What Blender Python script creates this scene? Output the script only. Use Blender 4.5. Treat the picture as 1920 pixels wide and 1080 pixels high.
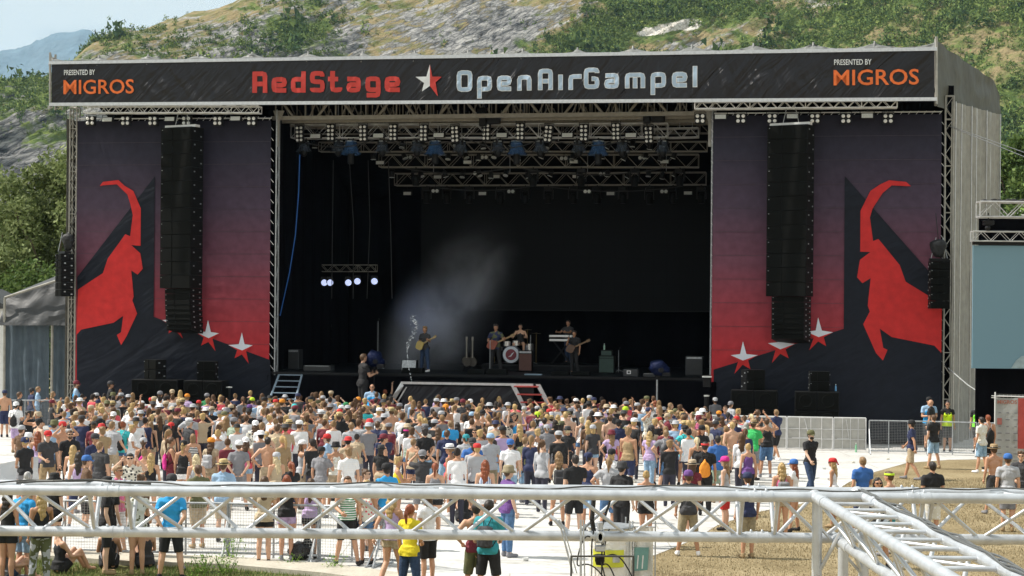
import bpy, bmesh, math, random
import numpy as np
from mathutils import Vector, Matrix, noise as mnoise
for o in list(bpy.data.objects): bpy.data.objects.remove(o)
rnd = random.Random(7)
PI = math.pi
SC = bpy.context.scene
COL = SC.collection

# ------------------------------------------------------------------ camera, sky, sun, exposure
F = 3200.0; HZ = 588.0; ROLL = math.radians(0.5); CAMZ = 4.9
CR, SR = math.cos(ROLL), math.sin(ROLL)
cam_data = bpy.data.cameras.new('camera'); cam = bpy.data.objects.new('camera', cam_data); COL.objects.link(cam)
cam_data.sensor_width = 36; cam_data.lens = F/1920*36
cam_data.shift_y = (HZ-540)/1920.0
cam_data.clip_start = 0.1; cam_data.clip_end = 30000
cam.matrix_world = Matrix(((CR, -SR, 0, 0), (0, 0, -1, 0), (SR, CR, 0, CAMZ), (0, 0, 0, 1)))
SC.camera = cam

SUN_ELEV = math.radians(50); SUN_DIR = Vector((-0.99, 0.13, 0)).normalized()      # towards the sun, on the ground
world = bpy.data.worlds.new('World'); SC.world = world; world.use_nodes = True
wn = world.node_tree; wn.nodes.clear()
w_out = wn.nodes.new('ShaderNodeOutputWorld'); w_bg = wn.nodes.new('ShaderNodeBackground')
sky = wn.nodes.new('ShaderNodeTexSky'); sky.sky_type = 'NISHITA'; sky.sun_disc = False
sky.sun_elevation = SUN_ELEV; sky.sun_rotation = math.atan2(SUN_DIR.x, SUN_DIR.y)
sky.dust_density = 2.5; sky.ozone_density = 1.2; sky.air_density = 1.0
w_tc = wn.nodes.new('ShaderNodeTexCoord'); w_mp = wn.nodes.new('ShaderNodeMapping'); w_mp.inputs['Scale'].default_value = (1, 1, 4)
w_nz = wn.nodes.new('ShaderNodeTexNoise'); w_nz.inputs['Scale'].default_value = 5; w_nz.inputs['Detail'].default_value = 8
w_cr = wn.nodes.new('ShaderNodeValToRGB'); w_cr.color_ramp.elements[0].position = .12; w_cr.color_ramp.elements[1].position = .48
w_mx = wn.nodes.new('ShaderNodeMixRGB'); w_mx.inputs['Color2'].default_value = (10.5, 11.0, 10.6, 1)
wn.links.new(w_tc.outputs['Generated'], w_mp.inputs[0]); wn.links.new(w_mp.outputs[0], w_nz.inputs[0])
wn.links.new(w_nz.outputs[0], w_cr.inputs[0]); wn.links.new(w_cr.outputs[0], w_mx.inputs['Fac'])
wn.links.new(sky.outputs[0], w_mx.inputs['Color1']); wn.links.new(w_mx.outputs[0], w_bg.inputs[0])
w_bg.inputs[1].default_value = 0.062
wn.links.new(w_bg.outputs[0], w_out.inputs[0])

sd = bpy.data.lights.new('sun', 'SUN'); sun = bpy.data.objects.new('sun', sd); COL.objects.link(sun)
sd.energy = 5.0; sd.angle = math.radians(0.53); sd.color = (1.0, .94, .85)
to_sun = Vector((SUN_DIR.x*math.cos(SUN_ELEV), SUN_DIR.y*math.cos(SUN_ELEV), math.sin(SUN_ELEV)))
sun.rotation_euler = to_sun.to_track_quat('Z', 'Y').to_euler(); sun.location = (-60, 40, 90)
SC.view_settings.view_transform = 'Standard'; SC.view_settings.look = 'None'
SC.view_settings.gamma = 1; SC.view_settings.exposure = 0.36
SC.cycles.volume_step_rate = 1.0
SC.cycles.max_bounces = 6; SC.cycles.transparent_max_bounces = 12; SC.cycles.volume_bounces = 1

# ------------------------------------------------------------------ geometry of the photograph -> metres
def ray(px, py):
    dx, dy = px-960.0, HZ-py
    return Vector(((dx*CR-dy*SR)/F, 1.0, (dx*SR+dy*CR)/F))
CAM = Vector((0, 0, CAMZ))
def at(px, py, d): return CAM + ray(px, py)*d
def ground(px, py, z=0.0):
    r = ray(px, py); return CAM + r*((z-CAMZ)/r.z)
def hz_at(px): return HZ + (px-960)*math.tan(ROLL)
D0, D1 = F/44.9, F/49.2
P0 = Vector(((95-960)/F*D0, D0, 0)); P1 = Vector(((1755-960)/F*D1, D1, 0))
UA = (P1-P0).normalized(); VA = Vector((-UA.y, UA.x, 0)); YAW = math.atan2(UA.y, UA.x)
MST = Matrix(((UA.x, VA.x, 0, P0.x), (UA.y, VA.y, 0, P0.y), (0, 0, 1, 0), (0, 0, 0, 1)))
MID = Matrix.Identity(4)
def S(px, py, v):
    """pixel -> stage frame point (u, v, z) on the plane v"""
    r = ray(px, py); o = CAM-P0
    t = (v-o.dot(VA))/r.dot(VA)
    p = CAM+r*t
    return Vector(((p-P0).dot(UA), v, p.z))

# ------------------------------------------------------------------ mesh builder
class MB:
    def __init__(s): s.v = []; s.f = []; s.m = []
    def _add(s, vs, fs, m=0):
        b = len(s.v); s.v += [tuple(q) for q in vs]; s.f += [tuple(i+b for i in f) for f in fs]; s.m += [m]*len(fs)
        return s
    def box(s, c, d, m=0, rz=0, M=None):
        x, y, z = d[0]/2, d[1]/2, d[2]/2; c = Vector(c)
        vs = [Vector((a*x, b*y, e*z)) for a in (-1, 1) for b in (-1, 1) for e in (-1, 1)]
        if M is not None: vs = [M@q for q in vs]
        elif rz:
            R = Matrix.Rotation(rz, 3, 'Z'); vs = [R@q for q in vs]
        return s._add([c+q for q in vs], [(0, 1, 3, 2), (4, 6, 7, 5), (0, 4, 5, 1), (2, 3, 7, 6), (0, 2, 6, 4), (1, 5, 7, 3)], m)
    def cbox(s, c, d, ch=.02, m=0, rz=0):
        """box with chamfered vertical and top edges"""
        x, y, z = d[0]/2, d[1]/2, d[2]/2; ch = min(ch, x*.9, y*.9, z*.9)
        ring = lambda X, Y, Z: [(X-ch, -Y, Z), (X, -Y+ch, Z), (X, Y-ch, Z), (X-ch, Y, Z), (-X+ch, Y, Z), (-X, Y-ch, Z), (-X, -Y+ch, Z), (-X+ch, -Y, Z)]
        L = [ring(x-ch*.7, y-ch*.7, -z), ring(x, y, -z+ch*.7), ring(x, y, z-ch*.7), ring(x-ch*.7, y-ch*.7, z)]
        R = Matrix.Rotation(rz, 3, 'Z'); c = Vector(c)
        vs = [c+R@Vector(q) for l in L for q in l]; fs = []
        for k in range(3):
            for i in range(8):
                j = (i+1) % 8; fs.append((k*8+i, k*8+j, k*8+8+j, k*8+8+i))
        fs.append(tuple(range(7, -1, -1))); fs.append(tuple(range(24, 32)))
        return s._add(vs, fs, m)
    def tube(s, a, b, r, n=6, m=0, r2=None, cap=True):
        a = Vector(a); b = Vector(b); d = b-a
        if d.length < 1e-6: return s
        d.normalize(); r2 = r if r2 is None else r2
        t = Vector((0, 0, 1)) if abs(d.z) < .9 else Vector((1, 0, 0))
        p = d.cross(t).normalized(); q = d.cross(p)
        vs = []
        for k in range(n):
            an = 2*PI*(k+.5)/n; w = p*math.cos(an)+q*math.sin(an)
            vs += [a+w*r, b+w*r2]
        fs = [(2*k, 2*k+1, 2*((k+1) % n)+1, 2*((k+1) % n)) for k in range(n)]
        if cap: fs += [tuple(2*k for k in range(n)), tuple(2*k+1 for k in range(n-1, -1, -1))]
        return s._add(vs, fs, m)
    def path(s, pts, r, n=6, m=0):
        for a, b in zip(pts, pts[1:]): s.tube(a, b, r, n, m)
        return s
    def lathe(s, c, prof, n=16, m=0, axis=None, sx=1, sy=1):
        """prof: list of (radius, height)"""
        c = Vector(c); R = Matrix.Identity(3) if axis is None else Vector(axis).to_track_quat('Z', 'Y').to_matrix()
        vs = []
        for r, z in prof:
            for k in range(n):
                an = 2*PI*k/n; vs.append(c+R@Vector((r*math.cos(an)*sx, r*math.sin(an)*sy, z)))
        fs = []
        for i in range(len(prof)-1):
            for k in range(n):
                j = (k+1) % n; fs.append((i*n+k, i*n+j, (i+1)*n+j, (i+1)*n+k))
        if prof[0][0] > 1e-4: fs.append(tuple(range(n-1, -1, -1)))
        if prof[-1][0] > 1e-4: fs.append(tuple((len(prof)-1)*n+k for k in range(n)))
        return s._add(vs, fs, m)
    def ball(s, c, r, n=10, m=0, rad=None, M=None):
        rad = rad or (r, r, r); rings = max(5, n//2+1); vs = []; c = Vector(c)
        for i in range(1, rings):
            th = PI*i/rings
            for k in range(n):
                an = 2*PI*k/n; vs.append(Vector((rad[0]*math.sin(th)*math.cos(an), rad[1]*math.sin(th)*math.sin(an), rad[2]*math.cos(th))))
        vs += [Vector((0, 0, rad[2])), Vector((0, 0, -rad[2]))]
        if M is not None: vs = [M@q for q in vs]
        fs = []
        for i in range(rings-2):
            for k in range(n):
                j = (k+1) % n; fs.append((i*n+k, (i+1)*n+k, (i+1)*n+j, i*n+j))
        T = (rings-1)*n
        for k in range(n):
            j = (k+1) % n; fs.append((k, j, T)); fs.append(((rings-2)*n+j, (rings-2)*n+k, T+1))
        return s._add([c+q for q in vs], fs, m)
    def poly(s, pts, m=0): return s._add(pts, [tuple(range(len(pts)))], m)
    def slab(s, pts, off, m=0):
        """flat polygon thickened by vector off"""
        n = len(pts); off = Vector(off); pts = [Vector(p) for p in pts]
        fs = [tuple(range(n)), tuple(range(2*n-1, n-1, -1))]+[(i, i+n, (i+1) % n+n, (i+1) % n) for i in range(n)]
        return s._add(pts+[p+off for p in pts], fs, m)
    def grid(s, fn, nu, nv, m=0):
        vs = [fn(i/nu, j/nv) for j in range(nv+1) for i in range(nu+1)]
        fs = [(j*(nu+1)+i, j*(nu+1)+i+1, (j+1)*(nu+1)+i+1, (j+1)*(nu+1)+i) for j in range(nv) for i in range(nu)]
        return s._add(vs, fs, m)
    def mesh(s, name, mats, base=(0, 0, 0), smooth=False):
        me = bpy.data.meshes.new(name); bx, by, bz = base
        me.from_pydata([(x-bx, y-by, z-bz) for x, y, z in s.v], [], s.f)
        mats = mats if isinstance(mats, (list, tuple)) else [mats]
        for q in mats: me.materials.append(q)
        if len(mats) > 1: me.polygons.foreach_set('material_index', s.m)
        if smooth is True: me.polygons.foreach_set('use_smooth', [True]*len(me.polygons))
        me.update()
        if smooth == 'auto': auto_smooth(me)
        return me
def auto_smooth(me, ang=40):
    bm = bmesh.new(); bm.from_mesh(me); a = math.radians(ang)
    for f in bm.faces: f.smooth = True
    for e in bm.edges:
        if len(e.link_faces) == 2 and e.calc_face_angle(0) > a: e.smooth = False
    bm.to_mesh(me); bm.free()

def setp(o, label=None, cat=None, group=None, kind=None):
    if label: o['label'] = label
    if cat: o['category'] = cat
    if group: o['group'] = group
    if kind: o['kind'] = kind
    return o
def thing(name, label, cat, base=(0, 0, 0), frame=MID, rz=0, group=None, scale=1.0):
    o = bpy.data.objects.new(name, None); COL.objects.link(o); o.empty_display_size = .2
    o.matrix_world = frame@Matrix.Translation(Vector(base))@Matrix.Rotation(rz, 4, 'Z')@Matrix.Scale(scale, 4)
    o['_b'] = tuple(base)
    return setp(o, label, cat, group)
def part(root, name, mb, mats, smooth=False, label=None, kind=None, base=None, mesh=None):
    """mb given in the same frame as the root's base; sub-parts: pass base of the thing"""
    b = base if base is not None else tuple(root.get('_b', (0, 0, 0)))
    me = mesh or mb.mesh(name, mats, b, smooth)
    o = bpy.data.objects.new(name, me); COL.objects.link(o); o.parent = root; o['_b'] = b
    if label: o['label'] = label
    if kind: o['kind'] = kind
    return o
def single(name, mb, mats, label=None, cat=None, frame=MID, base=None, group=None, kind=None, smooth=False):
    if base is None:
        xs = list(zip(*mb.v)); base = ((min(xs[0])+max(xs[0]))/2, (min(xs[1])+max(xs[1]))/2, min(xs[2]))
    o = bpy.data.objects.new(name, mb.mesh(name, mats, base, smooth)); COL.objects.link(o)
    o.matrix_world = frame@Matrix.Translation(Vector(base))
    return setp(o, label, cat, group, kind)
def structure(name, mb, mats, frame=MID, smooth=False, kind='structure'):
    return single(name, mb, mats, frame=frame, base=(0, 0, 0), kind=kind, smooth=smooth)
def copy_thing(root, base, frame=MID, rz=0, label=None, group=None, scale=1.0):
    kids = list(root.children)
    r = root.copy(); COL.objects.link(r)
    r.matrix_world = frame@Matrix.Translation(Vector(base))@Matrix.Rotation(rz, 4, 'Z')@Matrix.Scale(scale, 4)
    if label: r['label'] = label
    if group: r['group'] = group
    for ch in kids:
        c = ch.copy(); COL.objects.link(c); c.parent = r; c.matrix_parent_inverse = Matrix.Identity(4)
        for g in ch.children:
            d = g.copy(); COL.objects.link(d); d.parent = c; d.matrix_parent_inverse = Matrix.Identity(4)
    return r
def place(root, base, frame=MID, rz=0, scale=1.0):
    root.matrix_world = frame@Matrix.Translation(Vector(base))@Matrix.Rotation(rz, 4, 'Z')@Matrix.Scale(scale, 4)
ORD = ['first', 'second', 'third', 'fourth', 'fifth', 'sixth', 'seventh', 'eighth', 'ninth', 'tenth', 'eleventh', 'twelfth', 'thirteenth', 'fourteenth', 'fifteenth', 'sixteenth', 'seventeenth', 'eighteenth']

# ------------------------------------------------------------------ materials
def newmat(name):
    m = bpy.data.materials.new(name); m.use_nodes = True; nt = m.node_tree
    return m, nt, nt.nodes['Principled BSDF']
def lnk(nt, a, b): nt.links.new(a, b)
def nod(nt, t, **kw):
    n = nt.nodes.new(t)
    for k, v in kw.items():
        if hasattr(n, k): setattr(n, k, v)
        else: n.inputs[k].default_value = v
    return n
def add_noise_bump(nt, b, scale, strength, dist=.02, detail=4, stretch=None, coord='Object'):
    tc = nod(nt, 'ShaderNodeTexCoord'); nz = nod(nt, 'ShaderNodeTexNoise'); nz.inputs['Scale'].default_value = scale; nz.inputs['Detail'].default_value = detail
    if stretch:
        mp = nod(nt, 'ShaderNodeMapping'); mp.inputs['Scale'].default_value = stretch[:3]
        if len(stretch) > 3: mp.inputs['Rotation'].default_value = stretch[3]
        lnk(nt, tc.outputs[coord], mp.inputs[0]); lnk(nt, mp.outputs[0], nz.inputs[0])
    else: lnk(nt, tc.outputs[coord], nz.inputs[0])
    bp = nod(nt, 'ShaderNodeBump'); bp.inputs['Strength'].default_value = strength; bp.inputs['Distance'].default_value = dist
    lnk(nt, nz.outputs[0], bp.inputs['Height']); lnk(nt, bp.outputs[0], b.inputs['Normal'])
    return nz
def mat(name, col, rough=.6, metal=0, var=.15, vscale=6, bump=.15, bscale=25, bdist=.01, spec=None, stretch=None):
    m, nt, b = newmat(name); b.inputs['Roughness'].default_value = rough; b.inputs['Metallic'].default_value = metal
    if spec is not None: b.inputs['Specular IOR Level'].default_value = spec
    tc = nod(nt, 'ShaderNodeTexCoord'); nz = nod(nt, 'ShaderNodeTexNoise'); nz.inputs['Scale'].default_value = vscale; nz.inputs['Detail'].default_value = 6
    lnk(nt, tc.outputs['Object'], nz.inputs[0])
    cr = nod(nt, 'ShaderNodeValToRGB'); cr.color_ramp.elements[0].position = .3; cr.color_ramp.elements[1].position = .7
    cr.color_ramp.elements[0].color = tuple(c*(1-var) for c in col)+(1,); cr.color_ramp.elements[1].color = tuple(min(1, c*(1+var)) for c in col)+(1,)
    lnk(nt, nz.outputs[0], cr.inputs[0]); lnk(nt, cr.outputs[0], b.inputs['Base Color'])
    if bump: add_noise_bump(nt, b, bscale, bump, bdist, stretch=stretch)
    return m
def objcol_mat(name, rough=.8, var=.18, vscale=14, bump=.5, bscale=16, bdist=.02, sheen=0, stretch=None, sss=0):
    """colour of the object itself (Object Info) with a cloth/skin/hair grain"""
    m, nt, b = newmat(name); b.inputs['Roughness'].default_value = rough
    oi = nod(nt, 'ShaderNodeObjectInfo'); tc = nod(nt, 'ShaderNodeTexCoord')
    nz = nod(nt, 'ShaderNodeTexNoise'); nz.inputs['Scale'].default_value = vscale; nz.inputs['Detail'].default_value = 5
    mp = nod(nt, 'ShaderNodeMapping'); mp.inputs['Scale'].default_value = stretch or (1, 1, 1)
    lnk(nt, tc.outputs['Object'], mp.inputs[0]); lnk(nt, mp.outputs[0], nz.inputs[0])
    mr = nod(nt, 'ShaderNodeMapRange'); mr.inputs['From Min'].default_value = .3; mr.inputs['From Max'].default_value = .7
    mr.inputs['To Min'].default_value = 1-var; mr.inputs['To Max'].default_value = 1+var
    lnk(nt, nz.outputs[0], mr.inputs[0])
    mx = nod(nt, 'ShaderNodeVectorMath', operation='SCALE'); lnk(nt, oi.outputs['Color'], mx.inputs[0]); lnk(nt, mr.outputs[0], mx.inputs['Scale'])
    lnk(nt, mx.outputs[0], b.inputs['Base Color'])
    n2 = nod(nt, 'ShaderNodeTexNoise'); n2.inputs['Scale'].default_value = bscale; n2.inputs['Detail'].default_value = 3; lnk(nt, mp.outputs[0], n2.inputs[0])
    bp = nod(nt, 'ShaderNodeBump'); bp.inputs['Strength'].default_value = bump; bp.inputs['Distance'].default_value = bdist
    lnk(nt, n2.outputs[0], bp.inputs['Height']); lnk(nt, bp.outputs[0], b.inputs['Normal'])
    return m

M_alu = mat('aluminium', (.62, .62, .63), .32, .9, .12, 9, .1, 60, .002)
M_alu_dull = mat('weathered_aluminium', (.36, .345, .31), .5, .3, .2, 4, .15, 30, .003)
M_truss_sunlit = mat('sunlit_tone_truss_aluminium', (.80, .81, .82), .45, .1, .1, 5, .1, 30, .003)  # brighter copy of the truss metal; sunlit look put into the colour
M_truss_shaded = mat('shade_tone_truss_aluminium', (.28, .26, .225), .5, .3, .15, 5, .1, 30, .003)  # darker copy of the truss metal; interior shade put into the colour
M_truss = mat('truss_aluminium', (.52, .52, .52), .5, .3, .15, 5, .1, 30, .003)
M_black = mat('black_paint', (.008, .008, .009), .5, 0, .25, 8, .2, 40, .004, spec=.25)
M_blackcloth = mat('black_cloth', (.0035, .0035, .005), .95, 0, .3, 1.5, .6, 2.2, .08, spec=.04, stretch=(1, 1, .25))
M_speaker = mat('speaker_grille', (.006, .0065, .006), .75, 0, .3, 30, .5, 120, .004, spec=.08)
M_spk_side = mat('speaker_cabinet', (.009, .0095, .01), .6, 0, .3, 10, .3, 70, .004, spec=.12)
M_deck = mat('stage_deck', (.005, .006, .008), .5, 0, .35, 3, .2, 20, .005, spec=.12)
M_lamp = mat('lamp_lens', (.82, .82, .80), .25, 0, .06, 30, .3, 60, .01)
M_flood = mat('flood_reflector', (.66, .68, .66), .35, .2, .2, 60, .4, 90, .006)
M_white = mat('white_paint', (.78, .78, .78), .5, 0, .06, 6, .1, 30, .003)
M_steel = mat('galvanised_steel', (.42, .44, .46), .45, .6, .25, 12, .2, 50, .003)
M_cable = mat('rubber_cable', (.02, .02, .02), .6, 0, .2, 20, .1, 40, .002)
HAZE = 0.00004; SMOKE = 2.3
# ================================================================== GROUND, HILLS, TREES
def vnoise(x, y, seed=0):
    xi = np.floor(x).astype(np.int64); yi = np.floor(y).astype(np.int64); xf = x-xi; yf = y-yi
    def h(a, b):
        n = (a*374761393+b*668265263+seed*974634777) & 0xffffffff; n = ((n ^ (n >> 13))*1274126177) & 0xffffffff; return ((n ^ (n >> 16)) & 0xffff)/65535.0
    u = xf*xf*(3-2*xf); v = yf*yf*(3-2*yf)
    return (h(xi, yi)*(1-u)+h(xi+1, yi)*u)*(1-v)+(h(xi, yi+1)*(1-u)+h(xi+1, yi+1)*u)*v
def fbm(x, y, o=5, seed=0, g=.5):
    s = 0; a = 1; t = 0
    for k in range(o): s = s+a*vnoise(x*2**k, y*2**k, seed+k); t += a; a *= g
    return s/t
def ridge(x, y, o=4, seed=0):
    s = 0; a = 1; t = 0
    for k in range(o): s = s+a*(1-np.abs(2*vnoise(x*2**k, y*2**k, seed+k)-1)); t += a; a *= .5
    return s/t
def np_mesh(name, V, Fq, mats, smooth=False, kind=None, matidx=None):
    me = bpy.data.meshes.new(name); V = np.asarray(V, dtype=np.float32); Fq = np.asarray(Fq, dtype=np.int32); k = Fq.shape[1]
    me.vertices.add(len(V)); me.vertices.foreach_set('co', V.ravel()); me.loops.add(Fq.size); me.loops.foreach_set('vertex_index', Fq.ravel())
    me.polygons.add(len(Fq)); me.polygons.foreach_set('loop_start', np.arange(0, Fq.size, k, dtype=np.int32))
    if smooth: me.polygons.foreach_set('use_smooth', np.ones(len(Fq), dtype=bool))
    for q in (mats if isinstance(mats, (list, tuple)) else [mats]): me.materials.append(q)
    if matidx is not None: me.polygons.foreach_set('material_index', matidx)
    me.update(calc_edges=True); me.validate(); return me
def grid_faces(nx, ny):
    i = np.arange(nx-1)[None, :]+nx*np.arange(ny-1)[:, None]; i = i.ravel(); return np.stack([i, i+1, i+nx+1, i+nx], 1)

# hill profile: crest height by x, foot of the slope by x
cx = np.array([-900, -330, -302, -285, -272, -252, -230, -206, -182, -120, 0, 200, 420, 900]); cz = np.array([120, 150, 152, 165, 178, 186, 188, 197, 207, 262, 300, 330, 360, 380])
def terr(x, y):
    toe = 700+60*(fbm(x/220, x*0+.5, 2, 5)-.5)-np.clip((x-160)/260, 0, 1)*120
    slope = .53
    base = (y-toe)*slope
    # strata: slabs running up to the right
    zz = (y-700)*slope; th = math.radians(33); u_ = x*math.cos(th)+zz*math.sin(th); w_ = -x*math.sin(th)+zz*math.cos(th)
    wp = (fbm(x/70, y/120, 3, 11)-.5)*30
    rib = ridge((w_+wp)/26, u_/170, 4, 21)
    fine = ridge((w_+wp*.6)/8, u_/55, 4, 31)
    rock = np.clip((fbm(x/130+3, y/130, 4, 41)-.42)*5, 0, 1)*np.clip(1-(x-40)/260, .12, 1)
    slab = ridge((w_+wp*.3)/3.6, u_/20, 3, 36)
    gl = fbm(x/160, y/400, 3, 51)-.5
    h = base+(rib-.5)*26*(.45+.55*rock)+(fine-.5)*10*(.2+.8*rock)+(slab-.5)*4.5*(.15+.85*rock)+(fbm(x/30, y/30, 5, 61)-.5)*9+gl*50
    crest = np.interp(x*1100/np.maximum(y, 600), cx, cz)*np.minimum(y, 1100)/1100
    crest = crest+(fbm(x/14, y*0, 4, 71)-.5)*7
    # round the slope into the crest line at y ~1100
    k = 6.0; d = h-crest; h = crest+np.minimum(d, 0)-np.log1p(np.exp(-np.abs(d)/k))*k-np.clip(y-1100, 0, None)*.03
    h = np.where(y < toe+8, np.minimum(h, (y-toe)*.1), h)
    return np.maximum(h, -3), rock
NX, NY = 980, 640
X = np.linspace(-440, 470, NX); Y = 560+720*np.linspace(0, 1, NY)**1.15
GX, GY = np.meshgrid(X, Y); GZ, GR = terr(GX, GY)
V = np.stack([GX.ravel(), GY.ravel(), GZ.ravel()], 1)
M_hill, nt, b = newmat('hillside'); b.inputs['Roughness'].default_value = .95; b.inputs['Specular IOR Level'].default_value = .1
tc = nod(nt, 'ShaderNodeTexCoord'); L = lambda a, c: lnk(nt, a, c)
def nzn(scale, detail=8, dist=0, vec=None):
    n = nod(nt, 'ShaderNodeTexNoise'); n.inputs['Scale'].default_value = scale; n.inputs['Detail'].default_value = detail; n.inputs['Distortion'].default_value = dist; n.inputs['Roughness'].default_value = .62
    L(vec or tc.outputs['Object'], n.inputs[0]); return n.outputs[0]
def ramp(inp, stops):
    c = nod(nt, 'ShaderNodeValToRGB'); el = c.color_ramp.elements
    while len(el) < len(stops): el.new(.5)
    for q, (p, col) in zip(el, stops): q.position = p; q.color = tuple(col)+(1,) if len(col) == 3 else col
    L(inp, c.inputs[0]); return c.outputs[0]
def mixc(f, a, c):
    m = nod(nt, 'ShaderNodeMixRGB'); L(f, m.inputs[0]); L(a, m.inputs[1]); L(c, m.inputs[2]); return m.outputs[0]
mr_ = nod(nt, 'ShaderNodeMapping'); mr_.inputs['Rotation'].default_value = (0, math.radians(33), 0); L(tc.outputs['Object'], mr_.inputs[0])
mp = nod(nt, 'ShaderNodeMapping'); mp.inputs['Scale'].default_value = (.34, .12, 1.0); L(mr_.outputs[0], mp.inputs[0])
strat = nzn(.24, 12, .7, mp.outputs[0])
rockc0 = ramp(strat, [(.37, (.045, .047, .052)), (.44, (.15, .15, .15)), (.52, (.27, .265, .26)), (.62, (.40, .39, .37)), (.72, (.54, .52, .49))])
vo = nod(nt, 'ShaderNodeTexVoronoi'); vo.feature = 'DISTANCE_TO_EDGE'; vo.inputs['Scale'].default_value = .42; vo.inputs['Randomness'].default_value = 1; L(mp.outputs[0], vo.inputs[0])
crk = ramp(vo.outputs['Distance'], [(.0, (.32, .32, .34)), (.10, (1, 1, 1))]); mm_ = nod(nt, 'ShaderNodeMixRGB'); mm_.blend_type = 'MULTIPLY'; mm_.inputs[0].default_value = .8; L(rockc0, mm_.inputs[1]); L(crk, mm_.inputs[2]); rockc = mm_.outputs[0]
grass = ramp(nzn(.06, 8), [(.34, (.11, .13, .04)), (.46, (.21, .19, .085)), (.56, (.31, .24, .13)), (.70, (.17, .20, .065))])
green = ramp(nzn(.15, 8), [(.3, (.06, .10, .025)), (.5, (.12, .17, .045)), (.7, (.22, .26, .07))])
at_ = nod(nt, 'ShaderNodeAttribute'); at_.attribute_name = 'rockmask'
ad = nod(nt, 'ShaderNodeMath', operation='ADD'); L(at_.outputs['Fac'], ad.inputs[0])
rm = nod(nt, 'ShaderNodeMath', operation='MULTIPLY_ADD'); L(strat, rm.inputs[0]); rm.inputs[1].default_value = 1.6; rm.inputs[2].default_value = -.80; L(rm.outputs[0], ad.inputs[1])
f_rock = ramp(ad.outputs[0], [(.38, (0, 0, 0)), (.52, (1, 1, 1))])
at2 = nod(nt, 'ShaderNodeAttribute'); at2.attribute_name = 'greenmask'
a2 = nod(nt, 'ShaderNodeMath', operation='ADD'); L(at2.outputs['Fac'], a2.inputs[0])
g2 = nod(nt, 'ShaderNodeMath', operation='MULTIPLY_ADD'); L(nzn(.05, 9), g2.inputs[0]); g2.inputs[1].default_value = 2.0; g2.inputs[2].default_value = -1.0; L(g2.outputs[0], a2.inputs[1])
f_green = ramp(a2.outputs[0], [(.42, (0, 0, 0)), (.60, (1, 1, 1))])
c1 = mixc(f_rock, grass, rockc); c2 = mixc(f_green, c1, green)
at3 = nod(nt, 'ShaderNodeAttribute'); at3.attribute_name = 'quarry'
a3 = nod(nt, 'ShaderNodeMath', operation='MULTIPLY_ADD'); L(nzn(.08, 8), a3.inputs[0]); a3.inputs[1].default_value = .5; L(at3.outputs['Fac'], a3.inputs[2])
f_q = ramp(a3.outputs[0], [(.56, (0, 0, 0)), (.60, (1, 1, 1))])
white = ramp(nzn(.3, 8, 1), [(.35, (.36, .32, .26)), (.5, (.72, .68, .62))])
c3 = mixc(f_q, c2, white); L(c3, b.inputs['Base Color'])
bp = nod(nt, 'ShaderNodeBump'); bp.inputs['Strength'].default_value = 1.0; bp.inputs['Distance'].default_value = 4.0; L(nzn(.5, 12, .3, mp.outputs[0]), bp.inputs['Height']); L(bp.outputs[0], b.inputs['Normal'])
me = np_mesh('hills', V, grid_faces(NX, NY), M_hill, False)
PXg = 960+(GX/GY)*F; PYg = HZ-(GZ-CAMZ)/GY*F        # only used to find where on the slope the quarry scar and meadows lie
def gauss(cx_, cy_, sx, sy, rot=0):
    c_, s_ = math.cos(rot), math.sin(rot); dx = PXg-cx_; dy = PYg-cy_; a = dx*c_+dy*s_; d = -dx*s_+dy*c_; return np.exp(-(a/sx)**2-(d/sy)**2)
green_m = fbm(GX/110+7, GY/80, 4, 81)*.9+np.clip((GX-60)/400, -.12, .18)-.12
green_m += .5*gauss(1180, 50, 190, 42, -.35)+.35*gauss(1750, 220, 130, 80, .4)+.25*gauss(60, 220, 130, 70, .3)+.3*gauss(560, 70, 70, 30)-.35*gauss(820, 60, 160, 60)-.25*gauss(380, 80, 120, 40)-.4*gauss(1310, 75, 130, 22, -.1)-.25*gauss(1700, 60, 100, 25, -.3)+.25*gauss(1880, 330, 60, 80)
rock_m = GR*.75+.16+.40*gauss(830, 60, 220, 70)+.30*gauss(400, 80, 200, 60)+.35*gauss(60, 280, 110, 90)+.3*gauss(1750, 110, 100, 40)-.3*gauss(1500, 80, 300, 80)-.45*gauss(1200, 60, 170, 40, -.3)
quarry = .50*gauss(1235, 52, 75, 14, -.22)+.42*gauss(1530, 5, 70, 8, -.1)+.40*gauss(1290, 45, 22, 12)
for nm, arr in (('greenmask', green_m), ('rockmask', rock_m), ('quarry', quarry)):
    at__ = me.attributes.new(nm, 'FLOAT', 'POINT'); at__.data.foreach_set('value', arr.ravel().astype(np.float32))
hill = bpy.data.objects.new('hills', me); COL.objects.link(hill); hill['kind'] = 'structure'

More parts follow.
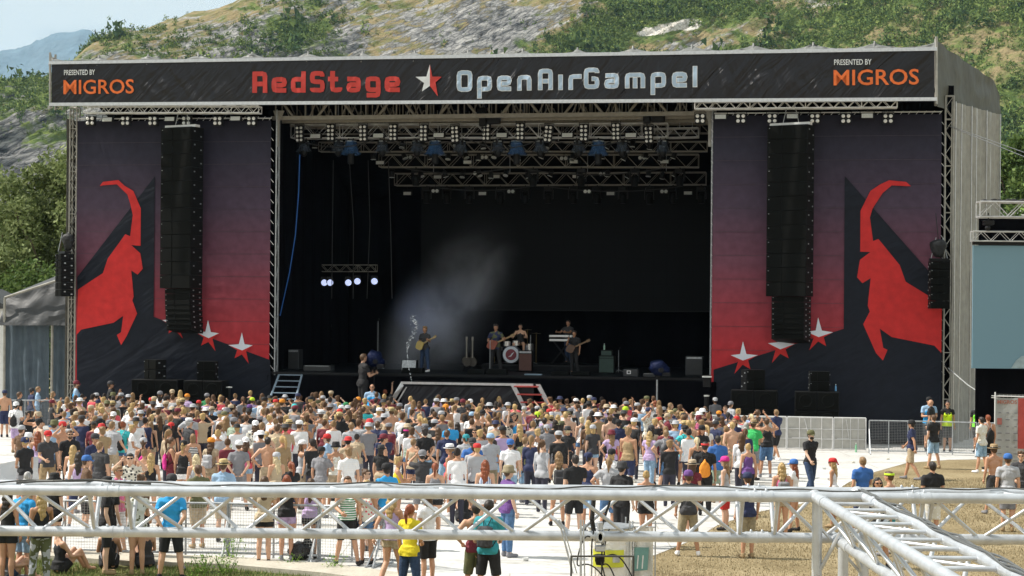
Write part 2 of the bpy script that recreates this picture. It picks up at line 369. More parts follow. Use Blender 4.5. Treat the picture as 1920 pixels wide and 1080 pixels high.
# far blue mountain
fx = np.array([-2400, -1750, -1700, -1620, -1560, -1500, -1420, -1350, -1100, -600]); fpy = np.array([72, 122, 102, 86, 74, 69, 73, 90, 110, 160])
NXf, NYf = 260, 90
KF = 2.6; Xf = np.linspace(-2500, -900, NXf)*KF; Yf = np.linspace(4300, 6800, NYf)*KF; FX, FY = np.meshgrid(Xf, Yf)
FX, FY = FX/KF, FY/KF; crest = (HZ-np.interp(FX, fx, fpy))/F*5600
FZ = crest*np.clip((FY-4200)/1400, 0, 1)-np.clip(FY-5700, 0, None)*.5+(ridge(FX/260, FY/420, 5, 91)-.6)*150*np.clip((FY-4300)/500, 0, 1); FX, FY, FZ = FX*KF, FY*KF, FZ*KF
M_far = mat('far_rock_haze_tint', (.05, .09, .12), .95, 0, .45, .004, 1, .01, 60)  # rock coloured blue to stand in for distance haze
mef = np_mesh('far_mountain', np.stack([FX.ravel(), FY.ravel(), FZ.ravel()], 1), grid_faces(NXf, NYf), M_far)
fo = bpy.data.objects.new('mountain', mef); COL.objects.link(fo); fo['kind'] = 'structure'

# scrub: thousands of small bushes covering the slope (uncountable)
M_scrub, nt, b = newmat('scrub_foliage'); b.inputs['Roughness'].default_value = .9; b.inputs['Specular IOR Level'].default_value = .1
gi = nod(nt, 'ShaderNodeNewGeometry'); cr = nod(nt, 'ShaderNodeValToRGB'); el = cr.color_ramp.elements
el[0].color = (.04, .075, .022, 1); el[1].color = (.27, .32, .09, 1); q = el.new(.5); q.color = (.115, .175, .048, 1)
nt.links.new(gi.outputs['Random Per Island'], cr.inputs[0]); nt.links.new(cr.outputs[0], b.inputs['Base Color'])
M_scrub2 = M_scrub.copy(); el2 = [n for n in M_scrub2.node_tree.nodes if n.type == 'VALTORGB'][0].color_ramp.elements; el2[0].color = (.028, .055, .02, 1); el2[1].color = (.07, .12, .038, 1); el2[2].color = (.17, .23, .07, 1)
rg = np.random.default_rng(3)
def tuft():
    g = np.random.default_rng(8); n = 44; d = g.standard_normal((n, 3)); d /= np.linalg.norm(d, axis=1)[:, None]; c = d*g.uniform(.3, 1, (n, 1)); a = g.standard_normal((n, 3)); a /= np.linalg.norm(a, axis=1)[:, None]; b = np.cross(a, d); b /= np.linalg.norm(b, axis=1)[:, None]
    s = g.uniform(.14, .28, (n, 1)); return np.stack([c-a*s, c+a*s, c+b*s*1.2], 1).reshape(-1, 3), np.arange(3*n).reshape(-1, 3)
def icos():
    bm = bmesh.new(); bmesh.ops.create_icosphere(bm, subdivisions=2, radius=1); v = np.array([q.co[:] for q in bm.verts]); f = np.array([[w.index for w in q.verts] for q in bm.faces]); bm.free(); return v, f
iv, ifc = tuft()
def scatter_bushes(name, N, xr, yr, size, dens, mt, kind='stuff'):
    x = rg.uniform(*xr, N); y = rg.uniform(*yr, N); z, rk = terr(x, y)
    px = 960+x/y*F; py = HZ-(z-CAMZ)/y*F
    gm = fbm(x/110+7, y/80, 4, 81)*.9+np.clip((x-60)/400, -.12, .16)-.12+.22*fbm(x/18, y/18, 3, 99)
    for a in ((1180, 50, 190, 42, -.35, .5), (1750, 220, 130, 80, .4, .3), (60, 220, 130, 70, .3, .20), (560, 70, 70, 30, 0, .25), (820, 60, 160, 60, 0, -.3), (1310, 75, 130, 22, -.1, -.5), (1235, 52, 80, 18, -.22, -.6), (1880, 330, 60, 80, 0, .3)):
        c_, s_ = math.cos(a[4]), math.sin(a[4]); dx = px-a[0]; dy = py-a[1]; gm = gm+a[5]*np.exp(-((dx*c_+dy*s_)/a[2])**2-((-dx*s_+dy*c_)/a[3])**2)
    keep = (rg.uniform(0, 1, N) < np.clip((gm-.46)*5*dens, .015, 1)) & (z > -1)
    x, y, z, gm = x[keep], y[keep], z[keep], gm[keep]; n = len(x)
    s = size*rg.lognormal(0, .45, n)*(.7+.6*np.clip(gm, 0, 1)); ang = rg.uniform(0, 6.28, n)
    vv = iv[None]*np.ones((n, 1, 1)); vv = vv*(1+.12*rg.standard_normal((n, len(iv), 1)))
    vv[..., 2] *= rg.uniform(.8, 1.5, (n, 1)); ca, sa = np.cos(ang)[:, None], np.sin(ang)[:, None]
    X_ = vv[..., 0]*ca-vv[..., 1]*sa; Y_ = vv[..., 0]*sa+vv[..., 1]*ca
    P = np.stack([X_*s[:, None]+x[:, None], Y_*s[:, None]+y[:, None], vv[..., 2]*s[:, None]+z[:, None]+.5*s[:, None]], -1).reshape(-1, 3)
    Fc = (ifc[None]+(np.arange(n)*len(iv))[:, None, None]).reshape(-1, 3)
    o = bpy.data.objects.new(name, np_mesh(name, P, Fc, mt)); COL.objects.link(o); o['kind'] = kind; return o
scatter_bushes('scrub', 120000, (-430, 460), (690, 1120), 1.25, .55, M_scrub)
scatter_bushes('scrub', 5200, (-430, 460), (700, 1120), 3.4, .30, M_scrub2)

# ground sheet, dry grass, pale floor
def ground_mat(name, cols, s1, s2, rough=.95, bump=.5, bs=12, bd=.03):
    m, nt, b = newmat(name); b.inputs['Roughness'].default_value = rough; b.inputs['Specular IOR Level'].default_value = .15
    tc = nod(nt, 'ShaderNodeTexCoord'); a = nod(nt, 'ShaderNodeTexNoise'); a.inputs['Scale'].default_value = s1; a.inputs['Detail'].default_value = 8; lnk(nt, tc.outputs['Object'], a.inputs[0])
    c = nod(nt, 'ShaderNodeTexNoise'); c.inputs['Scale'].default_value = s2; c.inputs['Detail'].default_value = 6; lnk(nt, tc.outputs['Object'], c.inputs[0])
    ad = nod(nt, 'ShaderNodeMath', operation='ADD'); lnk(nt, a.outputs[0], ad.inputs[0]); lnk(nt, c.outputs[0], ad.inputs[1])
    dv = nod(nt, 'ShaderNodeMath', operation='MULTIPLY'); dv.inputs[1].default_value = .5; lnk(nt, ad.outputs[0], dv.inputs[0])
    r = nod(nt, 'ShaderNodeValToRGB'); el = r.color_ramp.elements
    while len(el) < len(cols): el.new(.5)
    for q, (p, col) in zip(el, cols): q.position = p; q.color = col+(1,)
    lnk(nt, dv.outputs[0], r.inputs[0]); lnk(nt, r.outputs[0], b.inputs['Base Color'])
    bp = nod(nt, 'ShaderNodeBump'); bp.inputs['Strength'].default_value = bump; bp.inputs['Distance'].default_value = bd; n3 = nod(nt, 'ShaderNodeTexNoise'); n3.inputs['Scale'].default_value = bs; n3.inputs['Detail'].default_value = 5
    lnk(nt, tc.outputs['Object'], n3.inputs[0]); lnk(nt, n3.outputs[0], bp.inputs['Height']); lnk(nt, bp.outputs[0], b.inputs['Normal']); return m
M_field = ground_mat('field', [(.35, (.20, .18, .09)), (.5, (.28, .25, .14)), (.65, (.34, .29, .17))], .02, .5)
M_dry = ground_mat('dry_grass', [(.36, (.17, .13, .07)), (.47, (.26, .205, .115)), (.56, (.35, .28, .165)), (.68, (.44, .37, .24))], .5, 14, bump=.9, bs=30, bd=.04)
M_floor = ground_mat('pale_floor', [(.34, (.46, .45, .43)), (.46, (.57, .565, .55)), (.6, (.64, .635, .62))], .35, 6, .8, .25, 20, .01)
M_kerbs = ground_mat('kerb_concrete', [(.35, (.40, .37, .31)), (.6, (.55, .51, .43))], 2, 20, .9, .3, 40, .01)
M_green = ground_mat('lawn_soil', [(.35, (.07, .09, .03)), (.5, (.13, .13, .05)), (.65, (.22, .18, .08))], 1.2, 16)
m = MB().poly([(-15000, -200, -.02), (15000, -200, -.02), (15000, 20000, -.02), (-15000, 20000, -.02)]); structure('ground', m, M_field)
nt = M_floor.node_tree; b = nt.nodes['Principled BSDF']; src = b.inputs['Base Color'].links[0].from_socket; tc = nod(nt, 'ShaderNodeTexCoord')
n1 = nod(nt, 'ShaderNodeTexNoise'); n1.inputs['Scale'].default_value = .9; n1.inputs['Detail'].default_value = 10; n1.inputs['Roughness'].default_value = .7; mpf = nod(nt, 'ShaderNodeMapping'); mpf.inputs['Scale'].default_value = (.35, 1, 1); lnk(nt, tc.outputs['Object'], mpf.inputs[0]); lnk(nt, mpf.outputs[0], n1.inputs[0])
r1 = nod(nt, 'ShaderNodeValToRGB'); r1.color_ramp.elements[0].position = .36; r1.color_ramp.elements[0].color = (.52, .49, .44, 1); r1.color_ramp.elements[1].position = .47; r1.color_ramp.elements[1].color = (1, 1, 1, 1); lnk(nt, n1.outputs[0], r1.inputs[0])
bk = nod(nt, 'ShaderNodeTexBrick'); bk.inputs['Scale'].default_value = 1; bk.inputs['Brick Width'].default_value = 3.4; bk.inputs['Row Height'].default_value = 2.3; bk.inputs['Mortar Size'].default_value = .018; bk.inputs['Color1'].default_value = (1, 1, 1, 1); bk.inputs['Color2'].default_value = (.95, .95, .94, 1); bk.inputs['Mortar'].default_value = (.62, .60, .56, 1); lnk(nt, tc.outputs['Object'], bk.inputs[0])
m1 = nod(nt, 'ShaderNodeMixRGB'); m1.blend_type = 'MULTIPLY'; m1.inputs[0].default_value = .75; lnk(nt, src, m1.inputs[1]); lnk(nt, r1.outputs[0], m1.inputs[2]); m2 = nod(nt, 'ShaderNodeMixRGB'); m2.blend_type = 'MULTIPLY'; m2.inputs[0].default_value = .8; lnk(nt, m1.outputs[0], m2.inputs[1]); lnk(nt, bk.outputs[0], m2.inputs[2]); lnk(nt, m2.outputs[0], b.inputs['Base Color'])
def gp(px, py, z=0): p = ground(px, py); return Vector((p.x, p.y, z))
floor = [(-200, 1035), (0, 1030), (230, 1046), (420, 1052), (620, 1066), (800, 1090), (1075, 1100), (1150, 1058), (1230, 1040), (1300, 1012), (1345, 985), (1420, 960), (1500, 945), (1560, 925), (1590, 905), (1640, 885), (1700, 868), (1780, 862), (1860, 861), (2050, 866), (2050, 800), (-200, 790)]
m = MB().poly([gp(x, y, 0) for x, y in floor]); structure('pavement', m, M_floor)
m = MB().poly([(-40, -60, -.006), (60, -60, -.006), (60, 75, -.006), (-3, 75, -.006), (-3, 12, -.006), (-40, 12, -.006)]); structure('dirt', m, M_dry)
ln = [(-300, 1046), (0, 1044), (230, 1060), (420, 1066), (560, 1075), (700, 1093), (760, 1110), (760, 1400), (-600, 1400)]
m = MB().poly([gp(x, y, -.004) for x, y in ln]); structure('lawn', m, M_green)
kb = [(-300, 1030), (0, 1028), (230, 1045), (420, 1051), (620, 1065), (800, 1089)]; kb2 = [(-300, 1046), (0, 1044), (230, 1060), (420, 1066), (600, 1082), (800, 1108)]
m = MB()
for (a, b_), (c, d) in zip(zip(kb, kb[1:]), zip(kb2, kb2[1:])):
    P = [gp(*a, .09), gp(*b_, .09), gp(*d, .09), gp(*c, .09)]; m.slab(P, (0, 0, -.15))
structure('kerb', m, M_kerbs)
# loose stones and clods at the edge of the dirt + grass blades
M_blade, nt, b = newmat('grass_blades'); b.inputs['Roughness'].default_value = .8
gi = nod(nt, 'ShaderNodeNewGeometry'); cr = nod(nt, 'ShaderNodeValToRGB'); el = cr.color_ramp.elements; el[0].color = (.09, .17, .03, 1); el[1].color = (.36, .30, .13, 1); q = el.new(.6); q.color = (.16, .22, .05, 1)
nt.links.new(gi.outputs['Random Per Island'], cr.inputs[0]); nt.links.new(cr.outputs[0], b.inputs['Base Color'])
M_straw, nt, b = newmat('straw_blades'); b.inputs['Roughness'].default_value = .85
gi = nod(nt, 'ShaderNodeNewGeometry'); cr = nod(nt, 'ShaderNodeValToRGB'); el = cr.color_ramp.elements; el[0].color = (.18, .14, .07, 1); el[1].color = (.49, .42, .27, 1); q = el.new(.5); q.color = (.33, .265, .155, 1)
nt.links.new(gi.outputs['Random Per Island'], cr.inputs[0]); nt.links.new(cr.outputs[0], b.inputs['Base Color'])
def inpoly(x, y, poly):
    c = np.zeros(len(x), bool); n = len(poly)
    for i in range(n):
        x1, y1 = poly[i]; x2, y2 = poly[i-1]
        k = ((y1 > y) != (y2 > y)) & (x < (x2-x1)*(y-y1)/(y2-y1+1e-9)+x1); c ^= k
    return c
def blades(name, N, xr, yr, poly, notpoly, hmin, hmax, w, mt, z0):
    x = rg.uniform(*xr, N); y = rg.uniform(*yr, N); k = inpoly(x, y, poly)
    if notpoly is not None: k &= ~inpoly(x, y, notpoly)
    pn = fbm(x/.8, y/.8, 3, 7); k &= pn > .3; x, y, pn = x[k], y[k], pn[k]; n = len(x)
    h = rg.uniform(hmin, hmax, n)*(.5+pn); an = rg.uniform(0, 6.28, n); ln_ = rg.uniform(.2, 1.2, n)
    dx, dy = np.cos(an)*w, np.sin(an)*w
    P = np.stack([np.stack([x-dx, y-dy, x*0+z0], 1), np.stack([x+dx, y+dy, x*0+z0], 1), np.stack([x+dy*ln_*h/w*.5, y-dx*ln_*h/w*.5, z0+h], 1)], 1).reshape(-1, 3)
    o = bpy.data.objects.new(name, np_mesh(name, P, np.arange(3*n).reshape(-1, 3), mt)); COL.objects.link(o); o['kind'] = 'stuff'; return o
fl_xy = [tuple(gp(x, y)[:2]) for x, y in floor]; ln_xy = [tuple(gp(x, y)[:2]) for x, y in ln]
blades('grass', 90000, (-13, -1), (24, 34), ln_xy, None, .03, .09, .007, M_blade, -.004)
blades('straw', 150000, (.5, 22), (26, 52), [(.5, 26), (22, 26), (22, 52), (.5, 52)], fl_xy, .015, .05, .008, M_straw, -.006)

# trees
M_bark = mat('bark', (.10, .075, .05), .9, 0, .3, 8, .6, 20, .02)
def leafmat(name, c0, c1, c2):
    m, nt, b = newmat(name); b.inputs['Roughness'].default_value = .75; b.inputs['Specular IOR Level'].default_value = .25
    gi = nod(nt, 'ShaderNodeNewGeometry'); cr = nod(nt, 'ShaderNodeValToRGB'); el = cr.color_ramp.elements; el[0].color = c0+(1,); el[1].color = c2+(1,); q = el.new(.5); q.color = c1+(1,)
    nt.links.new(gi.outputs['Random Per Island'], cr.inputs[0]); nt.links.new(cr.outputs[0], b.inputs['Base Color'])
    tr = nod(nt, 'ShaderNodeBsdfTranslucent'); ms = nod(nt, 'ShaderNodeMixShader'); ms.inputs[0].default_value = .3; nt.links.new(cr.outputs[0], tr.inputs[0])
    out = nt.nodes['Material Output']; nt.links.new(b.outputs[0], ms.inputs[1]); nt.links.new(tr.outputs[0], ms.inputs[2]); nt.links.new(ms.outputs[0], out.inputs[0]); return m
M_willow = leafmat('willow_leaves', (.07, .10, .03), (.165, .21, .075), (.31, .36, .16))
M_leafdark = leafmat('dark_leaves', (.04, .075, .02), (.09, .15, .04), (.18, .25, .075))
def tree(name, label, x, y, h, r, mt, nl=14000, leaf=.16, seed=1, group=None, low=.0):
    t = thing(name, label, 'tree', (x, y, 0), group=group); R_ = random.Random(seed); m = MB(); g = np.random.default_rng(seed)
    th = h*(.3+low*.1); m.tube((x, y, -.1), (x+.1, y, th), h*.025, 8, r2=h*.017); tips = []
    for k in range(9):
        an = k*2.4+R_.random(); e = Vector((math.cos(an)*r*.55, math.sin(an)*r*.55, h*(.45+.4*R_.random()))); mid = Vector((x, y, th*.8))+Vector((e.x*.45, e.y*.45, (e.z-th)*.6))
        m.tube((x+.05, y, th*R_.uniform(.6, 1)), mid, h*.011, 6, r2=h*.007); m.tube(mid, (x+e.x, y+e.y, e.z), h*.007, 5, r2=h*.003)
    part(t, 'trunk', m, M_bark, 'auto')
    nc = 46; cc = []
    for k in range(nc):
        an = R_.random()*6.28; zz = R_.uniform(.16 if low else .34, .97); rad = r*math.sqrt(max(.05, 1-((zz-.52)/.52)**2))*R_.uniform(.25, .95)
        cc.append((x+math.cos(an)*rad, y+math.sin(an)*rad, zz*h, r*R_.uniform(.20, .42)))
    cc = np.array(cc); idx = g.integers(0, nc, nl); d = g.standard_normal((nl, 3)); d /= np.linalg.norm(d, axis=1)[:, None]; d *= (g.uniform(.35, 1.08, (nl, 1)))**.6
    c = cc[idx, :3]+d*cc[idx, 3:4]*np.array([1, 1, .85]); a = g.standard_normal((nl, 3)); a /= np.linalg.norm(a, axis=1)[:, None]; b2 = np.cross(a, g.standard_normal((nl, 3))); b2 /= np.linalg.norm(b2, axis=1)[:, None]
    s = leaf*g.uniform(.6, 1.4, (nl, 1)); P = np.stack([c-a*s, c+b2*s*.45, c+a*s, c-b2*s*.45], 1).reshape(-1, 3)-np.array([[x, y, 0]])
    P[:, 2] = np.maximum(P[:, 2], .05)
    o = bpy.data.objects.new('crown', np_mesh('crown', P, np.arange(4*nl).reshape(-1, 4), mt)); COL.objects.link(o); o.parent = t
    return t
def tx(px, d): return (px-960)/F*d
tg = 'willow trees behind the side tent'
tree('willow_tree', 'tall pale willow standing against the stage edge, rightmost of the willows', tx(112, 92), 92, 13.0, 4.2, M_willow, 26000, .15, 11, tg, 1)
tree('willow_tree', 'broad pale willow in the middle of the left tree group', tx(62, 97), 97, 12.6, 4.6, M_willow, 26000, .15, 12, tg, 1)
tree('willow_tree', 'pale willow at the far left edge of the picture', tx(0, 94), 94, 11.4, 4.4, M_willow, 24000, .15, 13, tg, 1)
tree('willow_tree', 'low darker willow bush just behind the tent roof', tx(40, 86), 86, 6.5, 3.6, M_leafdark, 14000, .13, 14, tg, 1)
tree('leafy_tree', 'dense dark green tree standing right behind the stage side wall', tx(1925, 150), 150, 21.2, 4.6, M_leafdark, 26000, .24, 15, None, 1)
tree('leafy_tree', 'small round green tree above the side screen truss', tx(1893, 175), 175, 14.5, 2.2, M_leafdark, 9000, .2, 16, None, 1)
# meadow bank behind right and little house
p = at(1900, 352, 185)
t = thing('house', 'small chalet with grey roof half hidden among trees above the side screen', 'house', (tx(1912, 178), 178, 0))
bx_, by_ = tx(1915, 178), 178; zz = 15.2
m = MB().box((bx_, by_, zz/2), (2.6, 5, zz)); part(t, 'wall', m, mat('chalet_wall', (.35, .3, .26), .8)); m = MB()
m.slab([(bx_-1.8, by_-2.8, zz-.3), (bx_+1.8, by_-2.8, zz-.3), (bx_+1.6, by_+2.8, zz+.9), (bx_-1.6, by_+2.8, zz+.9)], (0, 0, .2)); part(t, 'roof', m, M_alu_dull)
m = MB().box((bx_-.4, by_-2.52, zz-.9), (.7, .06, .7)); part(t, 'window', m, M_black)
NXm, NYm = 60, 30
Xm = np.linspace(40, 90, NXm); Ym = np.linspace(150, 330, NYm); MX, MY = np.meshgrid(Xm, Ym); MZ = np.clip((MY-155)/150, 0, 1)**1*34+(fbm(MX/8, MY/14, 4, 5)-.5)*2-np.clip(48-MX, 0, 10)*2
M_meadow = ground_mat('meadow', [(.35, (.10, .17, .04)), (.5, (.16, .25, .06)), (.65, (.22, .30, .09))], .1, 1)
mo = bpy.data.objects.new('hillside_meadow', np_mesh('hillside_meadow', np.stack([MX.ravel(), MY.ravel(), MZ.ravel()], 1), grid_faces(NXm, NYm), M_meadow, True)); COL.objects.link(mo); mo['kind'] = 'structure'
# ================================================================== THE STAGE
def cloth_mat(name, col, rough=.7, var=.12, wr=.6, spec=.3, stretch=(1, 1, .35), scale=1.3, dist=.12, rot=(0, .5, 0)):
    m, nt, b = newmat(name); b.inputs['Roughness'].default_value = rough; b.inputs['Specular IOR Level'].default_value = spec
    tc = nod(nt, 'ShaderNodeTexCoord'); mpr = nod(nt, 'ShaderNodeMapping'); mpr.inputs['Rotation'].default_value = rot; lnk(nt, tc.outputs['Object'], mpr.inputs[0])
    mp = nod(nt, 'ShaderNodeMapping'); mp.inputs['Scale'].default_value = stretch; lnk(nt, mpr.outputs[0], mp.inputs[0])
    nz = nod(nt, 'ShaderNodeTexNoise'); nz.inputs['Scale'].default_value = scale; nz.inputs['Detail'].default_value = 3.5; nz.inputs['Distortion'].default_value = .8
    lnk(nt, mp.outputs[0], nz.inputs[0])
    bp = nod(nt, 'ShaderNodeBump'); bp.inputs['Strength'].default_value = wr; bp.inputs['Distance'].default_value = dist
    lnk(nt, nz.outputs[0], bp.inputs['Height']); lnk(nt, bp.outputs[0], b.inputs['Normal'])
    n2 = nod(nt, 'ShaderNodeTexNoise'); n2.inputs['Scale'].default_value = 3; n2.inputs['Detail'].default_value = 8
    lnk(nt, tc.outputs['Object'], n2.inputs[0])
    mr = nod(nt, 'ShaderNodeMapRange'); mr.inputs['From Min'].default_value = .3; mr.inputs['From Max'].default_value = .7; mr.inputs['To Min'].default_value = 1-var; mr.inputs['To Max'].default_value = 1+var
    lnk(nt, n2.outputs[0], mr.inputs[0])
    sc = nod(nt, 'ShaderNodeVectorMath', operation='SCALE'); sc.inputs[0].default_value = col[:3]; lnk(nt, mr.outputs[0], sc.inputs['Scale'])
    lnk(nt, sc.outputs[0], b.inputs['Base Color'])
    return m, nt, b, sc
M_fascia = cloth_mat('fascia_vinyl', (.009, .009, .014), .42, .2, 1.0, .42, (1.8, 1, .30), 1.1, .22, (0, -.75, 0))[0]
M_red = cloth_mat('printed_red', (.55, .045, .035), .5, .08, .5, .4, (1.8, 1, .30), 1.1, .10, (0, -.75, 0))[0]
M_orange = cloth_mat('printed_orange', (.78, .16, .03), .5, .08, .5, .4, (1.8, 1, .30), 1.1, .10, (0, -.75, 0))[0]
M_pwhite = cloth_mat('printed_white', (.72, .74, .76), .5, .08, .4, .4, (1.8, 1, .30), 1.1, .10, (0, -.75, 0))[0]
M_pblue = cloth_mat('printed_pale_blue', (.38, .50, .64), .5, .08, .4, .4, (1.8, 1, .30), 1.1, .10, (0, -.75, 0))[0]
M_tarp = cloth_mat('grey_pvc_tarp', (.17, .175, .17), .5, .12, .7, .4, (2, 2, .4), 1.0, .1, (0, .4, 0))[0]
M_tarp_side = cloth_mat('grey_side_tarp', (.30, .29, .26), .6, .15, .8, .3, (2.2, 2.2, .25), 1.2, .08, (0, .15, 0))[0]
M_tarp_flap = cloth_mat('olive_grey_roof_flap', (.085, .083, .065), .6, .15, .7, .3, (1, 1, .6), .9, .1, (.4, .4, 0))[0]
M_bdark = cloth_mat('banner_dark_print', (.012, .015, .024), .55, .15, 1.0, .16, (1.6, 1, .4), .8, .13, (0, -.95, 0))[0]
M_bred = cloth_mat('banner_red_print', (.56, .035, .035), .65, .12, .9, .15, (1, 1, 1), .9, .04, (0, .2, 0))[0]
M_bwhite = cloth_mat('banner_star_white', (.72, .76, .85), .6, .04, .2, .3, (1, 1, 1), .9, .04, (0, .2, 0))[0]
# banner ground: printed gradient, dark violet above, red below
M_banner, nt, b, sc = cloth_mat('banner_gradient_print', (.1, .1, .1), .65, .14, .9, .14, (1, 1, .6), .9, .05, (0, .3, 0))
gtc = nod(nt, 'ShaderNodeTexCoord'); gsx = nod(nt, 'ShaderNodeSeparateXYZ'); lnk(nt, gtc.outputs['Object'], gsx.inputs[0])
gmr = nod(nt, 'ShaderNodeMapRange'); gmr.inputs['From Min'].default_value = 2.0; gmr.inputs['From Max'].default_value = 13.0
lnk(nt, gsx.outputs['Z'], gmr.inputs[0])
gcr = nod(nt, 'ShaderNodeValToRGB'); e = gcr.color_ramp.elements
e[0].position = .02; e[0].color = (.52, .03, .035, 1); e[1].position = .98; e[1].color = (.016, .016, .026, 1)
for pos, c in ((.22, (.33, .045, .06)), (.42, (.16, .06, .09)), (.62, (.075, .052, .082)), (.82, (.036, .034, .054))):
    q = e.new(pos); q.color = c+(1,)
lnk(nt, gmr.outputs[0], gcr.inputs[0]); lnk(nt, gcr.outputs[0], sc.inputs[0])

def truss_box(mb, A, B, w=.5, h=.5, r=.03, rd=.015, bay=None, up=(0, 0, 1), n=6, ends=True, faces='fbtu'):
    """box truss from A to B (centre line)"""
    A = Vector(A); B = Vector(B); d = (B-A); L = d.length; d.normalize(); up = Vector(up); sd_ = d.cross(up).normalized(); up = sd_.cross(d)
    bay = bay or h; nb = max(2, int(round(L/bay))); c = lambda i, a, e: A+d*(L*i/nb)+sd_*(a*w/2)+up*(e*h/2)
    for a in (-1, 1):
        for e in (-1, 1): mb.tube(c(0, a, e), c(nb, a, e), r, n)
    for a in (-1, 1):
        for i in range(nb):
            e = 1 if i % 2 else -1; mb.tube(c(i, a, e), c(i+1, a, -e), rd, 5, cap=False)
    if 't' in faces:
        for i in range(nb):
            e = 1 if i % 2 else -1
            mb.tube(c(i, e, 1), c(i+1, -e, 1), rd, 4, cap=False); mb.tube(c(i, e, -1), c(i+1, -e, -1), rd, 4, cap=False)
    if ends:
        st = max(1, int(round(2.0/bay)))
        for i in list(range(0, nb, st))+[nb]:
            for a in (-1, 1): mb.tube(c(i, a, -1), c(i, a, 1), rd*1.2, 5, cap=False)
            for e in (-1, 1): mb.tube(c(i, -1, e), c(i, 1, e), rd*1.2, 5, cap=False)
    return mb
VF = -1.5
stage = thing('festival_stage', 'huge covered open air festival stage with grey tarpaulin roof and dark lettered fascia', 'stage', (18, 0, 0), MST)
zt0_ = 12.6
uL, uR = S(143, 450, 0).x, S(1766, 450, 0).x
oL, oR = S(513, 450, 0).x, S(1336, 450, 0).x
DECKZ = 2.45; BACK = 13.0
# --- fascia
def fp(px, f, off=0):        # f: 0 bottom rail .. 1 top rail at pixel column px
    yt = 118+(92-118)*(px-95)/1660; yb = 196+(186-196)*(px-95)/1660
    return S(px, yb+(yt-yb)*f, VF-off)
def wrinkle(px, f):
    x = px*.022+f*1.1*math.sin(px*.004+1); k = mnoise.noise(Vector((x*2.6+f*1.5, f*1.3, 3)))+.5*mnoise.noise(Vector((x*7+f*3.0*math.sin(px*.006), f*1.6, 8))); amp = .55+.45*mnoise.noise(Vector((px*.006, 0, 2)))
    q = .3 if px < 262 or px > 1550 else 1.0
    return .10*q*k*amp*(.4+.6*math.sin(PI*min(1, .15+f*.85)))
m = MB().grid(lambda a, b_: fp(97+1655*a, .03+.94*b_)+Vector((0, wrinkle(97+1655*a, b_)-.02*math.sin(b_*PI), 0)), 1100, 14)
part(stage, 'fascia_banner', m, M_fascia, True)
fas = stage.children[0] if False else bpy.data.objects['fascia_banner']
m = MB()
for f in (0, 1):
    a, b_ = fp(93, f), fp(1757, f); m.box((a+b_)/2, ((b_-a).length, .12, .13), M=Matrix.Rotation(-math.atan2(b_.z-a.z, b_.x-a.x), 3, 'Y'))
part(stage, 'fascia_rail', m, M_alu)
for px in (94, 1756):
    m = MB(); m.tube(fp(px, -.1), fp(px, 1.25), .05); m.tube(fp(px, -.1)+Vector((0, .5, 0)), fp(px, 1.25)+Vector((0, .5, 0)), .05)
    for k in range(7): m.tube(fp(px, -.05+k*.19), fp(px, .04+k*.19)+Vector((0, .5, 0)), .02, 5)
    part(stage, 'fascia_end_ladder', m, M_alu_dull)
# scalloped tarp above the top rail
peaks = [(95, 104), (185, 105), (278, 103), (372, 101), (473, 99), (578, 98), (680, 98), (778, 97), (878, 95), (980, 93), (1083, 91), (1187, 88), (1298, 85), (1413, 83), (1525, 81), (1640, 79), (1755, 77)]
def scal(px):
    for (x0, y0), (x1, y1) in zip(peaks, peaks[1:]):
        if px <= x1: break
    t = (px-x0)/(x1-x0); return y0+(y1-y0)*t+11.5*(4*t*(1-t))**.75, t
def tarp_fn(a, b_):
    px = 95+1660*a; y, t = scal(px); yr = 114+(89-114)*a
    p = S(px, yr+(y-yr)*b_, VF+.12+.35*b_)
    p.y += .10*mnoise.noise(Vector((px*.09, b_*2, 1)))*(1+b_) - .12*(1-abs(2*t-1))*b_
    return p
m = MB().grid(tarp_fn, 400, 5)
def roof_fn(a, b_):
    px = 95+1660*a; y, t = scal(px); p0 = S(px, y, VF+.47); v = p0.y+(BACK+1-p0.y)*b_
    z = p0.z-.04*b_-(b_**1.15)*4.6*1.0+(.12*math.sin(PI*t)*b_*(1-b_))
    return Vector((p0.x, v, z))
m.grid(roof_fn, 340, 12)
part(stage, 'roof_tarpaulin', m, M_tarp, True)
m = MB()
for (px, py) in peaks:
    m.tube(S(px, py+16, VF+.25), S(px, py-1, VF+.45), .045); m.tube(S(px-3, py+18, VF), S(px, py+3, VF+.40), .03)
part(stage, 'tarpaulin_post', m, M_tarp)
# soffit behind the fascia (dark, closes the roof box from below at the front) and underside
m = MB().grid(lambda a, b_: roof_fn(.004+.992*a, .02+.97*b_)-Vector((0, 0, .35)), 60, 10); part(stage, 'ceiling_cloth', m, M_blackcloth, True)
# --- side flap and flared side wall on the right
A = [S(1757, 78, VF), S(1875, 160, BACK-1), S(1875, 236, BACK-1), S(1757, 200, VF)]
def flap(a, b_):
    top = A[0].lerp(A[1], a)-Vector((0, 0, .5*max(0, (a-.88)/.12)**2)); bot = A[3].lerp(A[2], a)
    p = bot.lerp(top, b_); p.x += .10*mnoise.noise(Vector((a*9, b_*3, 5))); return p
m = MB().grid(flap, 40, 16); part(stage, 'roof_side_flap', m, M_tarp_flap, True)
B = [S(1784, 190, .4), S(1874, 215, BACK-2)]; Bb = [S(1784, 740, .4), S(1874, 700, BACK-2)]
def sidew(a, b_):
    z = 0+(B[0].z+(B[1].z-B[0].z)*a)*b_; x = B[0].x+(B[1].x-B[0].x)*a
    return Vector((x+.07*math.sin(a*60)+.05*mnoise.noise(Vector((a*14, z*.5, 2))), B[0].y+(B[1].y-B[0].y)*a, z))
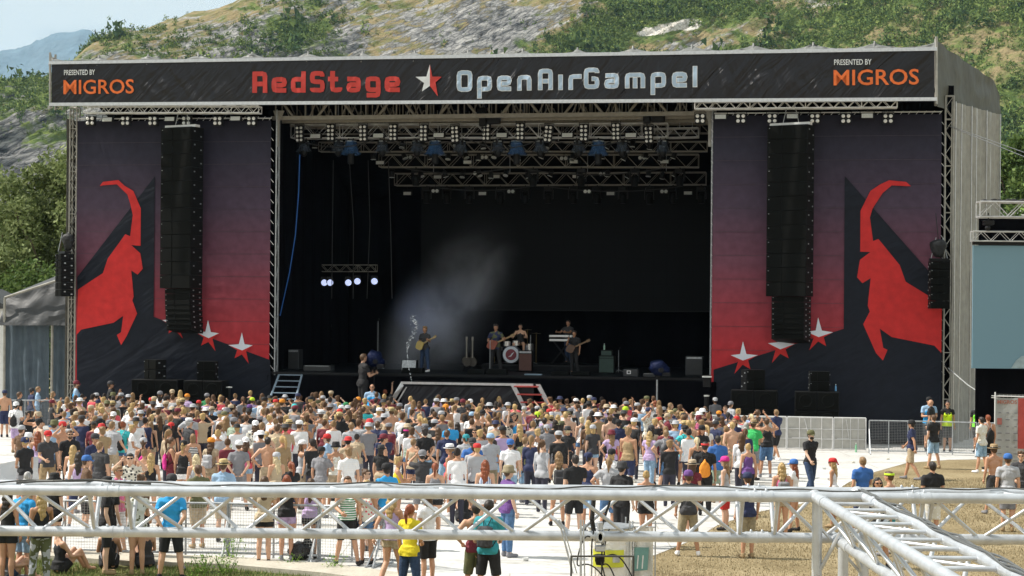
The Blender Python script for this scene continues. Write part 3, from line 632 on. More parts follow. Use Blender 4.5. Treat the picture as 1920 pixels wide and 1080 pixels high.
m = MB().grid(sidew, 90, 20); part(stage, 'side_wall_tarpaulin', m, M_tarp_side, True)
m = MB()
for k in range(7):
    a = .04+k*.155; m.tube(sidew(a, 0)-Vector((-.02, .10, 0)), sidew(a, 1)-Vector((-.02, .10, 0)), .025, 5)
part(stage, 'side_wall_batten', m, M_alu)
# left outer wall, back wall, inner side drapes
m = MB().grid(lambda a, b_: Vector((uL-.6+.06*math.sin(a*50), .3+(BACK)*a, 12.9*b_)), 40, 4); part(stage, 'left_side_tarpaulin', m, M_tarp_side, True)
m = MB().grid(lambda a, b_: Vector((uL-1+(uR-uL+3.5)*a, BACK+.25*math.sin(a*120), 13.5*b_)), 300, 4); part(stage, 'back_drape', m, M_blackcloth, True)
for uu in (oL-.35, oR+.6):
    m = MB().grid(lambda a, b_: Vector((uu+.10*math.sin(a*55), .3+(BACK-.3)*a, DECKZ+11.2*b_)), 120, 4); part(stage, 'wing_drape', m, M_blackcloth, True)
m = MB().grid(lambda a, b_: Vector((uR-2.2+(S(1787, 400, .5).x-uR+2.2)*a, .55+.04*math.sin(a*40), (zt0_+1.2)*b_)), 30, 4); part(stage, 'corner_drape', m, M_blackcloth, True)
# deck, skirt
m = MB().box(((uL+uR)/2, BACK/2+.1, DECKZ-.12), (uR-uL-.3, BACK-.2, .24)); part(stage, 'deck', m, M_deck)
m = MB().grid(lambda a, b_: Vector((oL-.2+(oR-oL+.4)*a, -.06+.04*math.sin(a*150)+.05*mnoise.noise(Vector((a*30, b_*2, 0))), (DECKZ-.14)*b_)), 200, 5)
part(stage, 'deck_skirt', m, M_blackcloth, True)
m = MB().box(((oL+oR)/2, -.03, DECKZ-.05), (oR-oL, .05, .08)); part(stage, 'deck_edge_rail', m, M_black)
# columns: ladder towers at the outer edges, plain posts at the opening
def column(name, u, v, z1, w=.3):
    mb = MB(); truss_box(mb, (u, v, 0), (u, v, z1), w, w, .03, .013, .45, up=(0, 1, 0)); part(stage, name, mb, M_alu_dull)
zt = fp(925, 0).z
column('front_column', uL-.17, .15, zt+.2); column('front_column', uR+.25, .15, zt+.2)
for u in (oL+.06, oR-.05):
    m = MB(); m.tube((u, .1, 0), (u, .1, zt), .035); m.tube((u, .45, 0), (u, .45, zt), .035)
    for k in range(12): m.tube((u, .1, k), (u, .45, k+.9), .014, 4)
    part(stage, 'opening_post', m, M_steel)
# roof trusses seen under the fascia
a, b_ = S(517, 196, .6), S(1336, 192, .6); lo = S(925, 217, .6).z
m = MB(); hh = zt+.9-lo
m.box(((a.x+b_.x)/2, .6, lo), (b_.x-a.x+.3, .14, .16))
nb = 14; L = b_.x-a.x
for i in range(nb):
    u0, u1 = a.x+L*i/nb, a.x+L*(i+1)/nb
    m.tube((u0, .6, lo+.05), (u0, .6, lo+hh), .03, 6)
    if i % 2 == 0: m.tube((u0+.1, .6, lo+hh*.75), (u0+.75, .6, lo+.06), .055, 6)
    else: m.tube((u1-.75, .6, lo+.06), (u1-.1, .6, lo+hh*.75), .055, 6)
    m.tube((u0+.25, .68, lo+.05), (u0+.25, .68, lo+hh), .02, 5)
part(stage, 'roof_beam', m, M_truss_shaded)
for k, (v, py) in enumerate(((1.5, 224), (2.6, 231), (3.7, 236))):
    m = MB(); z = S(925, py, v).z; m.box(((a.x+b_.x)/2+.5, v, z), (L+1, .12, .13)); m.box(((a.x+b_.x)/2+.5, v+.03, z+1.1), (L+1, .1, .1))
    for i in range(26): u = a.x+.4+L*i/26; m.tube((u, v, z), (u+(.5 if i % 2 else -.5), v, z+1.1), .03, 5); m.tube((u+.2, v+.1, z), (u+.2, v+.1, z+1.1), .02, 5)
    part(stage, 'roof_beam', m, M_truss_shaded)
# white corner brackets under the roof
for px in (521, 1331):
    m = MB(); p = S(px, 212, .4); q = S(px, 275, .4); m.box(((p.x+q.x)/2, .4, (p.z+q.z)/2), (.12, .12, p.z-q.z)); m.slab([p+Vector((-.2, 0, .1)), p+Vector((.25, 0, .1)), p+Vector((.06, 0, -.35)), p+Vector((-.06, 0, -.35))], (0, .1, 0))
    part(stage, 'corner_bracket', m, M_alu_dull)

# --- lettering on the fascia
def round_path(pts, r, closed=False):
    out = []; n = len(pts)
    for i in range(n):
        if not closed and i in (0, n-1): out.append(pts[i]); continue
        p, a_, c_ = Vector(pts[i]), Vector(pts[i-1]), Vector(pts[(i+1) % n])
        ra = min(r, (a_-p).length/2); rc = min(r, (c_-p).length/2)
        A_ = p+(a_-p).normalized()*ra; C_ = p+(c_-p).normalized()*rc; out += [tuple(A_), tuple(A_*.25+p*.5+C_*.25), tuple(C_)]
    return out
def LF(x, y, off):
    yt = 118-26*(x-95)/1660; yb = 196-10*(x-95)/1660; f = (yb-y)/(yb-yt); b_ = (f-.03)/.94
    p = S(x, y, VF); p.y += wrinkle(x, b_)-.02*math.sin(max(0, min(1, b_))*PI)-off; return p
def ribbon(mb, pts, t, mapf, closed=False, mi=0):
    P = [Vector(p) for p in pts]; Q_ = []
    for i in range(len(P)-(0 if closed else 1)):
        a, c = P[i], P[(i+1) % len(P)]; k = max(1, int((c-a).length/2.5)); Q_ += [a.lerp(c, j/k) for j in range(k)]
    if not closed: Q_.append(P[-1])
    P = Q_; n = len(P); L = []; R = []
    for i in range(n):
        pa = P[i-1] if (i or closed) else None; pc = P[(i+1) % n] if (i < n-1 or closed) else None
        d1 = (P[i]-pa).normalized() if pa is not None else None; d2 = (pc-P[i]).normalized() if pc is not None else None
        if d1 is None: d1 = d2
        if d2 is None: d2 = d1
        n1 = Vector((-d1.y, d1.x)); n2 = Vector((-d2.y, d2.x)); mm = (n1+n2).normalized(); k = t/2/max(.5, mm.dot(n1))
        L.append(P[i]+mm*k); R.append(P[i]-mm*k)
    vs = [mapf(q.x, q.y) for q in L]+[mapf(q.x, q.y) for q in R]
    fs = [(i, (i+1) % n, n+(i+1) % n, n+i) for i in range(n if closed else n-1)]
    mb._add(vs, fs, mi)
def glyph(ch, w, h=40., t=8.):
    c = t/2; xh = h*.73; o = []
    rect = lambda H: ([(c, c), (c, H-c), (w-c, H-c), (w-c, c)], True)
    if ch == 'O': o = [rect(h)]
    elif ch == 'R': o = [([(c, 0), (c, h)], False), ([(t, h-c), (w-c, h-c), (w-c, 0)], False), ([(t, h*.42), (w-t, h*.42)], False)]
    elif ch in 'A': o = [([(c, 0), (c, h-c), (w-c, h-c), (w-c, 0)], False), ([(t, h*.42), (w-t, h*.42)], False)]
    elif ch == 'e': o = [([(w-1, c), (c, c), (c, xh-c), (w-c, xh-c), (w-c, xh*.48), (t, xh*.48)], False)]
    elif ch == 'd': o = [([(w-t, c), (c, c), (c, xh-c), (w-t, xh-c)], False), ([(w-c, 0), (w-c, h)], False)]
    elif ch == 'S': o = [([(w-c, h-c-6), (w-c, h-c), (c, h-c), (c, h/2), (w-c, h/2), (w-c, c), (c, c), (c, c+4)], False)]
    elif ch == 't': o = [([(c+4, h), (c+4, c), (w-c-1, c), (w-c-1, c+5)], False), ([(0, xh-c), (4, xh-c)], False), ([(t+4, xh-c), (w*.68, xh-c)], False)]
    elif ch == 'a': o = [([(2, xh-c), (w-c, xh-c), (w-c, c), (c, c), (c, xh*.5), (w-t, xh*.5)], False)]
    elif ch == 'g': o = [([(2, -h*.25+c), (w-c, -h*.25+c), (w-c, xh-c), (c, xh-c), (c, c), (w-t, c)], False)]
    elif ch == 'p': o = [([(c, -h*.33), (c, xh-c), (w-c, xh-c), (w-c, c), (t, c)], False)]
    elif ch == 'n': o = [([(c, 0), (c, xh-c), (w-c, xh-c), (w-c, 0)], False)]
    elif ch == 'm': o = [([(c, 0), (c, xh-c), (w-c, xh-c), (w-c, 0)], False), ([(w/2, 0), (w/2, xh-t)], False)]
    elif ch == 'i': o = [([(c, 0), (c, xh)], False)]
    elif ch == 'l': o = [([(c, 0), (c, h)], False)]
    elif ch == 'r': o = [([(c, 0), (c, xh-c), (w, xh-c)], False)]
    elif ch == 'G': o = [([(w-c, h-c-6), (w-c, h-c), (c, h-c), (c, c), (w-c, c), (w-c, h*.48), (w*.5, h*.48)], False)]
    return o
def word(name, spec, slope, mats_t):
    for (mt, t, off, ins) in mats_t:
        mb = MB(); lay = 0
        for (ch, x0, x1, by) in spec:
            for pts, cl in glyph(ch, x1-x0, 40.0, 8.6):
                lay += 1; pp = round_path(pts, 5, cl)
                if ins and not cl:       # shorten open ends of the inner fill
                    pp = [Vector(q) for q in pp]
                    pp[0] = pp[0]+(pp[1]-pp[0]).normalized()*ins; pp[-1] = pp[-1]+(pp[-2]-pp[-1]).normalized()*ins
                ribbon(mb, pp, t, lambda X, Y: LF(x0+X, by-Y+slope*X, off-.03+.003*(lay % 2)), cl)
        part(fas, name, mb, mt, base=fas['_b'])
word('lettering', [('R', 474, 502, 174.5), ('e', 510, 538, 174), ('d', 546, 574, 174), ('S', 582, 609, 173.5), ('t', 616, 643, 173.5), ('a', 650, 677, 173.5), ('g', 686, 714, 173), ('e', 722, 751, 173)], -.004, [(M_red, 8.6, .06, 0)])
word('lettering', [('O', 857, 886, 172.5), ('p', 895, 923, 172), ('e', 932, 960, 171.5), ('n', 970, 997, 170.5), ('A', 1009, 1037, 169.5), ('i', 1047, 1056, 169.3), ('r', 1066, 1091, 169), ('G', 1095, 1124, 167.5),
     ('a', 1133, 1161, 167), ('m', 1172, 1210, 166.2), ('p', 1220, 1249, 165.2), ('e', 1260, 1289, 164.6), ('l', 1299, 1308, 164)], -.018, [(M_pwhite, 8.8, .06, 0), (M_pblue, 6.4, .07, 1.2)])
mb = MB(); sp = lambda x, y: S(x, y, VF-.06)
mb.poly([sp(806, 120.6), sp(799.5, 143.6), sp(779, 144), sp(795, 155.5), sp(791, 171.5), sp(806, 161)], 0)
mb.poly([sp(806, 120.6), sp(806, 161), sp(821, 180.7), sp(816.6, 154.5), sp(828, 144), sp(810.5, 143.6)], 1)
part(fas, 'star_mark', mb, [M_pwhite, M_red], base=fas['_b'])
def text_mb(txt, origin, ux, uz, width=None, height=1, bold=0.0, depth=.0, slant=0):
    """flat text: returns MB with verts mapped to origin + ux*x + uz*y (stage or world vectors)"""
    cu = bpy.data.curves.new('t', 'FONT'); cu.body = txt; cu.offset = bold; cu.resolution_u = 3
    ob = bpy.data.objects.new('t', cu); COL.objects.link(ob); dg = bpy.context.evaluated_depsgraph_get(); dg.update()
    me = bpy.data.meshes.new_from_object(ob.evaluated_get(dg)); vs = [v.co.copy() for v in me.vertices]; fs = [tuple(p.vertices) for p in me.polygons]
    bpy.data.objects.remove(ob); bpy.data.curves.remove(cu); bpy.data.meshes.remove(me)
    x0, x1 = min(v.x for v in vs), max(v.x for v in vs); y0, y1 = min(v.y for v in vs), max(v.y for v in vs)
    mb = MB(); W = width; H = height
    mb._add([origin+ux*((v.x-x0)/(x1-x0)*W)+uz*((v.y-y0)/(y1-y0)*H) for v in vs], fs); return mb
def fascia_text(txt, x0, x1, y0, y1, mt, bold, sl=-.012):
    a_ = S(x0, y1, VF-.06); b2 = S(x1, y1+sl*(x1-x0), VF-.06); c_ = S(x0, y0, VF-.06)
    mb = text_mb(txt, a_, (b2-a_).normalized(), (c_-a_).normalized(), (b2-a_).length, (c_-a_).length, bold)
    part(fas, 'lettering', mb, mt, base=fas['_b'])
fascia_text('PRESENTED BY', 120, 178, 131, 141, M_pwhite, .012)
fascia_text('MIGROS', 119, 251, 150, 177, M_orange, .012)
fascia_text('PRESENTED BY', 1564, 1634, 111.5, 122, M_pwhite, .012)
fascia_text('MIGROS', 1563, 1723, 131, 160.5, M_orange, .012)

# --- the two printed wing banners
def star(mb, c, tips, cut, v, w=0, r=1):
    """five tips in order top, right, BR, BL, left; the part above the cut line (a->b) is white"""
    tp = [Vector(t) for t in tips]; ce = Vector(c); pts = []
    for i in range(5):
        a_, b2 = tp[i], tp[(i+1) % 5]; pts += [a_, ce+((a_+b2)/2-ce)*.46]
    top = [pts[i] for i in (9, 0, 1, 2)]; cw = ce+Vector((0, 3))
    mb.poly([S(p.x, p.y, v) for p in (pts[8], pts[9], pts[0], pts[1], pts[2], cw)], w)
    mb.poly([S(p.x, p.y, v) for p in (pts[2], pts[3], pts[4], pts[5], pts[6], pts[7], pts[8], cw)], r)
M_bseam = mat('banner_seam', (.07, .05, .065), .7)
def banner(label, x0, x1, ytop, dark, goat, stars, yt1):
    a_, b2 = S(x0, ytop, 0), S(x1, yt1, 0)
    t = thing('stage_banner', label, 'banner', ((a_.x+b2.x)/2, 0, .3), MST, group='printed banners on the stage wings')
    zb = .35
    m = MB().grid(lambda a, b3: Vector((a_.x+(b2.x-a_.x)*a, .012*mnoise.noise(Vector((a*10, b3*12, 0))), zb+(a_.z+(b2.z-a_.z)*a-zb)*b3)), 40, 50)
    part(t, 'cloth', m, M_banner, True)
    m = MB().slab([S(x, y, -.045) for x, y in dark], (0, .004, 0)); part(t, 'dark_print', m, M_bdark)
    m = MB().slab([S(x, y, -.065) for x, y in goat], (0, .004, 0)); part(t, 'ibex_emblem', m, M_bred)
    for c, tips in stars:
        m = MB(); star(m, c, tips, None, -.062); part(t, 'printed_star', m, [M_bwhite, M_bred])
    m = MB()
    for k in range(13): zz_ = zb+.45+k*.92; m.box(((a_.x+b2.x)/2, -.020, zz_), (b2.x-a_.x-.06, .008, .012))
    part(t, 'seam', m, M_bseam)
    # rope lacing along the edges
    m = MB()
    for px in (x0, x1):
        for k in range(26):
            y = ytop+12+k*19.5; p = S(px, y, .05); m.tube(p+Vector((-.1, 0, .12)), p+Vector((.1, 0, -.12)), .012, 4)
    zt_ = a_.z
    for k in range(30):
        u = a_.x+.1+(b2.x-a_.x-.2)*k/29; m.tube((u, .03, zt_-.05), (u+.12, .03, zt_+.10), .012, 4)
    m.tube((a_.x, .05, zt_+.1), (b2.x, .05, b2.z+.1), .025, 5)
    part(t, 'lacing', m, M_white)
    return t
goatL = [(187, 349), (193, 341), (222, 337.5), (233, 348), (250, 358), (264, 391), (263.5, 461), (246, 459.5), (263, 475), (267.5, 504), (258, 515), (246, 507), (250.5, 556), (248, 563), (257, 588), (237, 631), (227, 647), (219, 628), (227, 623), (231, 592), (213, 605),
         (152, 618), (143.5, 628), (146, 543), (193, 512), (202, 485), (235, 439), (244, 443), (249, 403), (245, 385), (239, 365), (219, 345.5), (193, 347.5)]
darkL = [(290, 331), (288, 594), (506.5, 675), (507, 700), (508, 790), (143.5, 800), (144.5, 520)]
starsL = [((391, 631), [(390, 600), (410.5, 625), (404, 658.5), (377, 648), (366, 622.5)]), ((454, 654), [(453.5, 623), (474, 647.5), (466.5, 682), (439.5, 672), (428, 647)]),
          ((326, 608), [(325, 578), (345, 602), (343, 635), (316, 625), (304, 600)])]
bl = banner('left stage wing banner printed with red ibex facing right and half white stars', 144.5, 508.5, 227, darkL, goatL, starsL, 226)
goatR = [(1708, 349), (1699, 341), (1667, 338), (1650, 346), (1632, 358), (1613.5, 395), (1613, 472), (1632, 472.5), (1612.5, 487), (1607, 520), (1617, 531), (1632.5, 521.5), (1627, 573), (1631, 584), (1618.5, 608), (1642.5, 662), (1655.5, 676), (1664, 656), (1656, 652), (1649.5, 616),
         (1672, 632), (1752, 648), (1765, 662), (1766, 573), (1737, 552), (1698, 528), (1687, 497), (1647, 448), (1637, 452), (1631, 408), (1636, 391), (1655, 362), (1672, 347.5), (1699, 349)]
darkR = [(1584, 330), (1582, 616.5), (1338, 693), (1338, 810), (1765, 830), (1766, 536)]
starsR = [((1393, 673), [(1393, 640), (1421, 666), (1407, 692), (1377, 701), (1370, 666)]), ((1463, 652), [(1463, 616), (1490, 645), (1479, 672), (1447, 681), (1440, 643.5)]), ((1535, 629), [(1534, 595), (1562, 623), (1549, 649), (1517, 657), (1512, 622)])]
br = banner('right stage wing banner printed with red ibex facing left and half white stars', 1338, 1766, 217, darkR, goatR, starsR, 214)

# --- loudspeakers
def spk_box(mb, c, w, d, h, phi, tilt=0, lens=True):
    R = Matrix.Rotation(phi, 3, 'Z')@Matrix.Rotation(tilt, 3, 'X'); c = Vector(c)
    mb.box(c, (w, d, h), 1, M=R)
    mb.box(c+R@Vector((0, -d/2-.012, 0)), (w-.06, .02, h-.03), 0, M=R)
    mb.box(c+R@Vector((-w*.12, -d/2-.03, 0)), (.012, .02, h-.03), 1, M=R)
    for sx in (-1, 1):
        mb.box(c+R@Vector((sx*(w/2+.012), -d*.25, h*.18)), (.02, .07, .05), 2, M=R); mb.box(c+R@Vector((sx*(w/2+.012), d*.28, -h*.18)), (.02, .07, .05), 2, M=R)
    mb.box(c+R@Vector((-w*.44, -d/2-.03, h*.3)), (.035, .02, .022), 2, M=R)
def line_array(label, u, v, ztop, w, d, n1, h1, n2, h2, w2, phi, j=0, group='large hanging line arrays', pull=0):
    t = thing('line_array', label, 'loudspeaker', (u, v, ztop), MST, group=group)
    z = ztop; m = MB(); m.box((u, v, ztop+.06), (w, .3, .1), M=Matrix.Rotation(phi, 3, 'Z')); part(t, 'flying_frame', m, M_white if pull == 0 else M_black)
    for k in range(n1):
        m = MB(); spk_box(m, (u, v+.0, z-h1/2), w, d, h1-.012, phi, .0); part(t, 'speaker_box', m, [M_speaker, M_spk_side, M_steel]); z -= h1
    for k in range(n2):
        a_ = .02*k*k*.35; m = MB(); spk_box(m, (u+.07+(.03*k if w2 > 1 else 0)*0, v+.10+.004*k*k, z-h2/2), w2, d, h2-.012, phi, -a_*.6); part(t, 'speaker_box', m, [M_speaker, M_spk_side, M_steel]); z -= h2
    m = MB()
    for dx in (-.3, .3): m.tube((u+dx, v, ztop+.1), (u+dx*.4, v, ztop+.9), .015, 5)
    part(t, 'chain', m, M_steel)
    return t
VA_ = -.75
p, q, r_ = S(342, 240, VA_), S(342, 541, VA_), S(342, 622, VA_)
line_array('tall black line array hanging in front of the left banner', p.x, VA_, p.z, 1.52, .8, 12, (p.z-q.z)/12, 8, (q.z-r_.z)/8, 1.26, math.radians(-16))
p, q, r_ = S(1483, 236, VA_), S(1483, 556, VA_), S(1483, 640, VA_)
line_array('tall black line array hanging in front of the right banner', p.x, VA_, p.z, 1.60, .8, 12, (p.z-q.z)/12, 8, (q.z-r_.z)/8, 1.30, math.radians(-19))
p, q = S(122, 476, -.6), S(122, 556, -.6)
line_array('small six-box line array hung off the far left stage edge', p.x, -.6, p.z, .62, .55, 6, (p.z-q.z)/6, 0, 0, 1, math.radians(-42), group='small side hang arrays', pull=1)
p, q = S(1761, 490, -.6), S(1761, 579, -.6)
line_array('small six-box line array hung off the far right stage edge', p.x, -.6, p.z, .72, .55, 6, (p.z-q.z)/6, 0, 0, 1, math.radians(6), group='small side hang arrays', pull=1)
M_bag = cloth_mat('black_chain_bag', (.015, .016, .018), .6, .2, .9, .4, (3, 3, 3), 2, .08)[0]
for lab, px, py, h_, w_ in (('black chain bag above the small left side array', 128, 438, 32, 26), ('black chain bag above the small right side array', 1760, 449, 34, 30)):
    a_ = S(px, py, -.6); c_ = S(px, py+h_, -.6); H = a_.z-c_.z; W = w_/47/2
    m = MB().lathe((a_.x, -.6, c_.z), [(W*.35, 0), (W*.62, H*.12), (W*.75, H*.35), (W*1.0, H*.62), (W*.98, H*.82), (W*.7, H*.95), (.03, H)], 14, sx=1.0, sy=.7)
    m.v = [(x+.05*mnoise.noise(Vector((x*4, y*4, z*4))), y, z+.05*mnoise.noise(Vector((z*4, x*4, 1)))) for x, y, z in m.v]
    m.tube((a_.x, -.6, a_.z-.1), (a_.x+(.3 if px < 900 else -.1), -.4, a_.z+1.0), .015)
    single('chain_bag', m, M_bag, lab, 'bag', MST, group='chain bags above the side arrays', smooth=True)
def sub_stack(label, x0, x1, y0, side_px=9, v=-1.9):
    a_, b2 = S(x0, y0, v), S(x1, y0, v); u = (a_.x+b2.x)/2; w = b2.x-a_.x; z = a_.z
    t = thing('subwoofer_stack', label, 'loudspeaker', (u, v, 0), MST, group='subwoofer stacks on the ground')
    for k in range(3):
        for sx in (-1, 1):
            m = MB(); c = Vector((u+sx*w/4, v+.45, z*(k+.5)/3)); m.cbox(c, (w/2-.01, .9, z/3-.012), .02, 1)
            m.box(c+Vector((0, -.455, 0)), (w/2-.10, .02, z/3-.09), 0); m.lathe(c+Vector((0, -.468, 0)), [(z/3*.36, 0), (z/3*.34, .012), (z/3*.30, .002)], 20, 0, axis=(0, -1, 0))
            part(t, 'subwoofer', m, [M_speaker, M_spk_side])
    return t
sub_stack('black subwoofer stack below left wing, outer one', 246, 333, 711); sub_stack('black subwoofer stack below left wing, nearer the stairs', 344, 416, 713)
sub_stack('black subwoofer stack below right wing, nearer the stage', 1370, 1458, 731); sub_stack('black subwoofer stack below right wing, with bottle on top', 1490, 1574, 734)
def fill(label, x0, x1, y0, y1, phi, v=-1.7):
    a_, b2, c_ = S(x0, y0, v), S(x1, y0, v), S(x0, y1, v); u = (a_.x+b2.x)/2
    t = thing('fill_speaker', label, 'loudspeaker', (u, v, c_.z), MST, group='fill speakers on the subwoofers'); h = (a_.z-c_.z)/2
    for k in range(2):
        m = MB(); spk_box(m, (u, v+.3, c_.z+h*(k+.5)), (b2.x-a_.x)*.85, .5, h-.01, phi); part(t, 'speaker_box', m, [M_speaker, M_spk_side, M_steel])
fill('small black fill speaker on outer left subwoofer stack', 266, 306, 674, 711, -.5); fill('small black fill speaker on inner left subwoofer stack', 365, 404, 677, 713, .1)
fill('small black fill speaker on inner right subwoofer stack', 1389, 1434, 693, 731, .45); fill('small black fill speaker on outer right subwoofer stack', 1514, 1558, 696, 734, .1)

# --- lighting trusses and lamps
def light_truss(label, xa, ya, xb, yb, v, h, w=.4, r=.03, group='lighting trusses', mt=None):
    a_, b2 = S(xa, ya, v), S(xb, yb, v)
    t = thing('lighting_truss', label, 'truss', ((a_.x+b2.x)/2, v, a_.z), MST, group=group)
    m = MB(); truss_box(m, a_, b2, w, h, r, r*.55, h*.95); part(t, 'truss_frame', m, mt or M_truss)
    m = MB(); n_ = 0 if 'five lit' in label else 4
    for k in range(n_):
        c = a_.lerp(b2, (k+.5)/n_); m.tube(c+Vector((0, 0, h/2)), c+Vector((0, 0, h/2+1.3)), .02, 5)
    if n_: part(t, 'hanging_chain', m, M_steel)
    return t
light_truss('bright aluminium truss under the left end of the fascia', 160, 206, 488, 206, -.75, .27, .4, .025, mt=M_truss_sunlit)
light_truss('bright aluminium truss under the right end of the fascia', 1303, 198, 1682, 195, -.75, .28, .4, .025, mt=M_truss_sunlit)
light_truss('front lighting truss across the stage opening with eight-lamp blinders', 549, 247, 1252, 245, 2.2, .56, .5, .024)
light_truss('short truss continuing right behind the front lighting truss', 1215, 251, 1310, 249, 3.4, .38, .4)
light_truss('middle interior lighting truss with small flood lamps', 713, 302, 1310, 302, 5.5, .54, .5, .02, mt=M_truss_shaded)
light_truss('rearmost interior lighting truss, the lowest of the three', 742, 337, 1324, 335, 8.5, .54, .5, .02, mt=M_truss_shaded)
light_truss('short dark truss carrying five lit lamps at stage left rear', 592, 503, 706, 503, 8, .30, .3, .018, mt=M_truss_shaded)

def blinder(nx, ny, w, h, lr, mt=M_lamp):
    t = thing('blinder_lamp', 'blinder', 'stage light', (0, 0, 0), MST)
    m = MB().cbox((0, 0, -h/2), (w, .18, h), .03); m.box((0, -.10, -h/2), (w*.9, .03, h*.94))
    m.tube((-w/2-.02, 0, -h/2), (-w/2-.02, 0, .06), .012, 5); m.tube((w/2+.02, 0, -h/2), (w/2+.02, 0, .06), .012, 5); m.tube((-w/2-.02, 0, .06), (w/2+.02, 0, .06), .012, 5)
    part(t, 'housing', m, M_black)
    for i in range(nx):
        for j in range(ny):
            x = (i-(nx-1)/2)*w*.5; z = -h/2+(j-(ny-1)/2)*h*.235*(1 if ny > 2 else 2)
            mm = MB().lathe((x, -.115, z), [(lr, 0), (lr*1.0, .02), (lr*.8, .05), (lr*.4, .065), (.001, .07)], 12, axis=(0, -1, 0)); part(t, 'lamp', mm, mt, True)
    return t
bl8 = blinder(2, 4, .34, .72, .062); bl4 = blinder(2, 2, .40, .40, .072)
xs8 = [(562, 252, .03), (621, 249, 0), (681, 250, .03), (738, 249, 0), (795, 250, 0), (853, 252, .05), (912, 248, 0), (976, 247, 0), (1030, 251, -.1), (1095, 249, 0), (1155, 247, .02), (1216, 253, .04)]
for i, (px, py, tl) in enumerate(xs8):
    p = S(px, py-16.5, 1.85); lab = 'eight-lamp blinder, %s from the left on the front lighting truss' % ORD[i]
    if i == 0: o = bl8; place(o, p, MST); o['label'] = lab; o['group'] = 'eight-lamp blinders'
    else: o = copy_thing(bl8, p, MST, label=lab, group='eight-lamp blinders')
    o.matrix_world = o.matrix_world@Matrix.Rotation(-tl, 4, 'Y')
for side, xs, y0 in (('left', (171, 237, 288, 351, 409.5, 473), 218), ('right', (1313, 1389, 1448, 1528, 1586, 1665), 213)):
    for i, px in enumerate(xs):
        p = S(px, y0, -.55); lab = 'four-lamp blinder, %s from the left under the %s fascia truss' % (ORD[i], side)
        if side == 'left' and i == 0: o = bl4; place(o, p, MST); o['label'] = lab; o['group'] = 'four-lamp blinders'
        else: copy_thing(bl4, p, MST, label=lab, group='four-lamp blinders')
def flood():
    t = thing('flood_lamp', 'f', 'stage light', (0, 0, 0), MST)
    m = MB(); m.cbox((0, .06, -.13), (.46, .2, .2), .03); m.tube((-.25, .05, -.12), (-.25, .05, .05), .012, 5); m.tube((.25, .05, -.12), (.25, .05, .05), .012, 5); m.tube((-.25, .05, .05), (.25, .05, .05), .012, 5); m.tube((0, .05, .05), (0, .05, .2), .015, 5)
    part(t, 'housing', m, M_black)
    m = MB(); R = Matrix.Rotation(-.25, 3, 'X'); m.box((0, -.06, -.14), (.40, .03, .16), M=R)
    part(t, 'reflector', m, M_flood); return t
fl = flood(); nf = 0
for name, pts, v, sc_ in (('front lighting truss', [(592, 249), (710, 248), (823, 247), (941, 247), (1064, 247), (1183, 247)], 1.8, 1.05), ('left fascia truss', [(202, 218), (319, 217), (442, 216)], -.6, 1), ('right fascia truss', [(1351, 212), (1486, 211), (1626, 210)], -.6, 1.05),
                      ('middle interior truss', [(713, 300), (877, 299), (1076, 298), (1246, 298)], 5.0, .85), ('rear interior truss', [(821, 327), (930, 326), (1081, 326)], 8.0, .85), ('underside of the rear interior truss', [(764, 358), (905, 358), (1145, 358), (1290, 357)], 8.6, .85)):
    for i, (px, py) in enumerate(pts):
        lab = 'rectangular flood lamp, %s from the left on the %s' % (ORD[i], name) if 'underside' not in name else 'rectangular flood lamp, %s from the left below the rear interior truss' % ORD[i]
        p = S(px, py, v)
        if nf == 0: place(fl, p, MST, scale=sc_); fl['label'] = lab; fl['group'] = 'rectangular flood lamps'
        else: copy_thing(fl, p, MST, label=lab, group='rectangular flood lamps', scale=sc_)
        nf += 1
# moving heads under bell-shaped rain covers
m_, nt, b = newmat('rain_cover_plastic'); b.inputs['Base Color'].default_value = (.10, .13, .18, 1); b.inputs['Roughness'].default_value = .18; b.inputs['Alpha'].default_value = .45
add_noise_bump(nt, b, 5, .9, .05); M_cover = m_
m_, nt, b = newmat('blue_rain_cover_plastic'); b.inputs['Base Color'].default_value = (.05, .12, .27, 1); b.inputs['Roughness'].default_value = .15; b.inputs['Alpha'].default_value = .7
add_noise_bump(nt, b, 5, .9, .05); M_cover_blue = m_
def moving_head(blue):
    t = thing('covered_moving_head', 'm', 'stage light', (0, 0, 0), MST); s = 1.12 if blue else .9
    m = MB(); m.cbox((0, 0, -.12), (.34, .34, .2), .03); m.tube((-.1, 0, 0), (-.1, 0, .15), .02); m.tube((.1, 0, 0), (.1, 0, .15), .02); part(t, 'base_box', m, M_black)
    m = MB()
    def bell(a, b_):
        an = a*2*PI; r = s*(.20+.06*b_+.13*b_**3)*(1+.05*math.sin(an*5+b_*3)+.04*mnoise.noise(Vector((math.cos(an)*2, math.sin(an)*2, b_*3)))); return Vector((r*math.cos(an), r*math.sin(an), -.02-.52*s*b_))
    m.grid(bell, 28, 8); part(t, 'rain_cover', m, M_cover_blue if blue else M_cover, True)
    m = MB().lathe((0, 0, -.05), [(.205*s, -.01), (.215*s, 0), (.205*s, .02)], 20); part(t, 'collar', m, M_flood)
    m = MB(); z = -.42*s; m.ball((0, 0, z-.12), .17, 12, rad=(.15, .15, .2)); m.lathe((0, 0, z-.1-(.42 if blue else .1)), [(.11, 0), (.13, .02), (.14, .3)], 12); m.box((-.17, 0, z+.05), (.05, .12, .3)); m.box((.17, 0, z+.05), (.05, .12, .3)); part(t, 'head', m, M_black, 'auto')
    return t
mh = [moving_head(False), moving_head(True)]; used = [0, 0]
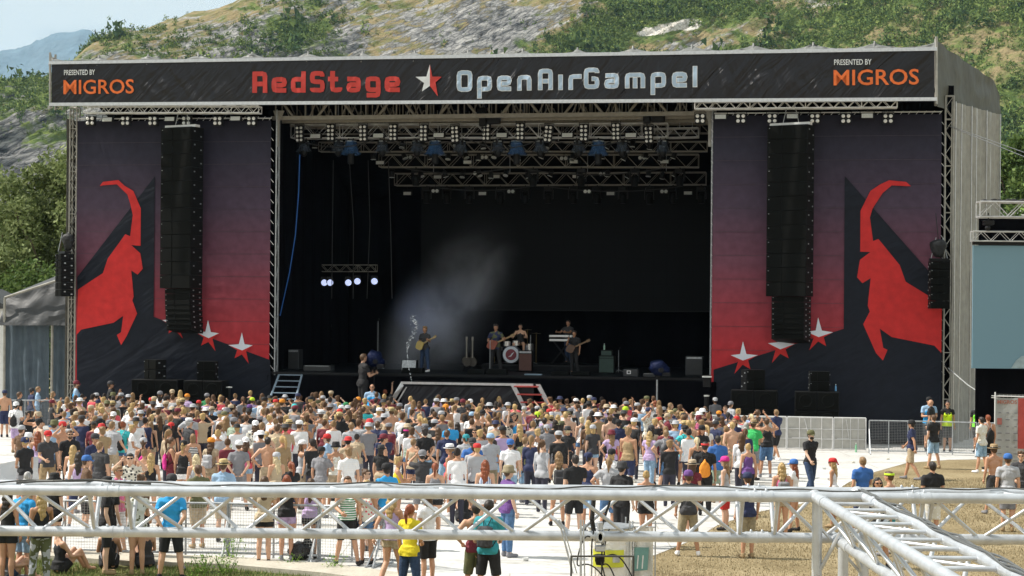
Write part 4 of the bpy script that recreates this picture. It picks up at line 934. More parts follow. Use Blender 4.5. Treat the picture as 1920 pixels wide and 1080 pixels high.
for i, (px, bl_) in enumerate([(570, 0), (635, 0), (658, 1), (717, 0), (782, 0), (816, 1), (864, 0), (934, 0), (969, 1), (1013, 0), (1085, 0), (1122, 1), (1167, 0), (1243, 0)]):
    p = S(px, 263, 2.3); lab = '%s moving head lamp, %s from the left below the front lighting truss' % ('blue bell-covered' if bl_ else 'smoky bell-covered', ORD[i])
    if not used[bl_]: place(mh[bl_], p, MST); mh[bl_]['label'] = lab; mh[bl_]['group'] = 'bell-covered moving heads'; used[bl_] = 1
    else: copy_thing(mh[bl_], p, MST, rz=i, label=lab, group='bell-covered moving heads')
# bare moving heads hanging under the rear trusses
def bare():
    t = thing('moving_head', 'b', 'stage light', (0, 0, 0), MST)
    m = MB(); m.cbox((0, 0, -.1), (.36, .26, .18), .03); m.tube((0, 0, 0), (0, 0, .1), .03); part(t, 'base_box', m, M_black)
    m = MB(); m.box((-.2, 0, -.34), (.05, .14, .4)); m.box((.2, 0, -.34), (.05, .14, .4)); part(t, 'yoke', m, M_black)
    m = MB(); m.ball((0, 0, -.48), .2, 12, rad=(.16, .17, .2)); m.lathe((0, 0, -.5), [(.13, -.25), (.15, -.22), (.15, 0)], 14); part(t, 'head', m, M_spk_side, 'auto'); return t
bh = bare(); nb_ = 0
for name, v, pts in (('rear', 8.5, [(800, 350), (838, 350), (880, 350), (938, 351), (985, 350), (1028, 350), (1075, 350), (1120, 350), (1168, 350), (1218, 351), (1262, 350), (1315, 350)]), ('middle', 5.5, [(780, 316), (1000, 316), (1090, 316), (1190, 316), (1275, 316)])):
    for i, (px, py) in enumerate(pts):
        lab = 'black moving head, %s from the left below the %s interior truss' % (ORD[i], name); p = S(px, py, v)
        if nb_ == 0: place(bh, p, MST); bh['label'] = lab; bh['group'] = 'bare moving heads'
        else: copy_thing(bh, p, MST, rz=(i*1.3) % 1 - .5, label=lab, group='bare moving heads')
        nb_ += 1
# twin round blinders (two rings)
def twin():
    t = thing('twin_round_lamp', 't', 'stage light', (0, 0, 0), MST)
    m = MB().cbox((0, .06, 0), (.34, .12, .18), .02); m.tube((0, .06, .08), (0, .06, .3), .012, 5); part(t, 'housing', m, M_black)
    for sx in (-1, 1):
        m = MB().lathe((sx*.085, -.01, 0), [(.075, 0), (.078, .02), (.058, .02), (.055, 0)], 14, axis=(0, -1, 0)); part(t, 'lamp_ring', m, M_flood)
    return t
tw = twin(); nt_ = 0
for name, v, pts in (('middle', 5.1, [(766, 295), (908, 295), (1057, 297), (1204, 296)]), ('rear', 8.0, [(894, 325), (1130, 326), (816, 358), (958, 359), (1101, 359), (1245, 359)])):
    for i, (px, py) in enumerate(pts):
        if name == 'rear': lab = ('twin ring lamp, %s of two set inside the rear interior truss' % ['left', 'right'][i]) if i < 2 else 'twin ring lamp, %s from the left hanging under the rear interior truss' % ORD[i-2]
        else: lab = 'twin ring lamp, %s from the left on the middle interior truss' % ORD[i]
        p = S(px, py, v)
        if nt_ == 0: place(tw, p, MST); tw['label'] = lab; tw['group'] = 'twin ring lamps'
        else: copy_thing(tw, p, MST, label=lab, group='twin ring lamps')
        nt_ += 1
# small par cans clustered in the rig
def par():
    t = thing('par_can', 'p', 'stage light', (0, 0, 0), MST); m = MB().lathe((0, 0, -.2), [(.10, -.16), (.11, -.14), (.10, .08), (.05, .14)], 14); m.tube((-.13, 0, -.2), (-.13, 0, 0), .012, 5); m.tube((.13, 0, -.2), (.13, 0, 0), .012, 5); m.tube((-.13, 0, 0), (.13, 0, 0), .012, 5); m.tube((0, 0, 0), (0, 0, .1), .02, 5); part(t, 'housing', m, M_black, 'auto')
    part(t, 'rim', MB().lathe((0, 0, -.36), [(.112, 0), (.115, .02), (.10, .02), (.095, 0)], 14), M_flood); return t
pc = par(); npc = 0
for nm_, v_, y_, x0_, x1_ in (('behind the front lighting truss', 3.4, 262, 590, 1290), ('hanging just below the middle interior truss', 6.3, 318, 735, 1300), ('above the middle interior truss', 4.6, 284, 700, 1300)):
    for i in range(15):
        p = S(x0_+(x1_-x0_)*(i+.5*math.sin(i*7))/14.5, y_+2*math.sin(i*3), v_); lab = 'small black par can, %s from the left %s' % (ORD[i], nm_)
        if npc == 0: place(pc, p, MST); pc['label'] = lab; pc['group'] = 'small par cans'
        else: o = copy_thing(pc, p, MST, rz=i, label=lab, group='small par cans'); o.matrix_world = o.matrix_world@Matrix.Rotation(.5*math.sin(i*5), 4, 'X')
        npc += 1
light_truss('dim truss between the front and middle lighting trusses', 600, 276, 1326, 275, 4.2, .40, .4, .018, mt=M_truss_shaded)
light_truss('dim slim truss high behind the front lighting truss', 560, 243, 1330, 241, 3.9, .40, .4, .018, mt=M_truss_shaded)
for i, (x0_, x1_, y_, v_, sag) in enumerate(((560, 700, 262, 2.0, 14), (720, 860, 262, 2.0, 10), (880, 1010, 262, 2.0, 16), (1030, 1180, 261, 2.0, 12), (760, 950, 316, 5.3, 9), (980, 1240, 316, 5.3, 12), (800, 1000, 349, 8.2, 8), (1020, 1280, 349, 8.2, 10))):
    m = MB(); m.path([S(x0_+(x1_-x0_)*k/12, y_+sag*4*(k/12)*(1-k/12), v_) for k in range(13)], .022, 5); single('drooping_cable', m, M_cable, 'black cable loop, %s in order, drooping under the lighting trusses' % ORD[i], 'cable', MST, group='cables drooping in the rig')
# the five lit lamps
M_lit, nt, b = newmat('lit_lamp'); b.inputs['Base Color'].default_value = (.7, .75, .9, 1)
vo = nod(nt, 'ShaderNodeTexVoronoi'); vo.inputs['Scale'].default_value = 16; tc = nod(nt, 'ShaderNodeTexCoord'); lnk(nt, tc.outputs['Object'], vo.inputs[0])
cr = nod(nt, 'ShaderNodeValToRGB'); cr.color_ramp.elements[0].color = (.8, .86, 1, 1); cr.color_ramp.elements[1].color = (.32, .38, .62, 1); cr.color_ramp.elements[1].position = .55
lnk(nt, vo.outputs['Distance'], cr.inputs[0]); lnk(nt, cr.outputs[0], b.inputs['Emission Color']); b.inputs['Emission Strength'].default_value = 1.0
lit0 = None
for i, px in enumerate((608, 619, 653, 670, 702)):
    p = S(px, 530 if i < 3 else 527.5, 7.6); lab = 'round lit white lamp, %s from the left under the short truss' % ORD[i]
    if i == 0:
        t = lit0 = thing('lit_wash_lamp', lab, 'stage light', (0, 0, 0), MST, group='lit round wash lamps')
        m = MB().lathe((0, 0, 0), [(.155, 0), (.15, -.05), (.10, -.2), (.05, -.3)], 16, axis=(0, -1, 0)); m.box((0, .15, .22), (.2, .15, .1)); m.tube((-.16, .08, 0), (-.12, .12, .25), .015); m.tube((.16, .08, 0), (.12, .12, .25), .015); part(t, 'housing', m, M_black)
        m = MB().lathe((0, -.005, 0), [(.145, 0), (.12, .02), (.001, .03)], 18, axis=(0, -1, 0)); part(t, 'lens', m, M_lit, True); place(t, p, MST, rz=.5)
    else: copy_thing(lit0, p, MST, rz=.55-.07*i, label=lab, group='lit round wash lamps')
lp = bpy.data.lights.new('wash_beam', 'SPOT'); lpo = bpy.data.objects.new('wash_beam', lp); COL.objects.link(lpo)
lp.energy = 230; lp.color = (.4, .55, 1.0); lp.spot_size = math.radians(34); lp.shadow_soft_size = .3; lp.spot_blend = .6
lpo.location = MST@S(655, 530, 7.2); tgt = MST@S(860, 600, 3.5); lpo.rotation_euler = (lpo.location-tgt).to_track_quat('Z', 'Y').to_euler()

# chain motors on the fascia trusses / big black pendants
for lab, px, y0, y1 in (('black chain hoist hanging through the roof beams left of centre', 906, 196, 252), ('black chain hoist hanging through the roof beams right of centre', 1213, 196, 246)):
    a_ = S(px, y0, 1.3); c_ = S(px, y1, 1.3)
    m = MB().cbox(((a_.x+c_.x)/2, 1.3, (a_.z+c_.z)/2+.1), (.3, .3, (a_.z-c_.z)*.62), .05); m.tube(a_, c_, .02); m.cbox((a_.x+.45, 1.3, (a_.z+c_.z)/2-.05), (.55, .25, .28), .04); m.box((a_.x-.12, 1.15, a_.z-.25), (.18, .12, .12))
    single('chain_hoist', m, M_black, lab, 'hoist', MST, group='chain hoists')

# video wall at the back
M_led, nt, b = newmat('led_wall'); b.inputs['Base Color'].default_value = (.012, .014, .016, 1); b.inputs['Roughness'].default_value = .6; b.inputs['Specular IOR Level'].default_value = .15
br_ = nod(nt, 'ShaderNodeTexBrick'); br_.offset = 0; br_.inputs['Scale'].default_value = 1; br_.inputs['Brick Width'].default_value = .6; br_.inputs['Row Height'].default_value = .6; br_.inputs['Mortar Size'].default_value = .012
br_.inputs['Color1'].default_value = (.0055, .0065, .0075, 1); br_.inputs['Color2'].default_value = (.0048, .0058, .0068, 1); br_.inputs['Mortar'].default_value = (.003, .0035, .004, 1)
tc = nod(nt, 'ShaderNodeTexCoord'); mp = nod(nt, 'ShaderNodeMapping'); mp.inputs['Rotation'].default_value = (PI/2, 0, 0); lnk(nt, tc.outputs['Object'], mp.inputs[0]); lnk(nt, mp.outputs[0], br_.inputs[0]); lnk(nt, br_.outputs[0], b.inputs['Base Color'])
a_, b2 = S(790, 350, 11.5), S(1330, 583, 11.5)
t = thing('video_wall', 'large switched-off black video wall hanging at the rear of the stage', 'screen', ((a_.x+b2.x)/2, 11.5, b2.z), MST)
m = MB().box(((a_.x+b2.x)/2+.5, 11.6, (a_.z+b2.z)/2), (b2.x-a_.x+1, .12, a_.z-b2.z)); part(t, 'panel_face', m, M_led)
m = MB().box(((a_.x+b2.x)/2+.5, 11.56, b2.z-.03), (b2.x-a_.x+1, .2, .05)); part(t, 'lower_frame', m, M_black)

# blue rope and hanging cables in the left of the opening
M_blue_rope = mat('blue_rope', (.02, .12, .42), .6, 0, .1, 20, .2, 60, .003)
m = MB(); pts = [S(562+dx, y, 1.0) for dx, y in ((0, 290), (-2, 360), (-8, 440), (-19, 510), (-30, 560), (-37, 592))]; m.path(pts, .022, 5)
single('blue_rope', m, M_blue_rope, 'blue rope hanging down inside the left edge of the stage opening', 'rope', MST)
for i, (xa, xb, v) in enumerate(((625, 622, 4), (655, 662, 4.5), (690, 688, 5), (728, 735, 5))):
    m = MB(); m.path([S(xa, 300, v), S((xa+xb)/2+5*math.sin(i), 420, v), S(xb, 560, v)], .02, 4); single('hanging_cable', m, M_cable, 'thin black cable, %s from the left, hanging in the dark stage left' % ORD[i], 'cable', MST, group='cables hanging at stage left')

# thrust platform in front, stairs
a_, b2 = S(752, 716, -2.2), S(1000, 719.5, -2.2); zt2 = a_.z
t = thing('thrust_platform', 'low black-draped thrust platform with bright metal front edge before the stage', 'platform', ((a_.x+b2.x)/2, -2.2, 0), MST)
m = MB().slab([(a_.x, -2.15, zt2-.03), (b2.x, -2.15, zt2-.03), (b2.x-.1, -.05, zt2-.03), (a_.x+.1, -.05, zt2-.03)], (0, 0, -.12)); part(t, 'deck', m, M_deck)
m = MB().box(((a_.x+b2.x)/2, -2.2, zt2-.035), (b2.x-a_.x, .08, .09)); part(t, 'front_rim', m, M_alu)
m = MB().grid(lambda u_, w_: Vector((a_.x+(b2.x-a_.x)*u_, -2.12+.03*mnoise.noise(Vector((u_*20, w_*2, 0))), (zt2-.1)*w_)), 60, 4); part(t, 'drape', m, M_fascia, True)
m = MB(); m.slab([(a_.x, -2.2, zt2), (a_.x-.25, -2.3, zt2-.45), (a_.x-.9, -2.3, zt2-1.6), (a_.x-.75, -2.3, zt2-1.6), (a_.x+.1, -2.2, zt2-.15)], (0, .05, 0)); m.tube((a_.x+.2, -2.1, zt2-.2), (a_.x-.55, -2.25, zt2-1.5), .03)
part(t, 'side_ramp_rail', m, M_alu)
M_redpaint = mat('red_paint', (.42, .05, .04), .5)
t = thing('side_steps', 'red edged metal steps at the right end of the thrust platform', 'steps', (b2.x, -2.2, 0), MST)
m = MB()
for off in (0, 1.0): m.slab([(b2.x-.9+off, -2.3, zt2), (b2.x-.72+off, -2.3, zt2), (b2.x+.15+off, -2.3, zt2-1.6), (b2.x-.03+off, -2.3, zt2-1.6)], (0, .06, 0))
part(t, 'stringer', m, M_alu); m = MB()
for k in range(5): m.box((b2.x-.25+.13*k, -2.27, zt2-.1-.3*k), (.95, .25, .05))
part(t, 'tread', m, M_redpaint)
t = thing('stage_stairs', 'pale blue metal stairs leading up to the left edge of the stage', 'stairs', (S(538, 740, -1.2).x, -1.2, 0), MST)
M_bluegrey = mat('blue_grey_paint', (.28, .36, .45), .5)
tl, tr = S(523, 703, -.2), S(566, 703, -.2); blp, brp = S(508, 742, -1.4), S(556, 742, -1.4)
dl = (blp-tl); dr = (brp-tr); kz = tl.z/(tl.z-blp.z)
m = MB(); m.tube(tl, tl+dl*kz, .04); m.tube(tr, tr+dr*kz, .04); part(t, 'stringer', m, M_bluegrey)
m = MB()
for k in range(11): f = k/10*kz*.98; p, q = tl+dl*f, tr+dr*f; m.box((p+q)/2, ((q-p).length, .22, .03))
part(t, 'tread', m, M_bluegrey)

# left tent
M_tent = cloth_mat('grey_tent_pvc', (.05, .053, .058), .55, .1, .9, .4, (1, 1, 1), 1.0, .12)[0]
M_tentwall = cloth_mat('blue_grey_tent_wall', (.075, .10, .125), .6, .15, .9, .3, (2.2, 2.2, .4), 1.2, .1, (0, .1, 0))[0]
t = thing('side_tent', 'grey pitched tent with blue-grey side walls left of the stage', 'tent', (-3, 1, 0), MST)
def T(px, py, v=1.0): return S(px, py, v)
e0, e1, e2, e3 = T(8, 556), T(104, 527), T(141, 527), T(141, 610)
def tentroof(a, b_):
    px = 10+132*a; yt_ = 556+(527-556)*min(1, a/.72); p = T(px, 610+(yt_-610)*b_); p.y += .6*(1-b_)*-1+.10*mnoise.noise(Vector((a*5, b_*3, 0))); return p
m = MB().grid(tentroof, 50, 20); m.grid(lambda a, b_: tentroof(a, 1)+Vector((0, 5*b_, -.0+1.0*b_)), 30, 3); part(t, 'roof', m, M_tent, True)
m = MB().grid(lambda a, b_: Vector((T(12, 600).x+(T(97, 600).x-T(12, 600).x)*a, .8+.07*math.sin(a*22)+.06*mnoise.noise(Vector((a*6, b_*3, 0))), T(12, 608).z*b_)), 60, 10)
part(t, 'side_wall', m, M_tentwall, True)
m = MB().grid(lambda a, b_: Vector((T(100, 600).x+(T(141, 600).x-T(100, 600).x)*a, .8+.06*math.sin(a*14), T(12, 608).z*b_)), 30, 10); part(t, 'side_wall', m, M_tentwall, True)
m = MB()
for px, y in ((9, 558), (98, 596), (141, 527)): p = T(px, y, .55); m.tube((p.x, .55, 0), p, .06)
m.tube(T(9, 558, .6), T(104, 527, .6), .05)
part(t, 'pole', m, M_alu_dull)
m = MB().grid(lambda a, b_: T(91+50*a, 604-18*a**2-2+(9-2*a)*b_*-1, .3+.3*a), 16, 4); part(t, 'rain_flap', m, M_tent, True)
# white van edge at far left behind the fence
t = thing('white_marquee', 'white marquee gable half visible at the far left edge', 'tent', (T(-10, 600, 3).x, 3, 0), MST)
m = MB(); A_ = [T(-60, 575, 3), T(6, 570, 3), T(7, 760, 3), T(-60, 760, 3)]; m.slab(A_, (0, 3, 0)); part(t, 'wall', m, M_white)
m = MB(); m.slab([T(-60, 540, 2.9), T(8, 571, 2.9), T(8, 578, 2.9), T(-60, 585, 2.9)], (0, 3.2, 0)); part(t, 'roof', m, M_tent)
# ================================================================== PEOPLE (bodies are one remeshed surface; clothes and hair follow them)
M_skin = objcol_mat('skin', .55, .06, 5, .15, 30, .004)
M_cloth = objcol_mat('garment_cloth', .85, .10, 6, 1.0, 9, .035, stretch=(1, 1, .55))
M_denim = objcol_mat('garment_denim', .85, .22, 18, .8, 14, .02)
M_hair = objcol_mat('hair', .5, .35, 40, .9, 40, .02, stretch=(1, 1, .25))
M_strawhat = objcol_mat('woven_straw', .8, .15, 60, .5, 80, .004)
M_dark = mat('dark_glass', (.01, .01, .012), .15, 0, .1, 5, 0)
M_lips = mat('lips', (.35, .10, .09), .5, 0, .1, 5, 0)
M_nail = M_lips
def pattern_mat(name, kind):
    m, nt, b = newmat(name); b.inputs['Roughness'].default_value = .85; oi = nod(nt, 'ShaderNodeObjectInfo'); tc = nod(nt, 'ShaderNodeTexCoord')
    if kind == 'stripes':
        w = nod(nt, 'ShaderNodeTexWave'); w.inputs['Scale'].default_value = 9; w.bands_direction = 'X'; src = w.outputs['Fac']
    elif kind == 'hoops':
        w = nod(nt, 'ShaderNodeTexWave'); w.inputs['Scale'].default_value = 7; w.bands_direction = 'Z'; src = w.outputs['Fac']
    elif kind == 'floral':
        w = nod(nt, 'ShaderNodeTexVoronoi'); w.inputs['Scale'].default_value = 14; src = w.outputs['Distance']
    elif kind == 'camo':
        w = nod(nt, 'ShaderNodeTexNoise'); w.inputs['Scale'].default_value = 7; src = w.outputs[0]
    else:
        w = nod(nt, 'ShaderNodeTexChecker'); w.inputs['Scale'].default_value = 14; src = w.outputs['Fac']
    lnk(nt, tc.outputs['Object'], w.inputs[0])
    cr = nod(nt, 'ShaderNodeValToRGB'); cr.color_ramp.interpolation = 'CONSTANT'; el = cr.color_ramp.elements
    el[1].position = {'floral': .34, 'camo': .5}.get(kind, .5)
    el[0].color = (0, 0, 0, 1); el[1].color = (1, 1, 1, 1); lnk(nt, src, cr.inputs[0])
    mx = nod(nt, 'ShaderNodeMixRGB'); lnk(nt, cr.outputs[0], mx.inputs[0]); lnk(nt, oi.outputs['Color'], mx.inputs[1]); mx.inputs[2].default_value = {'stripes': (.8, .8, .8, 1), 'hoops': (.8, .8, .8, 1), 'floral': (.7, .68, .6, 1), 'camo': (.10, .11, .05, 1)}.get(kind, (.75, .78, .8, 1))
    lnk(nt, mx.outputs[0], b.inputs['Base Color']); return m
PAT = {k: pattern_mat('printed_'+k, k) for k in ('stripes', 'hoops', 'floral', 'camo', 'checks')}

def cone(mb, a, b_, ra, rb, flat_a=False, flat_b=False, n=12):
    mb.tube(a, b_, ra, n, r2=rb)
    if not flat_a: mb.ball(a, ra, 12)
    if not flat_b: mb.ball(b_, rb, 12)
def remesh(mb, vox, smooth=4, cut=None, mats=None, name='m', extra=None, disp=None):
    me = mb.mesh('tmp', mats[0] if mats else M_skin); ob = bpy.data.objects.new('tmp', me); COL.objects.link(ob)
    r = ob.modifiers.new('r', 'REMESH'); r.mode = 'VOXEL'; r.voxel_size = vox
    s = ob.modifiers.new('s', 'SMOOTH'); s.iterations = smooth; s.factor = .5
    dg = bpy.context.evaluated_depsgraph_get(); dg.update(); me2 = bpy.data.meshes.new_from_object(ob.evaluated_get(dg)); bpy.data.objects.remove(ob); bpy.data.meshes.remove(me)
    me2.name = name
    if cut or extra or disp:
        bm = bmesh.new(); bm.from_mesh(me2)
        for (co, no) in (cut or []): bmesh.ops.bisect_plane(bm, geom=bm.verts[:]+bm.edges[:]+bm.faces[:], plane_co=co, plane_no=no, clear_outer=True)
        if disp:
            bm.normal_update()
            for v in bm.verts: v.co += v.normal*disp(v.co)
        if extra:
            for (emb, mi) in extra:
                vs = [bm.verts.new(v) for v in emb.v]
                for f in emb.f:
                    try: nf = bm.faces.new([vs[i] for i in f]); nf.material_index = mi
                    except ValueError: pass
        bm.to_mesh(me2); bm.free()
    me2.materials.clear()
    for q in (mats or [M_skin]): me2.materials.append(q)
    me2.polygons.foreach_set('use_smooth', [True]*len(me2.polygons)); me2.update(); return me2
# --- poses.  arms: (elbow offset from shoulder, wrist offset from elbow) for the right side, mirrored for the left
ARM = {'down': ((.05, -.02, -.285), (.01, .07, -.24)), 'hips': ((.19, -.10, -.20), (-.13, .12, -.17)), 'fold': ((.05, .06, -.28), (-.20, .18, .02)),
       'drink': ((.06, .16, -.23), (-.10, .11, .20)), 'phone': ((.03, .10, -.27), (-.07, .22, .07)), 'shade': ((.15, .18, .02), (-.17, .06, .18)),
       'up': ((.08, .04, .28), (.0, .04, .25)), 'hold': ((.03, .05, -.28), (-.10, .20, -.08)), 'back': ((.07, -.10, -.26), (-.13, -.06, -.20)), 'swingf': ((.04, .12, -.26), (.0, .17, -.17)), 'swingb': ((.06, -.16, -.24), (.02, -.04, -.25)),
       'fret': ((.14, .08, -.24), (.10, .20, .06)), 'pluck': ((.12, -.02, -.26), (-.17, .17, -.03)), 'mic': ((.10, .12, -.24), (-.12, .10, .22)), 'reach': ((.06, .22, -.16), (-.02, .24, .02)), 'drum': ((.12, .10, -.25), (-.02, .24, .02)), 'knee': ((.05, .15, -.24), (-.02, .20, -.12)), 'float': ((.03, .0, -.29), (.0, .06, -.25))}
LEG = {'stand': (((.0, .0), (.01, .0)), ((.0, .0), (.01, .0))), 'contra': (((.0, .0), (.02, .0)), ((.04, .07), (.09, .0))), 'wide': (((.05, .01), (.12, -.02)), ((.05, .0), (.12, .03))), 'stride': (((.0, .14), (.0, .24)), ((.0, -.02), (.0, -.27)))}
POSES = {'stand': ('down', 'down', 'stand'), 'hips': ('hips', 'hips', 'contra'), 'fold': ('fold', 'fold', 'stand'), 'drink': ('drink', 'down', 'contra'), 'phone': ('phone', 'phone', 'stand'), 'shade': ('shade', 'shade', 'contra'),
         'up': ('up', 'down', 'wide'), 'hold': ('hold', 'down', 'wide'), 'onehip': ('down', 'hips', 'contra'), 'back': ('back', 'back', 'wide'), 'walk': ('swingf', 'swingb', 'stride'), 'relax': ('float', 'hold', 'contra'),
         'guitar': ('pluck', 'fret', 'wide'), 'mic': ('mic', 'down', 'contra'), 'keys': ('reach', 'reach', 'stand')}
def hand(mb, w, d, side, curl=.5):
    """palm + five fingers at wrist w, pointing along d"""
    d = Vector(d).normalized(); sv = Vector((0, 1, 0)) if abs(d.y) < .8 else Vector((0, 0, 1)); n = d.cross(sv).normalized(); sv = n.cross(d).normalized()
    palm = w+d*.05; mb.ball(palm, .04, 8, M=None, rad=(.036, .036, .042))
    inn = n*(-1 if side > 0 else 1)
    for k, ln in enumerate((.070, .080, .075, .058)):
        b0 = w+d*.075+sv*(.028-.0185*k); b1 = b0+(d+inn*curl*.5).normalized()*ln*.5; b2 = b1+(d*.8+inn*curl*1.6).normalized()*ln*.5
        mb.tube(b0, b1, .0095, 6, r2=.0085); mb.tube(b1, b2, .0085, 6, r2=.006)
    b0 = w+d*.03+sv*.03; b1 = b0+(sv*.8+d*.7+inn*.4).normalized()*.04; mb.tube(b0, b1, .0115, 6, r2=.010); mb.tube(b1, b1+(d*.9+sv*.2+inn*.6).normalized()*.03, .010, 6, r2=.007)
def skel(sex, pose):
    f = sex == 'f'; a_r, a_l, lg = POSES[pose]; sh = .165 if f else .19; hp = .09
    K = {'f': f, 'sh': sh, 'hp': hp}; K['lg'] = lg
    for s, an, li in ((1, a_r, 0), (-1, a_l, 1)):
        S_ = Vector((s*sh, 0, 1.415)); e, w = ARM[an]; E = S_+Vector((s*e[0], e[1], e[2])); W = E+Vector((s*w[0], w[1], w[2])); K['arm', s] = (S_, E, W, an)
        (kx, ky), (fx, fy) = LEG[lg][li]; H = Vector((s*hp, 0, .90)); Kn = Vector((s*(hp+kx), ky, .49)); A = Vector((s*(hp+fx), fy-.01, .085)); K['leg', s] = (H, Kn, A)
    return K
def torso(mb, K, g=0.0, low=.86, neck=True):
    f = K['f']; sh = K['sh']
    mb.ball((0, -.005, .95), 1, 14, rad=((.165 if f else .155)+g, .115+g, .12+g)); mb.ball((0, 0, 1.10), 1, 14, rad=((.122 if f else .142)+g, .092+g, .17))
    mb.ball((0, 0, 1.27), 1, 14, rad=((.142 if f else .168)+g, .100+g, .17)); cone(mb, (-sh+.045, -.005, 1.40), (sh-.045, -.005, 1.40), .062+g*.8, .062+g*.8)
    for s in (-1, 1):
        cone(mb, (s*(sh-.05), -.01, 1.415), (s*.03, -.01, 1.475), .045+g*.7, .045+g*.6)
        if f: mb.ball((s*.065, .075, 1.27), 1, 10, rad=(.062+g, .055+g, .06+g))
        else: mb.ball((s*.07, .055, 1.31), 1, 10, rad=(.075+g, .05+g, .06+g))
        mb.ball((s*.08, -.05, .93), 1, 10, rad=(.085+g, .075+g, .085+g))
def head_at(mb, c=Vector((0, .015, 1.645))):
    mb.ball(c, 1, 14, rad=(.074, .094, .098)); mb.ball(c+Vector((0, .022, -.055)), 1, 12, rad=(.054, .066, .058)); cone(mb, c+Vector((0, .088, .012)), c+Vector((0, .104, -.022)), .010, .0135); mb.ball(c+Vector((0, .072, .028)), 1, 8, rad=(.05, .02, .014))
    mb.ball(c+Vector((0, .074, -.085)), 1, 8, rad=(.02, .016, .014))
    for s in (-1, 1): mb.ball(c+Vector((s*.077, -.002, -.012)), 1, 8, rad=(.012, .02, .03))
HC = Vector((0, .015, 1.645))
def face_extra():
    e = MB(); l = MB()
    for s in (-1, 1): e.ball(HC+Vector((s*.030, .083, .008)), 1, 6, rad=(.012, .008, .006)); e.tube(HC+Vector((s*.016, .094, .026)), HC+Vector((s*.046, .084, .028)), .004, 4)
    l.ball(HC+Vector((0, .094, -.052)), 1, 6, rad=(.020, .007, .006)); return [(e, 1), (l, 2)]
CACHE = {}
def body_mesh(sex, pose):
    if ('b', sex, pose) in CACHE: return CACHE['b', sex, pose]
    K = skel(sex, pose); mb = MB(); torso(mb, K); t = .92 if sex == 'f' else 1.0
    cone(mb, (0, -.012, 1.43), (0, .005, 1.57), .056*t, .050*t); head_at(mb); ex = MB()
    for s in (1, -1):
        S_, E, W, an = K['arm', s]; cone(mb, S_, S_.lerp(E, .45), .054*t, .047*t); cone(mb, S_.lerp(E, .45), E, .047*t, .036*t); cone(mb, E, E.lerp(W, .3), .037*t, .039*t); cone(mb, E.lerp(W, .3), W, .039*t, .025*t)
        hand(ex, W, W-E, s, .6 if an in ('down', 'float') else 1.2); mb.ball(W, .027, 8)
        H, Kn, A = K['leg', s]; up = 1.06 if sex == 'f' else 1.0
        cone(mb, H, H.lerp(Kn, .5), .092*up, .076*up); cone(mb, H.lerp(Kn, .5), Kn, .076*up, .054); cone(mb, Kn, Kn.lerp(A, .35)+Vector((0, -.018, 0)), .052, .056); cone(mb, Kn.lerp(A, .35)+Vector((0, -.018, 0)), A, .056, .036)
        cone(mb, A+Vector((0, -.02, -.045)), A+Vector((s*.015, .13, -.055)), .034, .028)
    me = remesh(mb, .0125, 4, mats=[M_skin, M_dark, M_lips], name='body', extra=[(ex, 0)]+face_extra()); CACHE['b', sex, pose] = me; return me
def top_mesh(sex, pose, kind):
    k = ('t', sex, pose, kind)
    if k in CACHE: return CACHE[k]
    K = skel(sex, pose); mb = MB(); g = .020 if kind != 'tank' else .012
    f = sex == 'f'
    if kind == 'tank':
        sh = K['sh']; mb.ball((0, -.005, .97), 1, 14, rad=(.168+g, .118+g, .11)); mb.ball((0, 0, 1.10), 1, 14, rad=((.130 if f else .145)+g, .094+g, .17)); mb.ball((0, 0, 1.26), 1, 14, rad=((.142 if f else .160)+g, .100+g, .15))
        for s in (-1, 1):
            mb.ball((s*.066, .07, 1.27), 1, 10, rad=(.062+g, .055+g, .06+g)); cone(mb, (s*.09, .06, 1.30), (s*.085, -.005, 1.475), .030, .022); cone(mb, (s*.085, -.005, 1.475), (s*.07, -.07, 1.30), .022, .034)
    else:
        torso(mb, K, g)
        for s in (1, -1):
            S_, E, W, an = K['arm', s]; q = .62 if not f else .45
            cone(mb, S_, S_.lerp(E, q), .068, .068, flat_b=True, n=14)
            if kind == 'long': cone(mb, S_.lerp(E, q), E, .06, .052); cone(mb, E, E.lerp(W, .9), .052, .042, flat_b=True)
    if kind != 'crop':
        mb.ball((0, -.005, .95), 1, 14, rad=((.165 if f else .155)+.034, .115+.034, .125))
        for s in (-1, 1): mb.ball((s*.08, -.05, .93), 1, 10, rad=(.085+.032, .075+.034, .10))
    hem = {'tank': .90, 'tee': .86, 'crop': 1.08, 'long': .86, 'dress': .62}[kind]
    if kind == 'dress': cone(mb, (0, 0, 1.0), (0, .01, .56), .17, .235, n=20)
    elif kind != 'crop': mb.lathe((0, 0, hem-.03), [(.196 if f else .188, 0), (.180 if f else .176, .2)], 20, sy=.80)
    me = remesh(mb, .016, 3, cut=[((0, 0, hem), (0, 0, -1))], mats=[M_cloth], name='shirt', disp=lambda c: .010*mnoise.noise(Vector((c.x*10, c.y*10, c.z*6)))+.006*mnoise.noise(Vector((c.x*5+c.z*16, c.y*7, c.z*9))))
    CACHE[k] = me; return me
